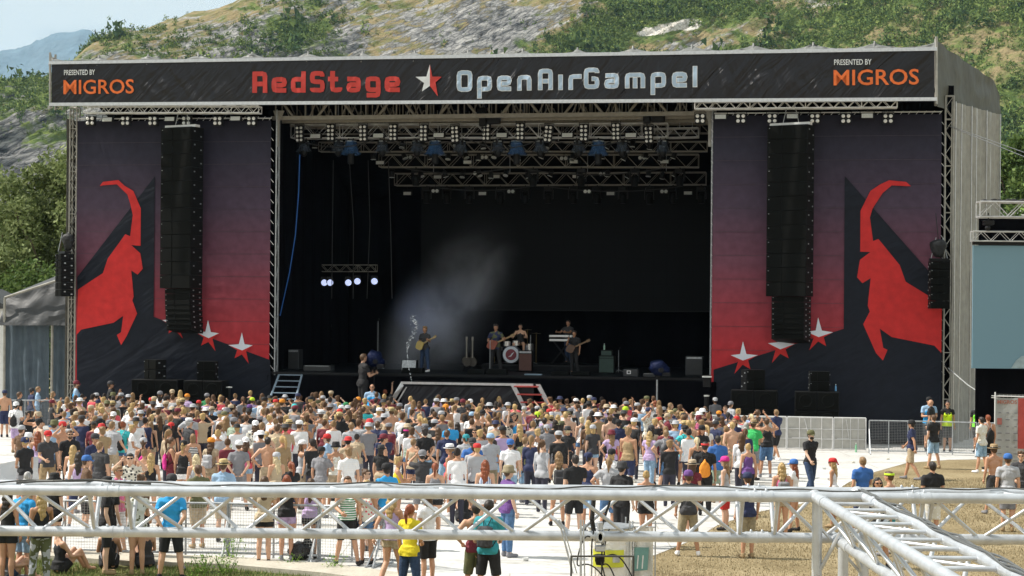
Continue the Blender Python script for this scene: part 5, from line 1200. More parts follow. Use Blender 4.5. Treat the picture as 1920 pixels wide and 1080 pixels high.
def bottom_mesh(sex, pose, kind):
    lg = POSES[pose][2]; k = ('p', sex, lg, kind)
    if k in CACHE: return CACHE[k]
    K = skel(sex, pose); mb = MB(); g = .016
    mb.ball((0, -.005, .945), 1, 14, rad=((.166 if sex == 'f' else .156)+g*.7, .116+g*.7, .13)); cuts = [((0, 0, 1.04 if sex == 'f' else 1.0), (0, 0, 1))]
    for s in (-1, 1): mb.ball((s*.08, -.05, .93), 1, 10, rad=(.082+g, .074+g, .086+g))
    if kind == 'skirt': mb.tube((0, 0, 1.0), (0, .0, .66), .17, 22, r2=.24)
    else:
        for s in (1, -1):
            H, Kn, A = K['leg', s]; f = {'hot': .36, 'shorts': .97, 'long': 1, 'pants': 1}[kind]
            if kind in ('hot', 'shorts'): cone(mb, H, H.lerp(Kn, f), .106, .106 if kind == 'hot' else .088, flat_b=True, n=14)
            else:
                cone(mb, H, H.lerp(Kn, .5), .106, .094); cone(mb, H.lerp(Kn, .5), Kn, .094, .076); cone(mb, Kn, Kn.lerp(A, .4)+Vector((0, -.012, 0)), .074, .074); cone(mb, Kn.lerp(A, .4)+Vector((0, -.012, 0)), Kn.lerp(A, .95), .074, .060 if kind == 'pants' else .054, flat_b=True)
    me = remesh(mb, .016, 3, cut=cuts, mats=[M_denim], name='trousers', disp=lambda c: .006*mnoise.noise(Vector((c.x*11, c.y*11, c.z*7))))
    CACHE[k] = me; return me
def shoes_mesh(pose, sex='m'):
    lg = POSES[pose][2]; k = ('s', lg)
    if k in CACHE: return CACHE[k]
    K = skel('m', pose); mb = MB()
    for s in (1, -1):
        H, Kn, A = K['leg', s]; a = A+Vector((0, -.03, -.04)); b_ = A+Vector((s*.015, .15, -.05)); cone(mb, a, b_, .045, .036); cone(mb, A+Vector((0, -.015, .02)), a, .044, .045, flat_a=True)
    me = remesh(mb, .014, 2, cut=[((0, 0, .0), (0, 0, -1))], mats=[M_cloth], name='shoes'); CACHE[k] = me; return me
def hair_mesh(kind):
    k = ('h', kind)
    if k in CACHE: return CACHE[k]
    mb = MB(); c = HC; mb.ball(c+Vector((0, -.014, .018)), 1, 14, rad=(.084, .098, .100)); cuts = []
    if kind == 'short': mb.ball(c+Vector((0, -.05, -.03)), 1, 10, rad=(.07, .05, .06)); mb.ball(c+Vector((0, .04, .075)), 1, 10, rad=(.06, .05, .035))
    if kind == 'messy':
        for i in range(16): an = i*2.4; mb.ball(c+Vector((math.cos(an)*.06, math.sin(an)*.06-.01, .05+.04*(i % 3)/2)), .038, 8)
        mb.ball(c+Vector((0, -.06, -.03)), 1, 10, rad=(.075, .05, .07))
    if kind in ('long', 'curly'):
        for i, (y, z, r) in enumerate(((-.05, -.02, .085), (-.07, -.09, .085), (-.085, -.17, .085), (-.095, -.25, .082), (-.10, -.32, .070), (-.10, -.38, .05))): mb.ball(c+Vector((.01*(-1)**i, y, z)), 1, 12, rad=(r*(1.1 if kind == 'curly' else 1), r*.55, .065))
        for s in (-1, 1): cone(mb, c+Vector((s*.072, -.01, .0)), c+Vector((s*.075, -.02, -.16)), .026, .03)
    if kind == 'bob':
        for z in (-.02, -.07, -.11): mb.ball(c+Vector((0, -.035, z)), 1, 12, rad=(.088, .07, .05))
    if kind == 'ponytail': mb.ball(c+Vector((0, -.105, .05)), .032, 8); cone(mb, c+Vector((0, -.12, .05)), c+Vector((0, -.15, -.06)), .03, .036); cone(mb, c+Vector((0, -.15, -.06)), c+Vector((0, -.13, -.22)), .036, .016); mb.ball(c+Vector((0, -.05, -.02)), 1, 10, rad=(.07, .05, .05))
    if kind == 'bun': mb.ball(c+Vector((0, -.075, .085)), 1, 10, rad=(.045, .045, .045)); mb.ball(c+Vector((0, -.05, -.02)), 1, 10, rad=(.07, .05, .05))
    amp = {'curly': .014, 'messy': .012}.get(kind, .006); fq = 26 if kind in ('curly', 'messy') else 18
    me = remesh(mb, .011, 2, mats=[M_hair], name='hair', disp=lambda q: amp*mnoise.noise(Vector((q.x*fq, q.y*fq, q.z*fq*.5))))
    bm = bmesh.new(); bm.from_mesh(me)          # clear the face
    dl = [v for v in bm.verts if v.co.y > c.y+.035 and v.co.z < c.z+.045]+[v for v in bm.verts if v.co.y > c.y+.012 and v.co.z < c.z-.02]
    bmesh.ops.delete(bm, geom=list(set(dl)), context='VERTS'); bm.to_mesh(me); bm.free(); CACHE[k] = me; return me
def hat_mesh(kind):
    k = ('hat', kind)
    if k in CACHE: return CACHE[k]
    mb = MB(); c = HC+Vector((0, -.008, .04)); sm = True
    dome = lambda r, h: [(r, -.02), (r*1.0, .015), (r*.93, h*.55), (r*.72, h*.85), (r*.35, h*.98), (.001, h)]
    if kind in ('cap', 'back_cap'):
        mb.lathe(c, dome(.102, .104), 18, sy=1.10); s = 1 if kind == 'cap' else -1
        mb.grid(lambda a, b_: c+Vector(((a-.5)*.15*(1-.25*b_), s*(.085+.085*b_*(1-(2*a-1)**2*.45)), -.005-.02*b_-.02*(2*a-1)**2)), 8, 4); mb.ball(c+Vector((0, 0, .095)), .008, 6)
        if s < 0: pass
    elif kind in ('straw_hat', 'sun_hat', 'white_hat'):
        R = {'straw_hat': .175, 'sun_hat': .19, 'white_hat': .155}[kind]
        mb.lathe(c+Vector((0, 0, .005)), [(R, .0), (R*.85, -.012), (.105, .0), (.100, .03), (.094, .075), (.085, .10), (.05, .108), (.001, .100)], 22, sy=1.12)
        mb.lathe(c+Vector((0, 0, .005)), [(.1045, .004), (.1035, .030)], 22, sy=1.12, m=1)
    elif kind == 'bucket_hat': mb.lathe(c, [(.150, -.045), (.105, .0), (.104, .06), (.085, .098), (.001, .104)], 20, sy=1.08)
    elif kind == 'headband': mb.lathe(c+Vector((0, -.004, 0)), [(.094, -.012), (.098, 0), (.094, .03)], 18, sy=1.15); mb.ball(c+Vector((0, -.10, .0)), .018, 6)
    elif kind == 'bandana': mb.lathe(c, dome(.100, .090), 18, sy=1.12); mb.ball(c+Vector((0, -.105, -.01)), .022, 6); mb.tube(c+Vector((0, -.11, -.01)), c+Vector((.02, -.14, -.09)), .012, 5, r2=.022)
    me = mb.mesh(kind, [M_strawhat if 'hat' in kind and kind != 'bucket_hat' else M_cloth, M_dark], smooth=True)
    CACHE[k] = me; return me
def glasses_mesh():
    if 'g' in CACHE: return CACHE['g']
    mb = MB()
    for s in (-1, 1): mb.ball(HC+Vector((s*.032, .092, .010)), 1, 8, rad=(.026, .010, .019)); mb.tube(HC+Vector((s*.056, .085, .014)), HC+Vector((s*.078, -.01, .01)), .004, 4)
    mb.tube(HC+Vector((-.012, .102, .016)), HC+Vector((.012, .102, .016)), .004, 4); CACHE['g'] = mb.mesh('sunglasses', M_dark, smooth=True); return CACHE['g']
def beard_mesh():
    if 'bd' in CACHE: return CACHE['bd']
    mb = MB(); c = HC; mb.ball(c+Vector((0, .034, -.068)), 1, 12, rad=(.060, .070, .050)); me = remesh(mb, .01, 1, mats=[M_hair], name='beard', disp=lambda q: .005*mnoise.noise(q*40)); CACHE['bd'] = me; return me
def pack_mesh(kind='drawstring'):
    k = ('pk', kind)
    if k in CACHE: return CACHE[k]
    mb = MB()
    if kind == 'drawstring':
        mb.ball((0, -.165, 1.12), 1, 14, rad=(.135, .065, .17)); mb.ball((0, -.16, 1.02), 1, 14, rad=(.14, .06, .11)); cone(mb, (0, -.155, 1.25), (0, -.15, 1.34), .06, .02)
    else: mb.cbox((0, -.19, 1.16), (.27, .14, .36), .05); mb.cbox((0, -.275, 1.08), (.2, .05, .17), .02)
    me = remesh(mb, .014, 2, mats=[M_cloth, M_dark], name='bag_body', disp=lambda q: .010*mnoise.noise(Vector((q.x*14, q.y*14, q.z*9)))); CACHE[k] = me
    st = MB()
    for s in (-1, 1): st.path([(s*.03, -.15, 1.33), (s*.085, -.06, 1.485), (s*.10, .03, 1.485), (s*.13, .10, 1.36), (s*.17, .02, 1.15), (s*.12, -.15, 1.0)], .008, 5)
    CACHE[k+('s',)] = st.mesh('strap', M_cloth, smooth=True)
    return me
def child(root, name, me, color, material=None, label=None):
    o = bpy.data.objects.new(name, me); COL.objects.link(o); o.parent = root; o.color = tuple(color)+(1,)
    if material: o.material_slots[0].link = 'OBJECT'; o.material_slots[0].material = material
    if label: o['label'] = label
    return o
SKIN = [(.60, .35, .23), (.54, .29, .18), (.66, .42, .30), (.46, .24, .14), (.58, .32, .20)]
HAIRC = {'blond': (.46, .31, .13), 'brown': (.09, .045, .02), 'dark': (.022, .015, .012), 'auburn': (.24, .06, .02), 'sandy': (.25, .15, .07), 'grey': (.42, .41, .40), 'pale blond': (.62, .50, .30)}
CC = {'white': (.82, .82, .84), 'black': (.014, .014, .016), 'grey': (.22, .22, .24), 'light grey': (.42, .43, .46), 'navy': (.022, .03, .085), 'blue': (.04, .14, .42), 'bright blue': (.03, .34, .72), 'light blue': (.32, .48, .68), 'red': (.55, .03, .03), 'coral': (.68, .09, .12), 'pink': (.68, .16, .30),
      'burgundy': (.16, .02, .035), 'green': (.03, .22, .08), 'bright green': (.04, .45, .12), 'olive': (.13, .13, .06), 'teal': (.03, .28, .33), 'turquoise': (.05, .52, .55), 'yellow': (.72, .58, .02), 'lime': (.50, .72, .03), 'orange': (.78, .28, .03), 'beige': (.48, .38, .26), 'brown': (.12, .065, .035),
      'lilac': (.48, .36, .58), 'purple': (.14, .06, .24), 'khaki': (.30, .25, .16), 'charcoal': (.045, .045, .05), 'denim': (.08, .17, .33), 'pale denim': (.27, .42, .58), 'dark denim': (.025, .05, .11), 'magenta': (.62, .03, .26), 'sage': (.30, .38, .29), 'straw': (.55, .42, .20), 'tan': (.34, .24, .13), 'neon yellow': (.62, .85, .02), 'neon green': (.25, .85, .05)}
def person(base, face, sex, pose, top, topc, bot, botc, hair, hairc, hat=None, hatc=None, scale=1.0, label='', group=None, pattern=None, glasses=False, beard=False, skin=0, shoes='black', bpattern=None, topmat=None, frame=MID):
    """face: degrees, 0 = looking away from the camera to the stage, positive turns left"""
    h = scale*(.94 if sex == 'f' else 1.0); t = bpy.data.objects.new('person', None); COL.objects.link(t); t.empty_display_size = .2
    t.matrix_world = frame@Matrix.Translation(Vector(base))@Matrix.Rotation(math.radians(face), 4, 'Z')@Matrix.Scale(h, 4)
    t['label'] = label; t['category'] = 'person'
    if group: t['group'] = group
    child(t, 'body', body_mesh(sex, pose), SKIN[skin])
    if top and top != 'bare': child(t, {'tank': 'tank_top', 'dress': 'dress', 'crop': 'crop_top', 'vest': 'safety_vest'}.get(top, 'shirt'), top_mesh(sex, pose, 'tank' if top == 'vest' else top), CC[topc], PAT[pattern] if pattern else topmat)
    if bot: child(t, {'hot': 'shorts', 'shorts': 'shorts', 'long': 'jeans', 'pants': 'trousers', 'skirt': 'skirt'}[bot], bottom_mesh(sex, pose, bot), CC[botc], PAT[bpattern] if bpattern else None)
    child(t, 'shoes', shoes_mesh(pose), CC[shoes])
    if hair: child(t, 'hair', hair_mesh(hair), HAIRC[hairc])
    if hat: child(t, {'back_cap': 'cap'}.get(hat, hat), hat_mesh(hat), CC[hatc])
    if glasses: child(t, 'sunglasses', glasses_mesh(), (0, 0, 0))
    if beard: child(t, 'beard', beard_mesh(), HAIRC[hairc if hairc in HAIRC else 'brown'])
    return t
def bag(owner, kind, color, label, group='bags on people in the crowd'):
    t = bpy.data.objects.new('drawstring_bag' if kind == 'drawstring' else 'backpack', None); COL.objects.link(t); t.matrix_world = owner.matrix_world.copy()
    me = pack_mesh(kind); t['label'] = label; t['category'] = 'bag'; t['group'] = group; child(t, 'bag_body', me, CC[color]); child(t, 'strap', CACHE[('pk', kind, 's')], CC['black'] if color != 'black' else CC['light grey']); return t
def held(owner, side, name, mb, mats, label, cat, group, off=(0, 0, 0), sex='m', pose='stand'):
    K = skel(sex, pose); S_, E, W, an = K['arm', side]; p = W+(W-E).normalized()*.08+Vector(off)
    o = bpy.data.objects.new(name, mb.mesh(name, mats, smooth='auto')); COL.objects.link(o); o.matrix_world = owner.matrix_world@Matrix.Translation(p); return setp(o, label, cat, group)
# ================================================================== THE CROWD
# px  head-top-y  sex  top  colour[:pattern]  bottom  colour[:pattern]  hair colour  hat colour  pose  facing  extras
ROWS = """
9 731 m bare - shorts navy short brown cap navy stand 10
36 735 m tee black shorts black short brown - - stand -60
59 727 f tee navy hot denim bun dark cap charcoal stand -40
71 725 m tee light_blue shorts pale_denim short sandy - - phone -70
99 734 f tank beige hot denim curly sandy - - drink -60
30 753 m tee white shorts lilac short dark back_cap white stand -20 bag:black
97 749 f tee charcoal hot denim bob brown cap burgundy phone -60
112 752 f dress black - - long blond - - fold -50
134 753 f tee burgundy hot black long blond - - stand 5 bag:coral
148 751 f tee burgundy shorts grey bun dark - - drink 40
177 737 f tank black hot black long dark - - drink 20
184 749 f tank white hot denim long blond back_cap navy stand -10
212 735 m tee charcoal shorts black short brown bucket_hat olive stand -50
227 737 m tee grey shorts beige short brown white_hat light_grey stand -40
211 752 m tee olive shorts beige short brown straw_hat straw stand 0
73 784 m tank grey shorts denim short dark cap black stand -50
40 797 m tee brown shorts grey short brown cap light_grey drink -40 g
90 807 m tee charcoal shorts tan short dark cap red hold -145 g
131 807 m tee black pants black short brown - - stand -160 gb
102 787 m tee light_blue shorts denim short brown bucket_hat olive phone -20
158 770 f tee white:hoops hot black bun brown cap charcoal shade -70
186 784 m tee white shorts beige short dark back_cap black stand -60 b
205 787 m tee tan shorts beige short grey cap grey stand -60
137 835 f tank white hot denim long blond - - stand -10
162 853 m tee brown shorts black short brown cap blue hold -70
187 828 m tee charcoal shorts denim short sandy - - stand -20
178 812 m tee navy shorts grey short brown cap charcoal stand -130 g
221 873 m tee pink shorts white short sandy - - hold -110 g
231 791 f tee turquoise hot denim bun auburn - - stand -10 bag:black
248 797 f tee white hot pale_denim messy blond - - hold -80
285 777 f tee white hot black bob blond - - stand -30
321 791 f tee black hot black curly dark bandana red stand 10
354 784 m tee charcoal shorts teal short grey white_hat white stand -50
269 820 f tank black hot denim ponytail brown cap light_grey drink 10 bag:magenta
283 850 f tank black hot denim curly blond - - stand 0
321 820 f tank burgundy hot burgundy ponytail brown - - fold -70 bag:magenta
344 825 f tank black hot white ponytail blond back_cap black stand 0
368 852 f tank light_grey hot denim curly pale_blond - - stand 5
396 820 f tee beige hot beige long brown cap orange stand -20 bag:light_grey
52 885 f tank beige hot grey long grey - - stand -20
102 886 f tee black hot black short dark bucket_hat black stand -30
201 893 m tee black shorts black short dark cap black stand -80
265 890 f tee brown hot black bun brown - - stand -40
322 888 m tee white shorts black short dark back_cap charcoal hold 0
323 730 m bare - shorts black short sandy back_cap beige stand 10
342 747 m tee tan shorts beige short brown straw_hat straw stand 20
388 737 m tee green shorts black short dark cap grey stand -20
373 750 f tank charcoal hot denim long brown cap red stand 20
351 738 f tee lilac hot denim short sandy cap orange stand -20
300 733 m tee white shorts navy short brown cap grey stand -20
397 763 m tee black shorts black short grey straw_hat beige stand 10
438 782 m tee sage shorts dark_denim short brown cap grey stand -50
425 764 m tee light_grey pants khaki short brown bucket_hat grey back 10
479 788 m tee navy:floral shorts black curly brown back_cap white stand 0
461 819 f tank coral hot pale_denim long brown back_cap white stand 0 bag:pink
500 809 f crop black:floral hot black bob blond - - hips 10
517 785 f tank black hot navy bun sandy - - stand 0
542 787 m tee coral shorts white:checks short brown straw_hat straw hips 0
573 792 f tank black shorts light_grey bob blond - - drink 160 g
614 813 m tee light_blue shorts grey short brown cap red walk 80
623 790 f tank white:floral hot black curly auburn - - phone 150 g
659 792 m tee light_grey shorts charcoal short sandy - - phone 0
675 770 f tank burgundy skirt navy long brown - - stand 10
708 790 m tee navy shorts beige short brown - - stand -10
719 813 m bare - shorts beige short dark back_cap burgundy hold -80
727 794 f tee lilac hot denim curly sandy - - stand 10
763 801 f tank sage hot denim long dark headband magenta phone -60
797 804 m tee black pants pale_denim messy dark - - back 0
775 823 f tank beige hot navy short sandy - - hold -30
792 843 m tee charcoal shorts grey short dark back_cap grey shade 0
746 857 f tank yellow hot black messy blond - - phone -90 g
725 868 m tee bright_blue shorts grey short dark cap black stand 30
686 880 f tank beige hot black bun brown - - phone -110 g
419 861 m tee light_blue shorts beige short brown straw_hat straw phone 0
496 893 f tee beige hot black long brown - - fold 0
538 891 f tank black hot lilac long auburn - - fold 0
583 897 f tank lilac hot black long brown - - fold 5
495 753 m bare - shorts black short sandy - - stand -60
529 748 m tee black shorts black short brown cap orange stand -20
468 758 f tee light_grey hot denim short brown cap purple stand 0
552 757 f tee beige hot denim short brown back_cap turquoise stand 0
664 727 m tee navy:hoops shorts black short brown cap bright_blue stand -10
672 744 f tee charcoal hot denim short brown cap orange stand 0
649 754 m tee charcoal shorts black short brown cap green stand 20
729 731 m tee burgundy shorts black short brown cap orange stand -10
637 766 f tee black hot denim short brown bandana red shade 20
636 773 m tee black shorts black short brown straw_hat straw hold 0
602 769 m tank white shorts black short brown white_hat white stand 10
473 745 f tee lilac hot denim short brown cap lime stand 0
706 735 m tee burgundy shorts black short brown - - stand 0
681 762 m tee turquoise shorts black short brown - - shade 0
625 725 f tank black hot black bob brown - - stand 0
564 721 m tee white shorts black short dark - - drink 30
916 727 m tee teal shorts black short brown bandana green drink 0
930 720 f tee white hot black long sandy white_hat white stand 0
972 728 m tee white shorts black short brown bandana pink stand 0
1020 731 f tee khaki hot black bob auburn bucket_hat light_grey stand 0
1032 725 m tee grey shorts black short brown cap black stand 0
1093 735 m tee light_grey shorts black short brown back_cap black stand 10
1110 730 m tee grey shorts black short brown headband yellow stand 0
1150 732 f tee coral hot black short brown headband yellow stand 0
1167 734 m tee burgundy shorts black short brown cap light_grey stand 50
836 757 m bare - shorts black short brown bandana orange stand 0
848 748 f tee lilac hot black bob brown straw_hat straw stand 0
868 748 m tee charcoal shorts black short brown cap burgundy stand 0
882 748 f tank beige hot black long blond back_cap white stand 0
936 743 f tank beige:floral hot black long blond - - stand 0
1008 771 m tee black shorts black short brown bandana lime stand 0 bag:black
885 772 m tee white shorts grey short brown cap light_blue stand -20
905 768 m tank white shorts dark_denim short brown back_cap black stand 0
962 774 m tank bright_blue shorts grey short dark - - stand -110 g
933 782 f tank beige hot beige long blond - - phone 10
1021 783 m tee grey pants navy short dark - - stand 0 bag:charcoal
975 795 f tank black skirt coral long blond - - stand 20
1008 805 f tank white hot denim messy blond - - stand 0 bag:white
1046 778 f crop burgundy shorts beige curly blond - - stand -20
1067 775 m tank navy shorts navy short brown - - fold 175 g
1091 783 f tank white hot denim messy pale_blond - - hold 5
1112 796 f tee charcoal hot pale_denim bob blond cap light_grey stand 10
1144 778 m bare - shorts black short brown - - back 10
1160 786 m tee navy shorts coral short dark cap black stand -10
1173 762 m tank black shorts grey short dark cap lime stand 150 b
1142 768 f tee black hot grey short brown white_hat light_grey stand 0
874 813 m tee light_grey pants pale_denim short brown bandana teal back 0
886 820 m tee blue:plain pants pale_denim short brown back_cap charcoal back 0
920 812 m tee light_grey shorts khaki short sandy cap light_blue drink 30
957 823 m tee white pants pale_denim short brown back_cap blue stand 0
910 863 f tank blue:stripes hot white curly auburn - - stand -10
953 872 m tee purple pants denim short brown bucket_hat khaki stand -60
1048 847 f tank grey:floral hot black curly sandy - - relax 0 bag:charcoal
1079 853 m tee black shorts black short dark - - drink 20
1103 847 m tank navy shorts light_blue short dark bandana navy stand -20
1142 858 m tee light_grey shorts denim ponytail sandy - - onehip 0
1166 865 m tee black shorts black short dark bucket_hat charcoal stand -40
816 868 f tank grey hot black ponytail auburn - - stand 0
858 792 f tank black hot black long dark - - stand 10
845 789 m tee bright_blue shorts black short sandy - - hold 30
822 802 f tank grey hot black long brown - - stand -10
1218 809 f tee lilac long pale_denim curly blond - - stand -30
1249 806 m tee grey shorts denim short sandy - - hips 0 bag:black
1285 797 f tee turquoise hot pale_denim short dark back_cap black hips 0 bag:light_blue
1307 820 f tank black hot black ponytail pale_blond - - stand 0
1322 826 m tee black pants black short dark headband red stand 0 bag:orange
1298 862 f tee burgundy hot black long brown sun_hat beige stand -20
1291 881 m tee charcoal shorts khaki short brown cap purple hold 0
1360 855 f tank light_grey shorts red long sandy cap magenta stand 70
1402 885 m tee navy shorts khaki short brown cap navy stand 10
1403 832 f tank purple pants black bun blond - - stand 5
1346 817 m tee blue shorts sage short dark - - stand 10
1377 785 f tee navy shorts black curly sandy - - drink 170 g
1399 792 f tank white hot denim long grey - - stand 10
1413 787 m tee bright_green shorts grey short brown straw_hat tan phone -30
1438 784 m tank black shorts denim short brown - - shade 0
1456 768 m tee navy shorts black short sandy - - walk 30 g
1466 868 f tank pink hot beige curly blond - - stand 0 bag:grey
1489 860 f tee white hot beige long auburn cap blue hold 60
1520 806 m tee black long dark_denim short dark cap olive walk -155 gb
1562 857 f tank white hot black long blond bandana red stand 60 g
1212 883 f tank black hot black bun blond - - stand 0
1254 766 m tee navy shorts beige short sandy - - back 0
1269 738 m tee black shorts black short brown cap red stand -10
1281 741 m tee khaki shorts black short brown bucket_hat beige stand 0
1236 739 f tee black hot black short brown bucket_hat light_grey stand 0
1341 745 m tee grey shorts black short brown back_cap white stand 0
1370 752 m tee light_grey shorts black short brown back_cap grey stand -50
1229 751 f tee light_grey hot black long auburn - - stand 0
1322 762 m tee burgundy shorts black short brown - - stand 0
1348 770 f tee white hot black short brown cap orange stand -20
1360 761 m tee navy shorts black short brown - - stand 160 g
1384 767 m tee charcoal shorts black messy blond - - stand -40
1421 768 m tee charcoal shorts black short brown - - shade -20
1310 778 m tee pink shorts black short brown back_cap burgundy stand 0
1285 777 m tee blue shorts black short brown - - stand -50
1325 797 f tee white hot black ponytail blond - - stand 20
1342 788 m tee navy shorts black short brown cap charcoal stand -50
1618 857 m tee blue shorts navy short sandy - - hold 20
1646 896 m tank charcoal shorts navy curly dark - - hold 175 g
1668 881 m tank black shorts teal short brown headband lime hold 60
1710 787 m tee navy shorts beige short dark cap black walk 60
1751 778 m tee black shorts pale_denim short brown - - hold 30
1841 782 m tee white:floral shorts pale_denim short dark - - hold 40
1853 778 m bare - shorts black short auburn - - stand 20 bag:black
1864 833 m bare - shorts charcoal short brown straw_hat tan hold 10
1890 850 m tee light_grey shorts grey short brown cap blue stand -10
1915 847 m tee charcoal shorts grey messy brown - - hold 165 g
1749 866 m tee black shorts white:floral short dark - - stand 10
893 943 m tank burgundy shorts olive:camo short dark - - hips 5
917 938 m tee teal shorts black short dark - - hold -20 bag:charcoal
803 925 f tee white shorts black bob brown - - stand 30
769 946 f tee yellow long dark_denim ponytail auburn - - hold -30
735 923 f tank lilac hot beige long blond - - walk -20
45 908 m tee bright_blue shorts pale_denim short brown - - stand -20
78 922 f tank black long light_grey:camo long blond - - drink 20
15 915 f tank black hot black long dark - - stand -10
203 897 m tee black pants black short dark - - stand -20
258 908 f tee olive:floral hot black bun dark - - phone 10
322 905 m tee bright_blue shorts black short brown - - back 0
652 893 m tank green:hoops shorts black short brown - - hold 180
688 900 f tank coral:floral hot denim long blond - - stand 170
372 872 m tee olive shorts beige short brown - - stand 30
"""
REG = [(140, 'before the side tent'), (290, 'below the left ibex'), (390, 'below the left line array'), (505, 'below the left banner stars'), (590, 'by the stage stairs'), (740, 'below the lit lamps'), (830, 'below the left guitarist'), (910, 'left of the bass drum'),
       (985, 'below the bass drum'), (1060, 'by the thrust steps'), (1120, 'below the keyboard'), (1220, 'below the green amplifier'), (1330, 'left of the right banner'), (1480, 'below the right line array'), (1620, 'by the pale barrier'), (1820, 'by the mesh fence'), (5000, 'near the sponsor banner')]
def region(px):
    for x, n in REG:
        if px < x: return n
def depthw(hy): return 'front rows' if hy < 760 else ('mid crowd' if hy < 812 else 'rear')
TOPW = {'tee': 'tee', 'tank': 'tank top', 'crop': 'crop top', 'dress': 'dress', 'bare': 'no shirt', 'long': 'long sleeves', 'vest': 'vest'}
HATW = {'cap': 'cap', 'back_cap': 'backward cap', 'straw_hat': 'straw hat', 'white_hat': 'brimmed hat', 'sun_hat': 'sun hat', 'bucket_hat': 'bucket hat', 'headband': 'headband', 'bandana': 'bandana'}
BOTW = {'hot': 'short shorts', 'shorts': 'shorts', 'long': 'jeans', 'pants': 'trousers', 'skirt': 'skirt'}
PW = {'hoops': 'striped', 'stripes': 'striped', 'floral': 'floral', 'camo': 'camouflage', 'checks': 'checked', 'plain': ''}
HAIRW = {'short': 'short', 'messy': 'tousled', 'long': 'long', 'curly': 'wavy', 'bob': 'bobbed', 'ponytail': 'ponytailed', 'bun': 'tied-up'}
LABELS = set(); PLACED = []; NPEOPLE = 0
def mklabel(sex, top, tc, tp, bot, bc, bp_, hair, hc, hat, hatc, px, hy):
    who = 'woman' if sex == 'f' else 'man'
    t = 'no shirt' if top == 'bare' else ' '.join(x for x in (tc, PW.get(tp, '') if tp else '', TOPW[top]) if x)
    hd = '%s %s' % (hatc, HATW[hat]) if hat else '%s %s hair' % (HAIRW[hair], hc)
    b = ' '.join(x for x in (bc, PW.get(bp_, '') if bp_ else '', BOTW[bot]) if x) if bot and hy > 800 else None
    r = region(px); outs = []
    if b: outs.append('%s in %s and %s, %s, %s' % (who, t, b, hd, r))
    outs.append('%s in %s, %s, %s, %s' % (who, t, hd, depthw(hy), r)); outs.append('%s in %s with %s %s' % (who, t, hd, r))
    if not hat: pass
    for l in outs:
        if len(l.split()) <= 16 and l not in LABELS: return l
    return None
def spot(px, hy, sex, sc, hat=False):
    H = 1.75*sc*(.94 if sex == 'f' else 1)+(.035 if hat else 0); r = ray(px, hy); d = (CAMZ-H)/(-r.z); p = CAM+r*d; return Vector((p.x, p.y, 0))
R = random.Random(5)
for ln_ in ROWS.strip().split('\n'):
    q = ln_.split(); px, hy = float(q[0]), float(q[1]); sex, top, tc, bot, bc, hair, hc, hat, hatc, pose, face = q[2:13]; ext = q[13:] if len(q) > 13 else []
    tc, tp = (tc.split(':')+[None])[:2] if ':' in tc else (tc, None); bc, bp_ = (bc.split(':')) if ':' in bc else (bc, None)
    if tp == 'plain': tp = None
    tc, bc, hc, hatc = [z.replace('_', ' ') for z in (tc, bc, hc, hatc)]
    bot = None if bot == '-' else bot; hat = None if hat == '-' else hat
    sc = R.uniform(.965, 1.045); pos = spot(px, hy, sex, sc, bool(hat)); lab = mklabel(sex, top, tc, tp, bot, bc, bp_, hair, hc, hat, hatc, px, hy)
    if lab is None: lab = 'man' if sex == 'm' else 'woman'; lab += ' with %s %s hair in %s %s, %s %s' % (HAIRW[hair], hc, tc if top != 'bare' else '', TOPW[top], pose, region(px))
    LABELS.add(lab)
    g = any('g' in e and not e.startswith('bag') for e in ext); bd = any('b' in e and not e.startswith('bag') for e in ext)
    o = person(pos, float(face)+R.uniform(-8, 8), sex, pose, top, tc, bot, bc, hair, hc, hat, hatc, sc, lab, 'people watching the concert', tp, g, bd, R.randrange(5), R.choice(['black', 'white', 'grey', 'black', 'tan']), bp_)
    PLACED.append((pos.x, pos.y)); NPEOPLE += 1
    for e in ext:
        if e.startswith('bag:'):
            c = e[4:].replace('_', ' '); k = 'backpack' if c in ('charcoal', 'grey', 'light grey') else 'drawstring'
            who = 'woman' if sex == 'f' else 'man'; l = '%s %s worn by %s in %s, %s' % (c, 'backpack' if k == 'backpack' else 'drawstring bag', who, (tc+' '+TOPW[top]) if top != 'bare' else 'no shirt', region(px))
            bag(o, k, c, l)
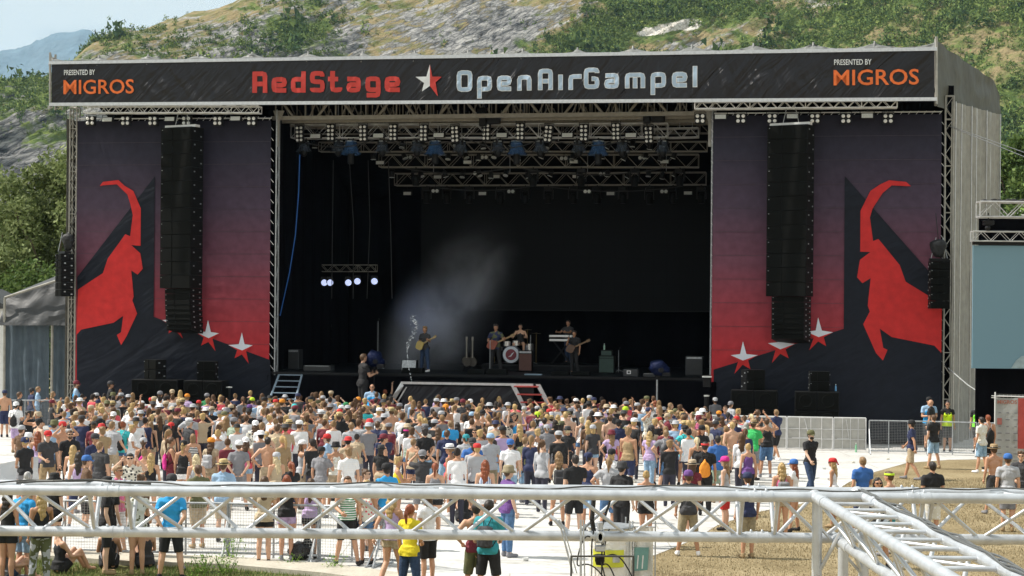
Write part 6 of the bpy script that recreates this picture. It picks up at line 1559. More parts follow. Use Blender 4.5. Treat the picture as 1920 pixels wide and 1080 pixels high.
# people standing closer together in the front rows
PRINT_MAX = 292
tops_m = ['white', 'black', 'grey', 'navy', 'light grey', 'white', 'black', 'charcoal', 'charcoal', 'burgundy', 'light blue', 'olive', 'grey', 'beige', 'light grey', 'navy', 'tan', 'brown', 'white', 'black']
tops_f = ['white', 'black', 'white', 'light grey', 'light grey', 'navy', 'coral', 'lilac', 'black', 'burgundy', 'grey', 'beige', 'beige', 'light blue', 'black', 'white']
hatcs = ['white', 'black', 'grey', 'navy', 'red', 'burgundy', 'light grey', 'beige', 'charcoal', 'olive', 'black', 'white', 'beige', 'light grey']
def sample():
    u = R.random(); sex = 'f' if R.random() < .48 else 'm'
    top = R.choice(['tee', 'tee', 'tee', 'tee', 'tank', 'bare']) if sex == 'm' else R.choice(['tank', 'tank', 'tee', 'crop'])
    tc = R.choice(tops_m if sex == 'm' else tops_f); tp = R.choice([None]*11+['hoops', 'floral'])
    if top == 'bare': tp = None
    hair = R.choice(['short', 'short', 'messy']) if sex == 'm' else R.choice(['long', 'curly', 'ponytail', 'bob', 'bun', 'long'])
    hc = R.choice(['brown', 'dark', 'sandy', 'blond', 'brown', 'sandy']) if sex == 'm' else R.choice(['blond', 'brown', 'sandy', 'pale blond', 'dark', 'auburn', 'blond'])
    hat = None; hatc = '-'
    if R.random() < .38:
        hat = R.choice(['cap', 'back_cap', 'cap', 'bucket_hat', 'straw_hat', 'white_hat', 'bandana']); hatc = 'straw' if hat == 'straw_hat' else R.choice(hatcs)
        if hat != 'straw_hat' and sex == 'm': hair = 'short'
    return sex, top, tc, tp, hair, hc, hat, hatc
def barrier_y(px): return 0
cand = []; tries = 0
def front_lim(px): return 733+(px-150)*.008+6*math.sin(px*.05)
while NPEOPLE < PRINT_MAX and tries < 20000:
    tries += 1; px = R.uniform(40, 1425); lim = front_lim(px); hy = R.triangular(752, 872 if px < 1200 else 800, 772)
    if px > 1150 and hy > 815: continue
    if px > 1250 and hy < 752+(px-1250)*.14: continue
    sex, top, tc, tp, hair, hc, hat, hatc = sample(); sc = R.uniform(.92, 1.07); pos = spot(px, hy, sex, sc, bool(hat))
    if any((pos.x-a)**2+((pos.y-b_)*.5)**2 < (.14 if hy < 800 else .30) for a, b_ in PLACED): continue
    if pos.y > 70.5-pos.x*.177-3.6: continue
    lab = mklabel(sex, top, tc, tp, 'shorts', 'black', None, hair, hc, hat, hatc, px, min(hy, 799))
    if not lab: continue
    LABELS.add(lab); pose = R.choice(['stand', 'stand', 'drink', 'phone', 'fold', 'back', 'shade', 'relax', 'hips', 'onehip', 'shade', 'hold', 'walk'] if R.random() < .96 else ['up'])
    if pose == 'hips' and top == 'tank': pose = 'stand'
    person(pos, R.gauss(0, 25) if R.random() < .86 else R.uniform(90, 270), sex, pose, top, tc, R.choice(['shorts', 'hot'] if sex == 'f' else ['shorts']), R.choice(['black', 'denim', 'navy', 'beige', 'grey', 'pale denim']), hair, hc, hat, hatc, sc, lab, 'people watching the concert', tp, R.random() < .4, sex == 'm' and R.random() < .3, R.randrange(5), R.choice(['black', 'white', 'grey']))
    PLACED.append((pos.x, pos.y)); NPEOPLE += 1
print('people', NPEOPLE, 'tries', tries)
# the rest of the front rows as one crowd object (past the 300 that show largest)
def low_person(sex, arm, hairk, hat=False):
    mb = MB(); K = skel(sex, 'stand'); torso(mb, K, .016); head_at(mb); hatm = MB()
    if hat: hatm.lathe(HC+Vector((0, 0, .045)), [(.17 if hat == 2 else .104, -.01), (.104, 0), (.10, .06), (.07, .09), (.001, .1)], 14, sy=1.1); hatm.box(HC+Vector((0, .12, .04)), (.13, .09, .01)); cone(mb, (0, -.01, 1.43), (0, .005, 1.57), .055, .05)
    for s in (1, -1):
        S_ = Vector((s*K['sh'], 0, 1.415)); e, w = ARM[arm if s > 0 else 'down']; E = S_+Vector((s*e[0], e[1], e[2])); W = E+Vector((s*w[0], w[1], w[2])); cone(mb, S_, E, .056, .040); cone(mb, E, W, .040, .028); mb.ball(W+(W-E).normalized()*.06, .035, 8, rad=(.03, .035, .05))
        mb.tube((s*.09, 0, .95), (s*.10, 0, .02), .095, 10, r2=.05)
    me = remesh(mb, .024, 2, mats=[M_skin], name='tmpb'); me.calc_loop_triangles()
    V = np.array([v.co[:] for v in me.vertices]); T_ = np.array([t.vertices[:] for t in me.loop_triangles]); hm = hair_mesh(hairk); dm = bpy.data.objects.new('tmp', hm); COL.objects.link(dm); md = dm.modifiers.new('d', 'DECIMATE'); md.ratio = .12
    dg = bpy.context.evaluated_depsgraph_get(); dg.update(); h2 = bpy.data.meshes.new_from_object(dm.evaluated_get(dg)); bpy.data.objects.remove(dm); h2.calc_loop_triangles()
    HV = np.array([v.co[:] for v in h2.vertices]); HT = np.array([t.vertices[:] for t in h2.loop_triangles]); bpy.data.meshes.remove(me); bpy.data.meshes.remove(h2)
    part_ = np.where((V[:, 2] < 1.47) & (V[:, 2] > .86) & (np.abs(V[:, 0]) < K['sh']+.06), 1, 0)   # 1 = shirt
    part_ = np.where(V[:, 2] <= .86, 2, part_); ht = [(f[0], f[i], f[i+1]) for f in hatm.f for i in range(1, len(f)-1)]; return V, T_, part_, HV, HT, np.array(hatm.v).reshape(-1, 3), np.array(ht, dtype=int).reshape(-1, 3)
LP = [low_person('m', 'down', 'short'), low_person('f', 'drink', 'long'), low_person('m', 'shade', 'messy'), low_person('f', 'down', 'ponytail'), low_person('m', 'down', 'short', 1), low_person('m', 'drink', 'short', 2), low_person('f', 'down', 'bun')]
VV, FF, CL = [], [], []; nb_ = 0; extra = 0; tries = 0
while extra < 330 and tries < 60000:
    tries += 1; px = R.uniform(120, 1400); hy = front_lim(px)+abs(R.gauss(0, 1))*34-1; lp = R.choice(LP); sc = R.uniform(.94, 1.03); pos = spot(px, hy, 'm', sc)
    if any((pos.x-a)**2+((pos.y-b_)*.45)**2 < .065 or (px > 1250 and hy < 752+(px-1250)*.14) for a, b_ in PLACED) or pos.y > 70.5-pos.x*.177-3.4: continue
    PLACED.append((pos.x, pos.y)); extra += 1; an = R.gauss(0, .4); ca, sa = math.cos(an), math.sin(an); V, T_, pt, HV, HT, QV, QT = lp; hat_ = CC[R.choice(hatcs)]
    skin_, sh_, hr_ = R.choice(SKIN), CC[R.choice(tops_m+tops_f)], HAIRC[R.choice(['brown', 'dark', 'blond', 'sandy', 'brown'])]
    for vs, tr, cl in ((V, T_, np.array([skin_, sh_, (.03, .03, .05)])[pt]), (HV, HT, np.tile(np.array(hr_), (len(HV), 1))), (QV, QT, np.tile(np.array(hat_), (len(QV), 1)))):
        if len(vs) == 0: continue
        P = np.stack([vs[:, 0]*ca-vs[:, 1]*sa, vs[:, 0]*sa+vs[:, 1]*ca, vs[:, 2]], 1)*sc+np.array(pos); VV.append(P); FF.append(tr+nb_); CL.append(cl); nb_ += len(vs)
M_crowd, nt, b = newmat('crowd_colours'); b.inputs['Roughness'].default_value = .8; at_ = nod(nt, 'ShaderNodeAttribute'); at_.attribute_name = 'col'; lnk(nt, at_.outputs['Color'], b.inputs['Base Color'])
me = np_mesh('crowd', np.concatenate(VV), np.concatenate(FF), M_crowd, True); ca_ = me.attributes.new('col', 'FLOAT_COLOR', 'POINT'); cc = np.concatenate(CL); ca_.data.foreach_set('color', np.concatenate([cc, np.ones((len(cc), 1))], 1).astype(np.float32).ravel())
co = bpy.data.objects.new('crowd', me); COL.objects.link(co); co['kind'] = 'stuff'
print('extra', extra)

# ------------------------------------------------------------------ crew and guards
def guard(px, hy, sex, face, pose, top, tc, label, hair='short', hc='brown', hat=None, hatc=None, g=True, b=False, bot='shorts', bc='charcoal', depth=None, vest=None):
    pos = spot(px, hy, sex, 1.0, bool(hat)) if depth is None else at(px, hy, depth)
    sc = 1.0
    if depth is not None: sc = pos.z/(1.75*(.94 if sex == 'f' else 1)+(.035 if hat else 0)); pos = Vector((pos.x, pos.y, 0))
    o = person(pos, face, sex, pose, top, tc, bot, bc, hair, hc, hat, hatc, sc, label, 'guards and crew by the barriers', None, g, b, 1)
    if vest: child(o, 'safety_vest', top_mesh(sex, pose, 'tank'), CC[vest]).scale = (1.09, 1.14, 1.0)
    return o
guard(143, 713, 'm', -80, 'fold', 'tee', 'light blue', 'guard in blue vest and burgundy cap leaning behind the left barrier', hat='cap', hatc='burgundy', b=True, vest='bright blue', depth=68)
guard(207, 714, 'm', -70, 'drink', 'tee', 'black', 'guard in black tee and black cap behind the left barrier', hat='cap', hatc='charcoal', depth=68)
guard(698, 720, 'm', 175, 'stand', 'tee', 'light blue', 'bald guard in sunglasses and blue vest facing the crowd at the barrier', hair=None, vest='bright blue', depth=67)
guard(1742, 744, 'm', 178, 'fold', 'tee', 'light blue', 'guard in blue vest and black cap behind the right mesh fence', hat='cap', hatc='black', vest='bright blue', depth=63)
guard(1746, 749, 'm', 60, 'stand', 'tee', 'black', 'bald man in black tee talking to the blue-vested guard', hair=None, g=False, depth=62)
guard(1777, 752, 'f', 175, 'stand', 'tee', 'black', 'female guard in neon yellow vest behind the mesh fence', hair='bun', hc='dark', vest='neon yellow', depth=62)
guard(1834, 755, 'm', 150, 'stand', 'tee', 'black', 'guard in neon green vest half hidden by the bucket-hatted guard', hc='dark', vest='neon green', depth=62)
guard(1843, 756, 'm', 30, 'stand', 'tee', 'beige', 'guard in neon yellow vest and lime bucket hat by the sponsor banner', hat='bucket_hat', hatc='lime', vest='neon yellow', g=False, depth=61)
sh = thing('person', 'person', 'person') if False else None
pu = spot(722, 733, 'm', 1.0); person(pu, -5, 'm', 'up', 'tee', 'charcoal', 'shorts', 'black', 'short', 'auburn', None, None, 1.03, 'man with auburn hair raising one arm high in the front row', 'people watching the concert')
pu = spot(247, 723, 'f', 1.0); person(pu, -60, 'f', 'drink', 'tank', 'beige', 'hot', 'black', 'bob', 'sandy', None, None, 1.10, 'tall sandy-haired woman drinking in the front row below the left fill speaker', 'people watching the concert', glasses=True)
# sitting people on the lawn in front: built as one remeshed body in a sitting pose
def sitter(label, x, y, face, topc, botc, hairk, hc, knees=.42, pattern=None, sc=.95, skin=0):
    t = bpy.data.objects.new('person', None); COL.objects.link(t); t.matrix_world = Matrix.Translation((x, y, 0))@Matrix.Rotation(math.radians(face), 4, 'Z')@Matrix.Scale(sc, 4); t['label'] = label; t['category'] = 'person'; t['group'] = 'people sitting on the lawn'
    dz = -.83; mb = MB(); K = skel('f', 'stand'); torso(mb, K); cone(mb, (0, -.012, 1.43), (0, .005, 1.57), .052, .048); head_at(mb); ex = MB(); pn = MB()
    for s in (1, -1):
        S_ = Vector((s*.165, 0, 1.415)); E = S_+Vector((s*.06, .14, -.25)); W = E+Vector((-s*.05, .20, .0)); cone(mb, S_, E, .05, .036); cone(mb, E, W, .037, .026); hand(ex, W, W-E, s, 1.0)
        H = Vector((s*.09, 0, .92)); Kn = Vector((s*.14, .36, .83+knees)); A = Vector((s*.10, .56, .90)); cone(mb, H, Kn, .092, .056); cone(mb, Kn, A, .056, .038); cone(mb, A, A+Vector((s*.02, .13, -.02)), .036, .03); cone(pn, H, H.lerp(Kn, .45), .112, .10, flat_b=True)
    b_ = remesh(mb, .0135, 3, mats=[M_skin, M_dark, M_lips], name='body', extra=[(ex, 0)]+face_extra()); pn.ball((0, -.005, .945), 1, 14, rad=(.178, .128, .12)); p_ = remesh(pn, .017, 2, mats=[M_denim], name='shorts')
    for nm, me_, c, mt in (('body', b_, SKIN[skin], None), ('shorts', p_, CC[botc], None), ('tank_top', top_mesh('f', 'stand', 'tank').copy(), CC[topc], PAT[pattern] if pattern else None), ('hair', hair_mesh(hairk).copy(), HAIRC[hc], None)):
        o = child(t, nm, me_, c, mt); o.location = (0, 0, dz)
    return t
for px, fy, face, tc, bc, hk, hc, lab in ((204, 1066, 10, 'black', 'black', 'ponytail', 'sandy', 'seated woman with white-printed black bag on the lawn'), (272, 1064, 25, 'charcoal', 'black', 'bun', 'dark', 'seated woman in charcoal tank top hugging her knees on the lawn'),
                                (112, 1074, -50, 'black', 'black', 'bun', 'brown', 'seated woman in black turned right, nearest the left corner'), (10, 1092, -60, 'grey', 'dark denim', 'short', 'brown', 'seated person with folded hands at the bottom left corner')):
    g_ = ground(px, fy); s_ = sitter(lab, g_.x, g_.y, face, tc, bc, hk, hc)
    if px == 204: sb_ = bag(s_, 'drawstring', 'black', 'black drawstring bag with white print on the seated woman', 'bags on people in the crowd'); sb_.matrix_world = s_.matrix_world@Matrix.Translation((0, 0, -.83))
g_ = ground(868, 978); sitter('crouching person in printed black top on the pale floor behind the truss', g_.x, g_.y, 0, 'black', 'black', 'short', 'brown')

# ------------------------------------------------------------------ the band on stage
def on_stage(px, hy, v, hat=False, floor=None):
    floor = DECKZ if floor is None else floor; p = S(px, hy, v); return Vector((p.x, v, floor)), (p.z-floor)/1.76
def lst(P): return MST@Vector(P)
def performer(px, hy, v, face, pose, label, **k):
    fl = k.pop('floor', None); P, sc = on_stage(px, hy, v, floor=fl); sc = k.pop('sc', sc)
    o = person(P, face, k.pop('sex', 'm'), pose, k.get('top', 'tee'), k.get('tc', 'black'), k.get('bot', 'long'), k.get('bc', 'dark denim'), k.get('hair', 'short'), k.get('hc', 'brown'), k.get('hat'), k.get('hatc'), sc, label, 'band and crew on the stage', k.get('pat'), k.get('g', False), False, 3, 'white' if k.get('ws') else 'black', frame=MST)  # skin, and some clothes, coloured darker to stand in for stage shade
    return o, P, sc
def guitar(owner, label, cb, cn, left=False):
    t = bpy.data.objects.new('guitar', None); COL.objects.link(t); t.matrix_world = owner.matrix_world@Matrix.Translation((.06, .20, 1.03))@Matrix.Rotation(math.radians(24), 4, 'Y'); setp(t, label, 'guitar', 'instruments of the band')
    mb = MB(); out = [(math.cos(a)*(.19+.035*math.cos(2*a)), math.sin(a)*(.155-.03*math.cos(2*a)+.02*math.cos(a))) for a in [i*PI/14 for i in range(28)]]
    mb.slab([(x, 0, z) for x, z in out], (0, .045, 0)); child(t, 'guitar_body', mb.mesh('guitar_body', mat('guitar_'+label[:6], cb, .25, 0, .1)), (1, 1, 1))
    mb = MB().box((-.48, .0, 0), (.58, .03, .055)); mb.box((-.83, .0, 0), (.16, .025, .09))
    for k in range(3): mb.tube((-.78-.04*k, 0, -.06), (-.78-.04*k, 0, .06), .006, 5)
    child(t, 'neck', mb.mesh('neck', mat('neck_'+label[:6], cn, .4)), (1, 1, 1)); mb = MB().box((.05, -.008, 0), (.12, .012, .10)); child(t, 'pickguard', mb.mesh('pickguard', M_white), (1, 1, 1)); return t
gl, Pg, sg = performer(797, 612, 2.2, 150, 'guitar', 'left guitarist within the smoke, white tee and pale jeans darkened for stage shade', tc='charcoal', bc='dark denim', hair='messy', hc='sandy', ws=True)  # pale clothes given dark colours in place of the shade on stage
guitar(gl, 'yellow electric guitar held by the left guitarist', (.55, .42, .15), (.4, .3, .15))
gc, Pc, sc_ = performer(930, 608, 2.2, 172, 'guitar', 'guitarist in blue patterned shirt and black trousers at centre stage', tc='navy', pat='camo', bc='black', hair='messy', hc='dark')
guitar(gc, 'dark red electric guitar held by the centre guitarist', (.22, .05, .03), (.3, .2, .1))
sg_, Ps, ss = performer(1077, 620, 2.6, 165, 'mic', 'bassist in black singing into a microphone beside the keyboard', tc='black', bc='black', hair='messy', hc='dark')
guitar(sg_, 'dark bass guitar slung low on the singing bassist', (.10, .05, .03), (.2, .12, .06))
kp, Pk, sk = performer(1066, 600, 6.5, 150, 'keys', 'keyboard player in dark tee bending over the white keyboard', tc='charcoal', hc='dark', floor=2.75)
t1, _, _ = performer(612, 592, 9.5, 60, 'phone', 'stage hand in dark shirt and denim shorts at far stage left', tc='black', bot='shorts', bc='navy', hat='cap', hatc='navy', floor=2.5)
m = MB().tube((0, 0, 0), (0, .0, .13), .013, 8, r2=.017); m.ball((0, 0, .15), .03, 10)
h = held(sg_, 1, 'microphone', m, M_black, 'handheld microphone at the mouth of the singing bassist', 'microphone', 'instruments of the band', (-.02, .02, .02), pose='mic')
def seated_drummer():
    P, sc = on_stage(976, 603, 5.6, floor=3.05); t = bpy.data.objects.new('person', None); COL.objects.link(t); t.matrix_world = MST@Matrix.Translation((P.x, P.y, P.z-.35))@Matrix.Rotation(PI, 4, 'Z'); setp(t, 'drummer behind the drum kit with arms bent over the toms', 'person', 'band and crew on the stage')
    mb = MB(); K = skel('m', 'stand'); torso(mb, K); cone(mb, (0, -.012, 1.43), (0, .005, 1.57), .055, .05); head_at(mb); ex = MB()
    for s in (1, -1):
        S_, (e, w) = Vector((s*.19, 0, 1.415)), ARM['drum']; E = S_+Vector((s*e[0], e[1], e[2])); W = E+Vector((s*w[0], w[1], w[2])); cone(mb, S_, E, .054, .038); cone(mb, E, W, .038, .026); hand(ex, W, W-E, s, 1.3)
        H = Vector((s*.10, 0, .92)); Kn = Vector((s*.22, .42, .90)); A = Vector((s*.22, .42, .50)); cone(mb, H, Kn, .09, .058); cone(mb, Kn, A, .055, .04); cone(mb, A, A+Vector((0, .15, -.03)), .038, .03)
    child(t, 'body', remesh(mb, .014, 3, mats=[M_skin, M_dark, M_lips], name='body', extra=[(ex, 0)]+face_extra()), SKIN[0]); child(t, 'tank_top', top_mesh('m', 'stand', 'tank'), CC['black']); child(t, 'hair', hair_mesh('short'), HAIRC['dark'])
    return t
seated_drummer()
# drum riser and kit
M_chrome = mat('chrome', (.6, .6, .62), .2, .9, .05, 5, 0); M_drumskin = mat('drum_skin', (.62, .66, .72), .5, 0, .05); M_drumshell = mat('drum_shell', (.10, .11, .14), .3); M_cymbal = mat('cymbal_brass', (.45, .33, .12), .3, .9)
a_, b2 = S(905, 656, 4.6), S(1130, 656, 4.6)
t = thing('drum_riser', 'low black riser platform under the drum kit and keyboard', 'platform', ((a_.x+b2.x)/2, 6, DECKZ), MST)
m = MB().box(((a_.x+b2.x)/2, 6, DECKZ+.15), (b2.x-a_.x, 3.2, .3)); part(t, 'deck', m, M_deck); m = MB().box(((a_.x+b2.x)/2, 4.38, DECKZ+.26), (b2.x-a_.x, .04, .06)); part(t, 'edge_rail', m, M_black)
RZ = DECKZ+.3
c = S(958, 665, 4.75); t = thing('drum_kit', 'drum kit with white-headed bass drum bearing a red round emblem', 'drum kit', (c.x, 5, RZ), MST)
R0 = .36; cz = c.z
m = MB().lathe((c.x, 5.25, cz), [(R0, 0), (R0+.02, .02), (R0+.02, .44), (R0, .46)], 28, axis=(0, -1, 0)); part(t, 'bass_drum', m, M_drumshell, 'auto')
m = MB().lathe((c.x, 4.79, cz), [(R0*.98, 0), (R0*.97, .012), (.001, .013)], 28, axis=(0, -1, 0)); part(t, 'drum_head', m, M_drumskin)
M_logo = mat('emblem_red', (.20, .035, .05), .6); m = MB().poly([(c.x+R0*.66*math.cos(a)*(1 if not .4 < a < 1.3 else .96), 4.772, cz+R0*.66*math.sin(a)) for a in [i*PI/14 for i in range(28)]]); part(t, 'emblem', m, M_logo)
m = MB().poly([(c.x-.13, 4.768, cz-.10), (c.x-.02, 4.768, cz-.03), (c.x+.03, 4.768, cz+.05), (c.x+.14, 4.768, cz+.12), (c.x+.06, 4.768, cz-.0), (c.x+.0, 4.768, cz-.08)]); part(t, 'emblem', m, M_drumskin)
for x, y, z, r, hh_ in ((-.28, .35, .75, .17, .2), (.12, .35, .78, .17, .2), (.62, .7, .45, .22, .4), (-.65, .6, .55, .18, .15)):
    m = MB().lathe((c.x+x, 5+y, RZ+z), [(r, 0), (r, hh_)], 18); m.lathe((c.x+x, 5+y, RZ+z+hh_), [(r+.01, -.01), (r+.01, .01), (r*.97, .012)], 18); m.tube((c.x+x, 5+y, RZ), (c.x+x, 5+y, RZ+z), .012); part(t, 'tom_drum', m, [M_chrome], 'auto')
for x, y, z in ((-.85, .5, 1.25), (.95, .6, 1.3), (.5, 1.0, 1.45), (-1.05, .8, .95)):
    m = MB().tube((c.x+x, 5+y, RZ), (c.x+x, 5+y, RZ+z), .012, 5); m.lathe((c.x+x, 5+y, RZ+z), [(.22, 0), (.06, .02), (.01, .035)], 18); part(t, 'cymbal', m, M_cymbal, 'auto')
def boxthing(name, label, cat, px0, px1, py0, py1, v, dep, mats, cloth=None, floor=DECKZ, group=None, tilt=0, extra=None):
    a_, b2 = S(px0, py0, v), S(px1, py1, v); w = b2.x-a_.x; z0 = floor; h = a_.z-z0; u = (a_.x+b2.x)/2
    t = thing(name, label, cat, (u, v, z0), MST, group=group); m = MB()
    if tilt:
        m.slab([(u-w/2, v, z0), (u-w/2, v+dep, z0), (u-w/2, v+dep*.95, z0+h), (u-w/2, v+dep*.35, z0+h)], (w, 0, 0)); part(t, 'cabinet', m, mats[1])
        m = MB().slab([(u-w/2+.03, v+.0, z0+.02), (u+w/2-.03, v+.0, z0+.02), (u+w/2-.03, v+dep*.34, z0+h-.02), (u-w/2+.03, v+dep*.34, z0+h-.02)], (0, -.02, .01)); part(t, 'grille', m, mats[0])
    else:
        m.cbox((u, v+dep/2, z0+h/2), (w, dep, h), .03); part(t, 'cabinet', m, mats[1]); m = MB().box((u, v-.012, z0+h*.45), (w*.88, .02, h*.78)); part(t, 'grille', m, mats[0])
        if len(mats) > 2: m = MB().box((u, v-.014, z0+h*.92), (w*.85, .02, h*.09)); part(t, 'control_panel', m, mats[2])
    return t
for i, (x0, x1, y0) in enumerate(((876, 907, 692), (912, 948, 692), (1033, 1065, 697), (1070, 1103, 697), (752, 790, 690))):
    boxthing('stage_monitor', 'black wedge monitor, %s from the left on the stage lip' % ['second', 'third', 'fourth', 'fifth', 'first'][i], 'loudspeaker', x0, x1, y0, 712, .35, .6, [M_speaker, M_spk_side], group='wedge monitors', tilt=1)
M_amp = mat('amp_cloth_brown', (.12, .06, .05), .8); M_amp2 = mat('amp_green_tolex', (.03, .06, .05), .6); M_label = mat('pale_label', (.16, .24, .30), .5); M_case = mat('flight_case', (.03, .032, .035), .5)
boxthing('guitar_amplifier', 'brown-fronted combo amplifier beside the bass drum', 'amplifier', 972, 998, 657, 690, 4.2, .4, [M_amp, M_spk_side, M_steel], group='amplifiers')
boxthing('guitar_amplifier', 'pale grey slanted amplifier left of the left guitarist', 'amplifier', 752, 780, 675, 700, 3.0, .4, [M_steel, M_spk_side], group='amplifiers', tilt=1)
boxthing('bass_amplifier', 'dark green bass cabinet with small light and bottle on top', 'amplifier', 1122, 1152, 667, 700, 3.6, .5, [M_amp2, M_spk_side, M_amp2], group='amplifiers')
boxthing('amplifier_head', 'green amplifier head on top of the bass cabinet', 'amplifier', 1126, 1148, 656, 667, 3.7, .3, [M_amp2, M_spk_side], group='amplifiers', floor=S(1130, 667, 3.7).z)
boxthing('effects_case', 'pale blue lit case with round dial at the stage lip', 'case', 983, 1015, 701, 712, .25, .3, [M_label, M_bluegrey])
boxthing('flight_case', 'black case with white square emblem on the stage lip', 'case', 1168, 1196, 692, 712, .4, .5, [M_case, M_case], group='flight cases')
for i, (x0, x1, y0, v) in enumerate(((568, 620, 685, 1.2), (1205, 1232, 700, .5), (1285, 1318, 668, 2.5), (540, 560, 655, 3))):
    boxthing('flight_case', ['long black case beside the stage stairs', 'low black case under the right blue-covered camera', 'tall rack case at the right edge of the stage', 'rack case standing deep at stage left'][i], 'case', x0, x1, y0, 712, v, .6, [M_case, M_case, M_steel], group='flight cases')
m = MB(); p = S(1179, 698, .36); m.box(p, (.16, .02, .14)); m2 = MB().box(p+Vector((0, -.012, 0)), (.09, .01, .08)); t = thing('case_emblem', 'white square mark on the black case at the stage lip', 'mark', p, MST); part(t, 'frame', m, M_white); part(t, 'centre', m2, M_case)
# keyboard, guitar rack, stands
a_, b2 = S(1036, 630, 5.2), S(1068, 638, 5.2); t = thing('keyboard', 'white two-tier keyboard on a black stand', 'keyboard', ((a_.x+b2.x)/2, 5.2, RZ), MST); u = (a_.x+b2.x)/2; w = b2.x-a_.x+.25
for k, z in enumerate((a_.z, b2.z)):
    m = MB().box((u, 5.25+.05*k, z), (w, .35, .09)); part(t, 'keyboard_case', m, M_white); m = MB().box((u, 5.06+.05*k, z-.005), (w*.95, .02, .05)); part(t, 'keys', m, M_lamp)
m = MB()
for s in (-1, 1): m.tube((u-s*w*.45, 5.2, RZ), (u+s*w*.35, 5.2, b2.z-.05), .02); m.tube((u-s*w*.45, 5.45, RZ), (u+s*w*.35, 5.45, b2.z-.05), .02)
part(t, 'stand', m, M_black)
for i, (px, v) in enumerate(((875, 3.6), (886, 3.7))):
    p = S(px, 640, v); P0_ = Vector((p.x, v, DECKZ)); t = thing('guitar_on_stand', '%s of two spare guitars standing left of centre stage' % ['left', 'right'][i], 'guitar', P0_, MST, group='spare guitars'); m = MB(); out = [(p.x+math.cos(a)*(.17+.03*math.cos(2*a+1)), v, DECKZ+.42+math.sin(a)*.22) for a in [k*PI/10 for k in range(20)]]; m.slab(out, (0, .05, 0)); part(t, 'guitar_body', m, mat('spare_guitar%d' % i, (.03, .025, .02), .25))
    m = MB().box((p.x, v, DECKZ+.95), (.05, .03, .75)); m.box((p.x, v, DECKZ+1.38), (.08, .025, .16)); part(t, 'neck', m, mat('pale_neck%d' % i, (.22, .2, .17), .4)); m = MB().tube((p.x-.15, v+.1, DECKZ), (p.x, v+.08, DECKZ+.7), .012); m.tube((p.x+.15, v+.1, DECKZ), (p.x, v+.08, DECKZ+.7), .012); part(t, 'stand', m, M_black)
def stand(label, px, y0, v, tilt=0, floor=None):
    a_ = S(px, y0, v); f_ = DECKZ if floor is None else floor; t = thing('microphone_stand', label, 'microphone stand', (a_.x, v, f_), MST, group='microphone stands'); m = MB().tube((a_.x, v, f_+.03), (a_.x, v, a_.z-.1), .013)
    for k in range(3): an = k*2.1; m.tube((a_.x, v, f_+.15), (a_.x+.3*math.cos(an), v+.3*math.sin(an), f_+.01), .010)
    part(t, 'stand_pole', m, M_steel); m = MB().tube((a_.x, v, a_.z-.1), (a_.x+.06, v-.08, a_.z-.02), .012); m.ball((a_.x+.07, v-.1, a_.z), .03, 8); part(t, 'microphone', m, M_black)
stand('microphone stand before the centre guitarist', 919, 633, 1.6); stand('tall pale stand right of the drummer', 995, 624, 4.9, floor=RZ); stand('tall stand at the dark rear of stage left', 709, 598, 5); stand('microphone stand right of the bass cabinet', 1160, 652, 4.2)
# bottle on the bass amp
def bottle(label, base, frame, col, h=.26, group='plastic bottles'):
    mb = MB().lathe(base, [(.035, 0), (.037, .02), (.037, h*.65), (.014, h*.85), (.013, h*.93)], 12); x, y, z = base; t = thing('bottle', label, 'bottle', base, frame, group=group); m_, nt, b = newmat('bottle_'+label[:9]); b.inputs['Base Color'].default_value = col+(1,); b.inputs['Roughness'].default_value = .1; b.inputs['Alpha'].default_value = .75
    part(t, 'bottle_body', mb, m_, True); part(t, 'cap', MB().lathe((x, y, z+h*.92), [(.016, 0), (.016, .025)], 10), M_white)
p = S(1133, 656, 3.85); bottle('clear bottle on the amplifier head at stage right', (p.x, 3.85, p.z), MST, (.5, .75, .6))
p = S(1567, 733.5, -1.5); bottle('blue water bottle on the outer right subwoofer stack', (p.x, -1.5, p.z), MST, (.15, .4, .7))
g_ = ground(1605, 848); bottle('green plastic bottle on the floor by the pale barrier', (g_.x, g_.y, 0), MID, (.25, .6, .35), .34)
# camera operators with rain-covered cameras in the pit
M_raincover = cloth_mat('blue_rain_cover', (.003, .009, .045), .6, .2, .9, .15, (4, 4, 4), 2, .06)[0]
for lab, px, y0, y1, v, w in (('blue rain-covered broadcast camera on a pedestal at stage left', 702, 657, 688, -1.0, .8), ('blue rain-covered broadcast camera on a pedestal at stage right', 1234, 674, 704, -1.0, .85)):
    a_, b2 = S(px, y0, v), S(px, y1, v); H = a_.z-b2.z; t = thing('broadcast_camera', lab, 'camera', (a_.x, v, 0), MST, group='broadcast cameras'); m = MB(); m.ball((a_.x, v, b2.z+H*.5), 1, 18, rad=(w*.42, .35, H*.50)); m.ball((a_.x+w*.25, v, b2.z+H*.3), 1, 12, rad=(w*.3, .3, H*.34)); m.v = [(x+.09*mnoise.noise(Vector((x*5, y*5, z*5))), y, z+.09*mnoise.noise(Vector((z*5, x*5, 3)))) for x, y, z in m.v]
    part(t, 'rain_cover', m, M_raincover, True); m = MB().tube((a_.x, v, 0), (a_.x, v, b2.z+.1), .025); m.lathe((a_.x, v, b2.z), [(.12, -.1), (.14, 0)], 12); part(t, 'pedestal', m, M_black); m = MB().cbox((a_.x+.35, v-.3, b2.z+.05), (.3, .3, .14), .02); m.lathe((a_.x+.1, v-.35, b2.z+H*.35), [(.07, 0), (.09, .22)], 12, axis=(.4, -1, 0)); part(t, 'lens', m, M_black)
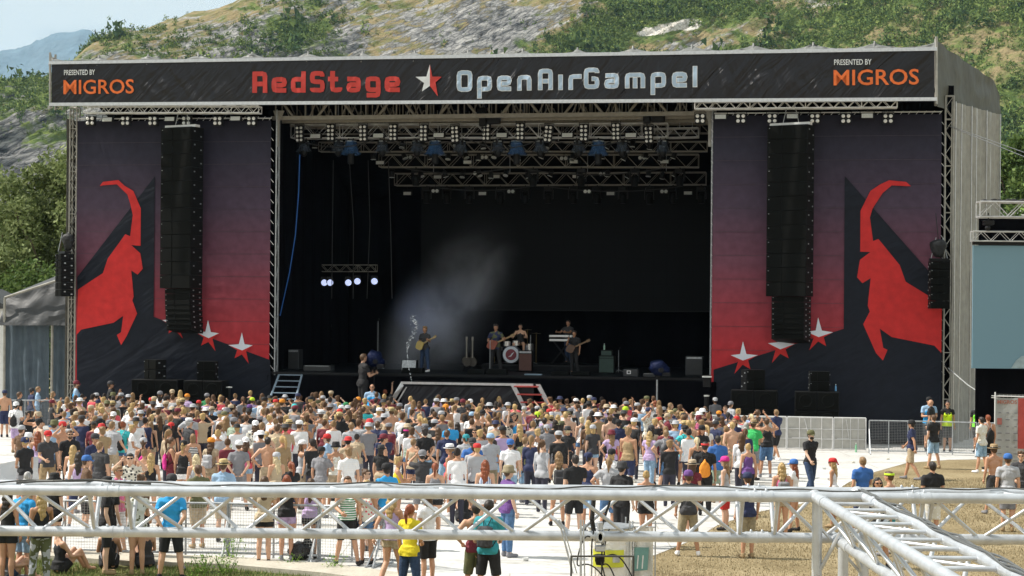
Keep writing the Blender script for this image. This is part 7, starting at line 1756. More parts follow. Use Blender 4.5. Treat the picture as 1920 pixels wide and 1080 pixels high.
p1, s1 = on_stage(681, 663, -1.3, floor=.75); t1 = person(p1, -50, 'm', 'phone', 'tee', 'black', 'pants', 'black', 'short', 'brown', None, None, s1, 'camera operator in black tee at the left pit camera', 'guards and crew by the barriers', frame=MST)
m = MB().box((p1.x, p1.y, .37), (1.2, 1.0, .74)); single('pit_platform', m, M_case, 'small black platform under the left camera operator', 'platform', MST)
# vertical pole by the right camera and small lamp on a case
m = MB(); p = S(1232, 712, -1.5); m.tube((p.x, -1.5, 0), (p.x, -1.5, p.z), .03); single('pit_pole', m, M_steel, 'thin pole standing below the right blue-covered camera', 'pole', MST)
a_ = S(1325, 742, -1.6); t = thing('pit_light', 'pale round light on a black stand left of the right banner', 'light', (a_.x, -1.6, 0), MST, group='pit lights'); m = MB().tube((a_.x, -1.6, 0), (a_.x, -1.6, a_.z), .09, 10); m.cbox((a_.x, -1.4, a_.z+.55), (.3, .2, .45), .03); part(t, 'stand', m, M_black); m = MB().lathe((a_.x, -1.62, a_.z), [(.10, -.03), (.11, .02), (.001, .03)], 14); m.box((a_.x, -1.55, a_.z+.72), (.36, .2, .05)); part(t, 'lamp', m, M_flood)
a_ = S(430, 727, -1.6); t = thing('pit_light', 'pale round light on a black stand below the left banner stars', 'light', (a_.x, -1.6, 0), MST, group='pit lights'); m = MB().tube((a_.x, -1.6, 0), (a_.x, -1.6, a_.z), .05, 8); part(t, 'stand', m, M_black); m = MB().lathe((a_.x, -1.62, a_.z), [(.13, 0), (.13, .04), (.001, .05)], 14, sy=.5); part(t, 'lamp', m, M_flood)
# water jet thrown from the crowd
M_water, nt, b = newmat('water_droplets'); b.inputs['Base Color'].default_value = (.8, .85, .9, 1); b.inputs['Roughness'].default_value = .1; b.inputs['Alpha'].default_value = .8
m = MB(); Rw = random.Random(3); path_ = [(776, 740), (773, 720), (769, 700), (765, 680), (763, 655), (768, 640), (776, 625), (780, 612), (778, 600), (772, 592)]
for i, (px, py) in enumerate(path_[:-1]):
    q = path_[i+1]
    for k in range(14 if i < 4 else 26):
        f = Rw.random(); w = (.6 if i < 4 else 3.4+i*.4); x = px+(q[0]-px)*f+Rw.gauss(0, w*.5); y = py+(q[1]-py)*f+Rw.gauss(0, w*.5); P = S(x, y, -1.0+Rw.gauss(0, .1)); r = Rw.uniform(.008, .022); m.ball(P, r, 5, rad=(r, r, r*(1.8 if i < 4 else 1)))
single('water_spray', m, M_water, 'arc of water drops thrown up from the crowd before the left guitarist', 'water', MST, kind='stuff', smooth=True)
# stage smoke
def smoke_vol(name, cpx, cpy, v, dims, dens, scale, off, rot=0):
    c = S(cpx, cpy, v); m = MB().box((0, 0, 0), dims); mt = bpy.data.materials.new(name); mt.use_nodes = True; nt = mt.node_tree; nt.nodes.clear(); o_ = nt.nodes.new('ShaderNodeOutputMaterial'); pv = nt.nodes.new('ShaderNodeVolumePrincipled'); pv.inputs['Color'].default_value = (.86, .90, 1, 1)
    tc = nt.nodes.new('ShaderNodeTexCoord'); nz = nt.nodes.new('ShaderNodeTexNoise'); nz.inputs['Scale'].default_value = scale; nz.inputs['Detail'].default_value = 5; nz.inputs['Distortion'].default_value = .35; nt.links.new(tc.outputs['Object'], nz.inputs[0])
    gr = nt.nodes.new('ShaderNodeTexGradient'); gr.gradient_type = 'QUADRATIC_SPHERE'; mp = nt.nodes.new('ShaderNodeMapping'); mp.inputs['Scale'].default_value = tuple(2/d for d in dims); nt.links.new(tc.outputs['Object'], mp.inputs[0]); nt.links.new(mp.outputs[0], gr.inputs[0])
    mr = nt.nodes.new('ShaderNodeMapRange'); mr.inputs['From Min'].default_value = .46; mr.inputs['From Max'].default_value = .66; nt.links.new(nz.outputs[0], mr.inputs[0])
    a = nt.nodes.new('ShaderNodeMath'); a.operation = 'MULTIPLY_ADD'; nt.links.new(mr.outputs[0], a.inputs[0]); a.inputs[1].default_value = .8; a.inputs[2].default_value = .16; b_ = nt.nodes.new('ShaderNodeMath'); b_.operation = 'MULTIPLY'; nt.links.new(a.outputs[0], b_.inputs[0]); nt.links.new(gr.outputs['Fac'], b_.inputs[1])
    c_ = nt.nodes.new('ShaderNodeMath'); c_.operation = 'MULTIPLY'; nt.links.new(b_.outputs[0], c_.inputs[0]); c_.inputs[1].default_value = dens; nt.links.new(c_.outputs[0], pv.inputs['Density']); nt.links.new(pv.outputs[0], o_.inputs['Volume'])
    o = bpy.data.objects.new('smoke', m.mesh('smoke', mt)); COL.objects.link(o); o.matrix_world = MST@Matrix.Translation(c)@Matrix.Rotation(rot, 4, 'Y'); o['kind'] = 'stuff'; return o
smoke_vol('stage_smoke', 835, 590, 4.8, (5.2, 3.6, 10.5), SMOKE, .34, 0, .55)
# ================================================================== BARRIERS, SCREEN TOWER, FOREGROUND TRUSS
def wire_mesh(mb, A, B, z0, z1, step=.055, r=.0025, m=0):
    A = Vector(A); B = Vector(B); L = (B-A).length; n = int(L/step); d = (B-A)/L
    for i in range(n+1): p = A+d*(L*i/n); mb.tube((p.x, p.y, z0), (p.x, p.y, z1), r, 3, m, cap=False)
    nz = int((z1-z0)/step)
    for k in range(nz+1): z = z0+(z1-z0)*k/nz; mb.tube((A.x, A.y, z), (B.x, B.y, z), r, 3, m, cap=False)
M_wire = mat('wire', (.30, .31, .32), .5, .5, .1, 10, 0); M_wirepale = mat('galvanised_wire', (.45, .45, .43), .5, .4, .1, 10, 0)
def mesh_fence(label, A, B, h=1.05, group=None, posts=2, r=.0025, feet=True, wm=None):
    A = Vector(A); B = Vector(B); t = thing('mesh_fence', label, 'fence', ((A.x+B.x)/2, (A.y+B.y)/2, 0), group=group); d = (B-A).normalized(); nr = Vector((-d.y, d.x, 0))
    m = MB(); up = Vector((0, 0, 1))
    for z in (.10, h): m.tube(A+up*z, B+up*z, .024, 8)
    for k in range(posts+1): p = A.lerp(B, k/posts); m.tube(p+up*.02, p+up*h, .022, 8)
    part(t, 'fence_frame', m, M_steel); m = MB(); wire_mesh(m, A, B, .10, h, r=r); part(t, 'wire_mesh', m, wm or M_wire)
    if feet:
        for p in (A, B): m = MB().tube(p+up*(h*.75), p-nr*.55+up*.02, .018, 6); m.tube(p-nr*.6+up*.02, p+nr*.2+up*.02, .022, 6); part(t, 'brace', m, M_steel)
    return t
# front fence seen through the truss
pts = [(120, 1040), (268, 1044), (428, 1046), (598, 1051), (722, 1058), (800, 1068)]
G = [ground(*p) for p in pts]
for i, (a, b_) in enumerate(zip(G, G[1:])): mesh_fence('mesh fence panel by the lawn, %s from the left' % ORD[i], a+Vector((.02, 0, 0)), b_-Vector((.02, 0, 0)), 1.08, 'mesh fence panels along the lawn', 2, .003, True, M_wirepale)
# right mesh fence
G = [ground(1628, 850), ground(1740, 852), ground(1832, 855), ground(1905, 857)]
for i, (a, b_) in enumerate(zip(G, G[1:])): mesh_fence('dark mesh fence panel right of the pale barrier, %s from the left' % ORD[i], a+Vector((.03, 0, 0)), b_-Vector((.03, 0, 0)), 1.18, 'mesh fence panels right of the barrier', 3 if i == 0 else 2, .004)
# far left mesh fence behind the crowd
G = [ground(18, 812), ground(75, 812), ground(150, 812)]
for i, (a, b_) in enumerate(zip(G, G[1:])): mesh_fence('mesh fence panel before the side tent, %s from the left' % ORD[i], a, b_, 1.3, 'mesh fence panels before the side tent', 2, .004, False)
# pale front-of-stage barrier
M_barr = mat('barrier_sheet', (.42, .41, .38), .6, .1, .12, 4, .2, 10, .01); M_barrframe = mat('barrier_frame', (.66, .66, .66), .45, .2, .1, 8)
BX = [(150, 815), (255, 817), (360, 820), (465, 822), (570, 824), (675, 826), (780, 828), (885, 830), (990, 832), (1095, 834), (1200, 837), (1290, 839), (1378, 841), (1475, 843), (1562, 845), (1624, 846)]
G = [ground(*p) for p in BX]
for i, (a, b_) in enumerate(zip(G, G[1:])):
    nr = len(G)-1-i; t = thing('crowd_barrier', 'pale solid crowd barrier section, %s from its right end' % ORD[nr-1], 'barrier', ((a.x+b_.x)/2, (a.y+b_.y)/2, 0), group='crowd barrier sections before the stage'); up = Vector((0, 0, 1)); h = 1.2; d = (b_-a).normalized(); nrm = Vector((d.y, -d.x, 0)); a2 = a+d*.02; b3 = b_-d*.02
    m = MB().slab([a2+up*.05, b3+up*.05, b3+up*(h-.02), a2+up*(h-.02)], -nrm*.015); part(t, 'sheet', m, M_barr)
    m = MB(); m.tube(a2+up*h, b3+up*h, .03, 8)
    part(t, 'top_rail', m, M_barrframe); m = MB()
    for f in (0, .27, .52, .76, 1.0): p = a2.lerp(b3, f)+nrm*.025; m.tube(p+up*.03, p+up*h, .024 if f in (0, 1) else .014, 6)
    for z in (.08, .42, .78): m.tube(a2+nrm*.025+up*z, b3+nrm*.025+up*z, .012, 6)
    m.tube(a2.lerp(b3, .38)+nrm*.03+up*1.15, a2.lerp(b3, .48)+nrm*.03+up*.45, .014, 5); m.tube(a2.lerp(b3, .1)+nrm*.03+up*.45, a2.lerp(b3, .48)+nrm*.03+up*.45, .012, 5)
    part(t, 'frame_bars', m, M_barrframe)
# sponsor banner at the right edge
a, b_ = ground(1866, 876), ground(1990, 880); zt_ = at(1866, 742, a.y).z; d = (b_-a).normalized(); nrm = Vector((d.y, -d.x, 0)); up = Vector((0, 0, 1)); w = (b_-a).length
M_bgrey = cloth_mat('sponsor_mesh', (.36, .37, .36), .7, .1, .5, .3, (1, 1, 1), 2, .04)[0]; M_bred2 = cloth_mat('sponsor_red', (.40, .07, .06), .7, .1, .4, .3, (1, 1, 1), 2, .04)[0]
t = thing('sponsor_banner', 'grey and red sponsor banner on a fence at the right edge', 'banner', a, MID)
m = MB().grid(lambda u, v: a+d*(w*u)+up*(.02+(zt_-.06)*v-.04*math.sin(u*9)*v)+nrm*(.02*math.sin(u*14+v*3)), 40, 20); part(t, 'cloth', m, M_bgrey, True)
sx = (1906-1866)/F*a.y
m = MB().slab([a+d*(sx)+nrm*.04+up*(zt_*.27), a+d*w+nrm*.04+up*(zt_*.27), a+d*w+nrm*.04+up*(zt_-.08), a+d*sx+nrm*.04+up*(zt_-.06)], nrm*.004); part(t, 'red_field', m, M_bred2)
m = text_mb('MIGROS', a+d*.05+nrm*.05+up*(zt_*.89), d, up, .62, .13, .03); part(t, 'lettering', m, mat('faded_orange', (.32, .13, .09), .7))
m = text_mb('OPENAIR', a+d*(sx+.42)+nrm*.06+up*(zt_*.33), up, -d, .9, .18, .0); part(t, 'lettering', m, M_pwhite)
m = MB(); Rl = random.Random(4)
for r_ in range(8):
    z = zt_*(.10+.095*r_)
    for k in range(3): x = .06+.25*k; m.box(a+d*(x+.07)+nrm*.05+up*z, (.13 if Rl.random() < .6 else .08, .004, .035), rz=math.atan2(d.y, d.x))
part(t, 'sponsor_marks', m, mat('faded_print', (.18, .18, .19), .7))
m = MB().slab([a+d*.05+nrm*.052+up*zt_*.60, a+d*.2+nrm*.052+up*zt_*.60, a+d*.2+nrm*.052+up*zt_*.69, a+d*.05+nrm*.052+up*zt_*.69], nrm*.004); part(t, 'sponsor_marks', m, mat('faded_red', (.35, .12, .10), .7))
m = MB().tube(a-d*.02, a-d*.02+up*(zt_+.12), .022, 8); m.tube(a+up*(zt_-.01), b_+up*(zt_-.01), .018, 6)
for z in (-.06, -.0): m.tube(a-d*.14+up*(zt_+z), a+d*.05+up*(zt_+z-.02), .012, 5)
part(t, 'fence_post', m, M_white); m = MB(); wire_mesh(m, a+nrm*-.02, b_+nrm*-.02, .05, zt_+.05, .12, .004); part(t, 'wire_mesh', m, M_wirepale)
# white cloth over the fence at lower left
def cl(u, v):
    g = ground(-60+132*u, 930+v*0); zt2 = at(-60+132*u, 882-27*u, g.y).z; return Vector((g.x, g.y+.12*math.sin(u*9+v*2)*(1-v)+.05*mnoise.noise(Vector((u*6, v*3, 0))), .35+(zt2-.35)*v))
m = MB().grid(cl, 40, 16); M_whitecloth = cloth_mat('white_sheet', (.55, .57, .60), .7, .05, .8, .3, (1, 1, 1), 2.5, .06)[0]
single('white_sheet', m, M_whitecloth, 'white cloth sheet hung over the fence at the lower left', 'sheet', smooth=True)

# ---- video screen tower at the right edge
D = 60.0
def Q(px, py, d=D): return at(px, py, d)
t = thing('side_screen', 'pale blue blank video screen hanging at the right edge under black cloth', 'screen', Q(1890, 690), MID)
M_screen, nt, b = newmat('blank_blue_screen'); b.inputs['Base Color'].default_value = (.13, .22, .27, 1); b.inputs['Roughness'].default_value = .35; add_noise_bump(nt, b, 30, .08, .002)
nz = nod(nt, 'ShaderNodeTexNoise'); nz.inputs['Scale'].default_value = .6; cr = nod(nt, 'ShaderNodeValToRGB'); cr.color_ramp.elements[0].color = (.14, .24, .30, 1); cr.color_ramp.elements[1].color = (.18, .29, .35, 1); lnk(nt, nz.outputs[0], cr.inputs[0]); lnk(nt, cr.outputs[0], b.inputs['Base Color'])
b.inputs['Specular IOR Level'].default_value = .2; b.inputs['Emission Color'].default_value = (.09, .19, .25, 1); b.inputs['Emission Strength'].default_value = .1
a, c = Q(1825, 460), Q(1990, 692); m = MB().box(((a.x+c.x)/2, D+.06, (a.z+c.z)/2), (c.x-a.x, .1, a.z-c.z)); part(t, 'screen_face', m, M_screen)
m = MB().slab([Q(1896, 690.5, D-.02), Q(1990, 690.5, D-.02), Q(1990, 650, D-.02), Q(1915, 668, D-.02), Q(1905, 676, D-.02)], (0, .004, 0)); part(t, 'screen_picture', m, mat('screen_pale_patch', (.30, .40, .44), .4))
a, c = Q(1846, 402), Q(2000, 462); m = MB().box(((a.x+c.x)/2, D+.7, (a.z+c.z)/2), (c.x-a.x, .1, a.z-c.z)); part(t, 'black_backing', m, M_blackcloth)
a, c = Q(1841, 692), Q(2000, 800); m = MB().box(((a.x+c.x)/2, D+.8, c.z/2+a.z/2-.9), (c.x-a.x, .1, a.z-c.z+2.0)); part(t, 'black_skirt', m, M_blackcloth)
a, c = Q(1825, 456), Q(2000, 460); m = MB().box(((a.x+c.x)/2, D+.03, a.z), (c.x-a.x, .2, .10)); part(t, 'screen_top_bar', m, M_black)
for lab, y0, y1, x0, w_, r_ in (('upper aluminium truss of the side screen', 379, 407, 1834, .5, .035), ('lower slim aluminium truss carrying the side screen', 434, 452, 1822, .35, .022)):
    a, c = Q(x0, (y0+y1)/2, D-.1), Q(2000, (y0+y1)/2, D-.1); c.z = a.z; h = (y1-y0)/F*D; t = thing('screen_truss', lab, 'truss', a, group='trusses of the side screen'); m = MB(); truss_box(m, a, c, w_, h, r_, r_*.55, h*(1.05 if h > .4 else .95)); part(t, 'truss_frame', m, M_truss)
p = Q(1853, 418, D-.2); t = thing('screen_floodlight', 'small black floodlight clamped between the side screen trusses', 'stage light', p); m = MB().cbox(p, (.36, .3, .16), .03); m.tube(p, p+Vector((0, 0, .35)), .02); m.ball(p+Vector((-.05, -.1, -.18)), .1, 10); part(t, 'housing', m, M_black)
m = MB()
for k in range(10): x = 1846+k*9; m.ball(Q(x, 376+1.5*math.sin(k*2), D-.1), 1, 6, rad=(.13, .1, .05))
single('truss_cable_bundle', m, M_cable, 'bundle of black cable lying on the upper screen truss', 'cable')
m = MB(); a = S(1778, 690, .2); m.path([MST@a, Q(1795, 705, 63), Q(1815, 722, 62), Q(1832, 733, 61), Q(1842, 728, 61)], .02, 5); single('power_cable', m, mat('pale_cable', (.4, .42, .42), .6), 'pale cable sagging from stage corner to side screen', 'cable')
for i, (y0, y1) in enumerate(((235, 288), (236, 298))):
    m = MB(); m.tube(MST@S(1778, y0, .3), at(1960, y1+12, 52), .012, 4); single('guy_wire', m, M_alu, '%s guy wire running from the stage corner to the right' % ['upper', 'lower'][i], 'wire', group='guy wires at the stage corner')
m = MB(); m.path([MST@S(128, 440, -.6), MST@(S(124, 205, -.6)+Vector((0, 0, .3)))], .012, 4); single('hoist_cable', m, M_cable, 'thin cable above the small left side array', 'cable')

M_cab2 = mat('grey_cable', (.06, .06, .055), .6, 0, .2, 20, .1)
# ---- foreground aluminium truss (triangular, apex down) with a branch towards the viewer
DT = 8.2; sT = F/DT
def tp(px, py, d=DT): return at(px, py, d)
zt1 = tp(960, 927).z; RT = .025; XW = .264
M_ftruss, nt, b = newmat('foreground_aluminium'); b.inputs['Base Color'].default_value = (.60, .62, .65, 1); b.inputs['Metallic'].default_value = .5; b.inputs['Roughness'].default_value = .38
tc = nod(nt, 'ShaderNodeTexCoord'); nz = nod(nt, 'ShaderNodeTexNoise'); nz.inputs['Scale'].default_value = 14; nz.inputs['Detail'].default_value = 9; lnk(nt, tc.outputs['Object'], nz.inputs[0]); cr = nod(nt, 'ShaderNodeValToRGB'); cr.color_ramp.elements[0].position = .35; cr.color_ramp.elements[1].position = .6
cr.color_ramp.elements[0].color = (.50, .52, .55, 1); cr.color_ramp.elements[1].color = (.64, .67, .71, 1); lnk(nt, nz.outputs[0], cr.inputs[0]); lnk(nt, cr.outputs[0], b.inputs['Base Color'])
rr = nod(nt, 'ShaderNodeMapRange'); rr.inputs['To Min'].default_value = .5; rr.inputs['To Max'].default_value = .3; lnk(nt, nz.outputs[0], rr.inputs[0]); lnk(nt, rr.outputs[0], b.inputs['Roughness'])
slope = -math.tan(ROLL)*0   # true level
y1_, y2_ = DT, DT+.24; ym = DT+.12; zT = zt1; zB = zt1-.212
def X(px): return (px-960)/sT
t = thing('foreground_truss', 'long triangular aluminium truss crossing the whole foreground', 'truss', (0, DT, zB), MID)
m = MB().tube((X(-140), y1_, zT), (X(2060), y1_, zT), RT, 20); part(t, 'top_chord', m, M_ftruss, 'auto')
m = MB().tube((X(-140), y2_, zT), (X(2060), y2_, zT), RT, 20); part(t, 'top_chord', m, M_ftruss, 'auto')
m = MB().tube((X(-140), ym, zB), (X(2060), ym, zB), RT, 20); part(t, 'bottom_chord', m, M_ftruss, 'auto')
nodes_top = []; rd = .0095
def seg(x0, x1):
    n = max(2, int(round((x1-x0)/103.0))); mf, mb_ = MB(), MB()
    for i in range(n):
        a, c = x0+(x1-x0)*i/n, x0+(x1-x0)*(i+1)/n
        for (mb__, yy, ph) in ((mf, y1_, 0), (mb_, y2_, 1)):
            if (i+ph) % 2 == 0: mb__.tube((X(a+6), yy, zT-.012), (X(c-6), ym, zB+.012), rd, 10)
            else: mb__.tube((X(a+6), ym, zB+.012), (X(c-6), yy, zT-.012), rd, 10)
    for k, xx in enumerate((x0, x1)):
        mf.tube((X(xx), y1_, zT), (X(xx), ym, zB), rd*1.15, 10); mb_.tube((X(xx), y2_, zT), (X(xx), ym, zB), rd*1.15, 10)
    mt_ = MB(); n2 = n
    for i in range(n2+1): x = x0+(x1-x0)*i/n2; mt_.tube((X(x), y1_, zT), (X(x+(50 if i % 2 else -50) if 0 < i < n2 else x), y2_, zT), rd, 8)
    part(t, 'diagonals', mf, M_ftruss, 'auto'); part(t, 'diagonals', mb_, M_ftruss, 'auto'); part(t, 'cross_braces', mt_, M_ftruss, 'auto')
seg(-140, 170); seg(241, 1396); seg(1462, 1735); seg(1752, 2060)
for xj in (205, 1429, 1725):
    m = MB()
    for yy, zz in ((y1_, zT), (y2_, zT), (ym, zB)):
        m.tube((X(xj-22), yy, zz), (X(xj+22), yy, zz), RT+.003, 20); m.tube((X(xj-1), yy, zz), (X(xj+1), yy, zz), RT+.005, 20)
        for dx in (-11, 10): m.lathe((X(xj+dx), yy-.006, zz+RT-.002), [(.007, 0), (.006, .012), (.003, .016)], 10); m.tube((X(xj+dx), yy-RT-.006, zz), (X(xj+dx), yy+RT+.006, zz), .006, 8)
    part(t, 'coupler', m, M_ftruss, 'auto')
# branch towards the viewer
xa, xb, xm = X(1532), X(1532)+.24, X(1532)+.12
t2 = thing('branch_truss', 'aluminium truss branching from the corner towards the viewer at lower right', 'truss', (xm, 6.5, zB), MID)
for nm, x, z in (('top_chord', xa, zT), ('top_chord', xb, zT), ('bottom_chord', xm, zB)):
    m = MB().tube((x, DT+.02 if x == xa else DT+.2, z), (x, 3.4, z), RT, 20); part(t2, nm, m, M_ftruss, 'auto')
for side, x in (('l', xa), ('r', xb)):
    m = MB(); n = 17
    for i in range(n):
        yA, yB = DT-.12-i*.25, DT-.12-(i+1)*.25
        if (i+(side == 'r')) % 2 == 0: m.tube((x, yA, zT-.012), (xm, yB, zB+.012), rd, 10)
        else: m.tube((xm, yA, zB+.012), (x, yB, zT-.012), rd, 10)
    part(t2, 'diagonals', m, M_ftruss, 'auto')
m = MB()
for i in range(17): y = DT-.3-i*.25; m.tube((xa, y, zT), (xb, y, zT), rd, 10); m.tube((xa, y, zT-.004), (xb, y-.25, zT-.004), rd*.8, 8) if i % 2 else None
part(t2, 'cross_braces', m, M_ftruss, 'auto')
for x, z in ((xa, zT), (xb, zT), (xm, zB)):
    m = MB().ball((x, DT+.02 if x != xb else DT+.2, z), .034, 14); m.tube((x, DT-.25, z), (x, DT-.20, z), RT+.004, 18); part(t2, 'corner_node', m, M_ftruss, 'auto')
# upright tower under the corner
t3 = thing('truss_tower', 'upright aluminium truss leg under the truss corner at lower right', 'truss', (xm, DT, 0), MID)
for x, y in ((xa+.01, DT+.005), (xa+.12, DT-.08), (xa+.24, DT+.03)):
    m = MB().tube((x, y, 0), (x, y, (zT if y > DT else zB)-.02), RT*1.0, 18); part(t3, 'leg', m, M_ftruss, 'auto')
m = MB()
for k in range(15):
    z = .15+k*.25; m.tube((xa+.01, DT+.005, z), (xa+.12, DT-.08, z+.25), rd, 8); m.tube((xa+.12, DT-.08, z+.25), (xa+.24, DT+.03, z), rd, 8); m.tube((xa+.01, DT+.005, z+.25), (xa+.24, DT+.03, z), rd*.8, 8)
part(t3, 'diagonals', m, M_ftruss, 'auto')
m = MB().box((xm, DT, .02), (.6, .6, .03)); part(t3, 'base_plate', m, M_steel)
# cable on the top chord
def cablepath(pts, r=.004): return MB().path([(X(px), y1_+dy, zT+RT+dz) for px, dy, dz in pts], r, 8)
Rc = random.Random(2); pts = []
for k in range(0, 96): px = -140+k*23; pts.append((px, .12+.09*math.sin(px*.011)+.03*math.sin(px*.047), .002+.003*math.sin(px*.03)))
single('truss_cable', cablepath(pts), M_cab2, 'long thin dark cable lying along the top of the foreground truss', 'cable', smooth='auto')
pts = [(30+k*18, .03+.02*math.sin(k), .006+.016*math.sin(PI*k/14)) for k in range(15)]
single('truss_cable', cablepath(pts, .006), M_cab2, 'short thick cable bowed over the truss top at the left', 'cable', smooth='auto')
m = MB(); yy = DT
for k in range(4):
    pp = []
    for i in range(60): y = DT+.1-i*.075; pp.append((xb-.012+.008*k+.008*math.sin(i*.5+k), y, zT+RT+.002+.007*math.sin(i*.9+k*1.7)*(1 if i % 12 > 3 else .3)))
    m.path(pp, .0045, 7)
single('cable_bundle', m, mat('pale_grey_cable', (.10, .105, .105), .55), 'grey cable bundle strapped along the branch truss', 'cable', smooth='auto')
# clamp and hanging cables over the poster cart
c = Vector((X(1131), ym, zB)); t4 = thing('clamp', 'aluminium half coupler with hanging black cables under the truss at centre right', 'clamp', c)
m = MB(); m.tube(c+Vector((-.02, 0, 0)), c+Vector((.02, 0, 0)), RT+.010, 20); m.cbox(c+Vector((0, -.01, .05)), (.03, .03, .045), .006); m.lathe(c+Vector((0, -.035, 0)), [(.026, 0), (.026, .006), (.018, .006), (.018, 0)], 16, axis=(0, -1, 0), sx=.55); m.cbox(c+Vector((0, 0, -.06)), (.05, .04, .03), .006); part(t4, 'coupler', m, M_ftruss, 'auto')
m = MB().lathe(c+Vector((0, 0, -.12)), [(.018, -.02), (.024, 0), (.024, .03)], 14); part(t4, 'lamp_base', m, M_black, 'auto')
m = MB()
for k in range(5):
    pp = []
    for i in range(26): f = i/25; pp.append((c.x+(-.12+.06*k)*math.sin(f*5+k)*.8*(.3+f)+(.03*k-.05), c.y+.02*k-.04, c.z+.0-.26*f+.03*math.sin(f*12+k*2))); 
    m.path(pp, .0035, 7)
m.path([(c.x-.03, c.y, c.z+.2), (c.x-.04, c.y, c.z+.08), (c.x-.025, c.y+.02, c.z)], .012, 8); m.path([(c.x+.0, c.y, c.z+.22), (c.x+.05, c.y, c.z+.18), (c.x+.01, c.y, c.z+.05)], .006, 8); part(t4, 'cable', m, M_cable, 'auto')
# black tube frame (lamp yoke) below
m = MB(); a, c2 = tp(1071, 1043, 7.9), tp(1188, 1043, 7.9); m.tube(a, c2, .0045, 10); m.tube(a, a-Vector((0, 0, .3)), .0045, 10); m.tube(c2, c2-Vector((0, 0, .3)), .0045, 10)
for p in (a, c2): m.ball(p, .0047, 8)
single('black_tube_frame', m, M_cab2, 'thin dark tube frame hanging below the truss at centre right', 'frame', smooth='auto')
for i, (p, q, r_) in enumerate(((tp(1052, 990), tp(1074, 1075), .005), (tp(1089, 975), tp(1089, 1100), .006), (tp(1053, 990), tp(1040, 975), .008))):
    m = MB().tube(p, q, r_, 8); m.tube(p+Vector((.012, 0, 0)), q+Vector((.02, 0, 0)), r_*.6, 6); single('steel_sling', m, M_ftruss, ['thin steel wire', 'straight aluminium pole', 'short pale strap'][i]+' under the truss left of the clamp', 'wire', smooth='auto')
# recycling bag carts on the ground behind (round white bag with yellow print, teal panel)
g0 = ground(1143, 1150); M_bagw = cloth_mat('white_bag', (.74, .72, .67), .6, .08, .9, .4, (2, 2, 2), 3, .05)[0]; M_ylw = mat('yellow_print', (.60, .62, .05), .6); M_teal = mat('teal_print', (.16, .33, .31), .6)
s0 = F/g0.y; t5 = thing('waste_bag_stand', 'white collecting bag with yellow print in a round metal stand behind the truss', 'waste bag', (g0.x, g0.y, 0)); H = .5*(4.9-(985-590)/s0)*2; R5 = .36
top = CAMZ-(987-590)/s0
m = MB().grid(lambda u, v: Vector((g0.x+R5*(1-.06*math.sin(v*3))*math.cos(u*2*PI)*(1+.03*math.sin(u*40)), g0.y+R5*math.sin(u*2*PI)*(1+.03*math.sin(u*33)), .15+(top-.15)*v)), 48, 14); part(t5, 'bag', m, M_bagw, True)
m = MB().lathe((g0.x, g0.y, top), [(R5+.02, -.02), (R5+.03, 0), (R5+.02, .02)], 24)
for an in (-2.5, -.7, .8, 2.4): m.tube((g0.x+(R5+.03)*math.cos(an), g0.y+(R5+.03)*math.sin(an), 0), (g0.x+(R5+.03)*math.cos(an), g0.y+(R5+.03)*math.sin(an), top+.12), .014, 8)
part(t5, 'stand_frame', m, M_steel, 'auto')
def curved(u0, u1, z0, z1, r=R5+.03): return lambda u, v: Vector((g0.x+r*math.cos(-PI/2+u0+(u1-u0)*u), g0.y+r*math.sin(-PI/2+u0+(u1-u0)*u), z0+(z1-z0)*v))
m = MB().grid(curved(-.85, .55, top-.62, top-.34), 16, 3); part(t5, 'yellow_print', m, M_ylw, True)
m = MB().grid(curved(.05, .35, top-.54, top-.44, R5+.036), 8, 2); m.grid(curved(-.6, -.3, top-.56, top-.42, R5+.036), 8, 2); part(t5, 'grey_print', m, M_steel, True)
g1 = Vector((g0.x+.56, g0.y+.1, 0)); t6 = thing('waste_bag_stand', 'teal printed collecting bag in a metal frame right of the white bag', 'waste bag', g1); topz = top-.02
m = MB().grid(lambda u, v: Vector((g1.x-.17+.32*u, g1.y+.03*math.sin(u*9+v*3), .25+(topz-.25)*v)), 16, 12); part(t6, 'bag', m, M_bagw, True)
m = MB().slab([(g1.x-.16, g1.y-.05, topz-.72), (g1.x+.06, g1.y-.05, topz-.70), (g1.x+.08, g1.y-.05, topz-.33), (g1.x-.16, g1.y-.05, topz-.33)], (0, .004, 0)); part(t6, 'teal_panel', m, M_teal)
m = MB()
for k in range(2): m.slab([(g1.x-.12+.08*k, g1.y-.056, topz-.68), (g1.x-.10+.08*k, g1.y-.056, topz-.68), (g1.x-.085+.08*k, g1.y-.056, topz-.46), (g1.x-.105+.08*k, g1.y-.056, topz-.46)], (0, .003, 0))
part(t6, 'white_print', m, M_white)
m = MB()
for x in (-.19, .19): m.tube((g1.x+x, g1.y, 0), (g1.x+x*.98, g1.y, topz+.1), .012, 8)
m.tube((g1.x-.19, g1.y, topz), (g1.x+.19, g1.y, topz), .012, 8); m.tube((g1.x-.19, g1.y, .1), (g1.x+.19, g1.y, .1), .014, 8); part(t6, 'frame', m, M_steel, 'auto')
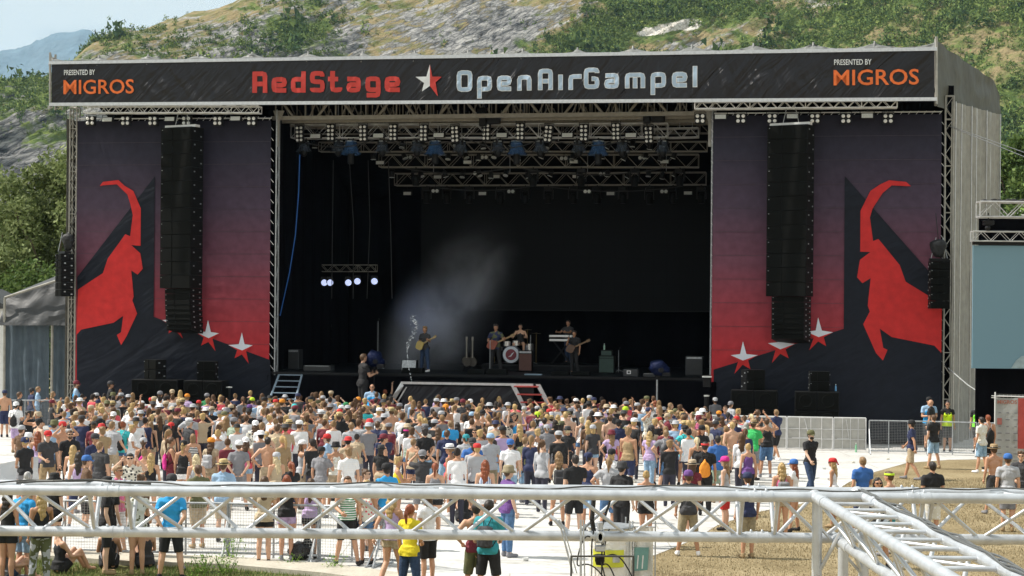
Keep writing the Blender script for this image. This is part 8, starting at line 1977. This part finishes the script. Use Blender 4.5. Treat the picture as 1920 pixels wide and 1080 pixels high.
# black plastic sack by the fence, weeds
g = ground(563, 1049); m = MB(); m.ball((g.x, g.y, .17), 1, 20, rad=(.24, .2, .19)); m.ball((g.x+.14, g.y, .34), 1, 12, rad=(.08, .08, .12)); m.v = [(x+.06*mnoise.noise(Vector((x*9, y*9, z*9))), y, max(.0, z+.05*mnoise.noise(Vector((z*9, x*9, 2))))) for x, y, z in m.v]
M_sack = mat('black_plastic', (.012, .012, .013), .25, 0, .2, 6, 1, 9, .05); single('plastic_sack', m, M_sack, 'shiny black plastic sack on the kerb against the mesh fence', 'sack', smooth=True)
M_weed = leafmat('weed_leaves', (.10, .20, .03), (.18, .32, .05), (.30, .42, .10))
for i, (px, py, h_, n_) in enumerate(((437, 1052, .65, 160), (380, 1075, .35, 160), (424, 1078, .4, 200), (627, 1070, .3, 80), (545, 1062, .25, 60), (370, 1090, .35, 140))):
    g = ground(px, py); mb = MB(); Rw = random.Random(i)
    for k in range(n_//12): an = Rw.random()*6.28; mb.tube((g.x+.05*math.cos(an), g.y+.05*math.sin(an), 0), (g.x+.22*math.cos(an), g.y+.22*math.sin(an), h_*Rw.uniform(.6, 1)), .004, 4)
    stems = MB(); stems.v, stems.f, stems.m = mb.v, mb.f, mb.m; lv = MB()
    for k in range(n_):
        an = Rw.random()*6.28; rr_ = Rw.uniform(0, .26); z = h_*Rw.uniform(.1, 1.0); c = Vector((g.x+rr_*math.cos(an), g.y+rr_*math.sin(an), z)); a = Vector((Rw.gauss(0, 1), Rw.gauss(0, 1), Rw.gauss(0, .6))).normalized()*.035; b_ = a.cross(Vector((0, 0, 1))).normalized()*.016; lv.poly([c-a, c+b_, c+a, c-b_])
    t = thing('weed', ['tall leafy weed growing by the kerb between fence panels', 'bright green weed tuft nearer the camera on the left', 'bushy green weed at the lawn edge below the tall weed', 'thin weed sprouting under the right fence panels', 'small weed sprig beside the black sack', 'green tuft at the bottom edge of the lawn'][i], 'plant', (g.x, g.y, 0), group='weeds along the lawn edge'); part(t, 'stems', stems, M_weed); part(t, 'leaves', lv, M_weed)

# litter on the floor: cups and crumpled paper
M_cup = mat('pale_plastic_cup', (.62, .62, .60), .4); M_paper = mat('crumpled_paper', (.60, .57, .48), .8); cup0 = None; k_ = 0
WHERE = [(560, 962, 'left of the grey-braced fence'), (905, 985, 'near the crouching person'), (1010, 1000, 'on the open floor below the centre'), (1190, 905, 'below the green amplifier'), (1480, 905, 'by the dirt edge under the right line array'), (1545, 880, 'right of the walking bearded man'), (1600, 868, 'behind the woman in red bandana'), (1420, 930, 'beside the navy-capped man'), (960, 950, 'under the truss centre'), (1665, 862, 'in front of the mesh fence'), (985, 1052, 'near the bottom edge at the centre'), (640, 1000, 'behind the fence panels')]
for i, (px, py, wh) in enumerate(WHERE):
    g = ground(px, py)
    if i % 3 == 0:
        m = MB().ball((g.x, g.y, .03), 1, 10, rad=(.06, .05, .035)); m.v = [(x+.02*mnoise.noise(Vector((x*40, y*40, z*40))), y+.02*mnoise.noise(Vector((y*40, z*40, 1))), max(.002, z)) for x, y, z in m.v]; single('crumpled_paper', m, M_paper, 'crumpled paper lying %s' % wh, 'litter', group='litter on the pale floor')
    else:
        an = i*1.3; d = Vector((math.cos(an), math.sin(an), 0)); a = Vector((g.x, g.y, .04)); m = MB().tube(a-d*.055, a+d*.055, .028, 12, r2=.038); single('plastic_cup', m, M_cup, 'fallen pale cup lying %s' % wh, 'litter', group='litter on the pale floor', smooth='auto')
# ================================================================== HAZE
m = MB().box((0, 9900, 1400), (31000, 20600, 2802)); 
mh_ = bpy.data.materials.new('haze_air'); mh_.use_nodes = True; nt = mh_.node_tree; nt.nodes.clear()
o_ = nt.nodes.new('ShaderNodeOutputMaterial'); pv = nt.nodes.new('ShaderNodeVolumePrincipled'); pv.inputs['Color'].default_value = (.46, .68, .92, 1); pv.inputs['Density'].default_value = HAZE; pv.inputs['Anisotropy'].default_value = .2
nt.links.new(pv.outputs[0], o_.inputs['Volume'])
hz = structure('haze', m, mh_, kind='stuff')
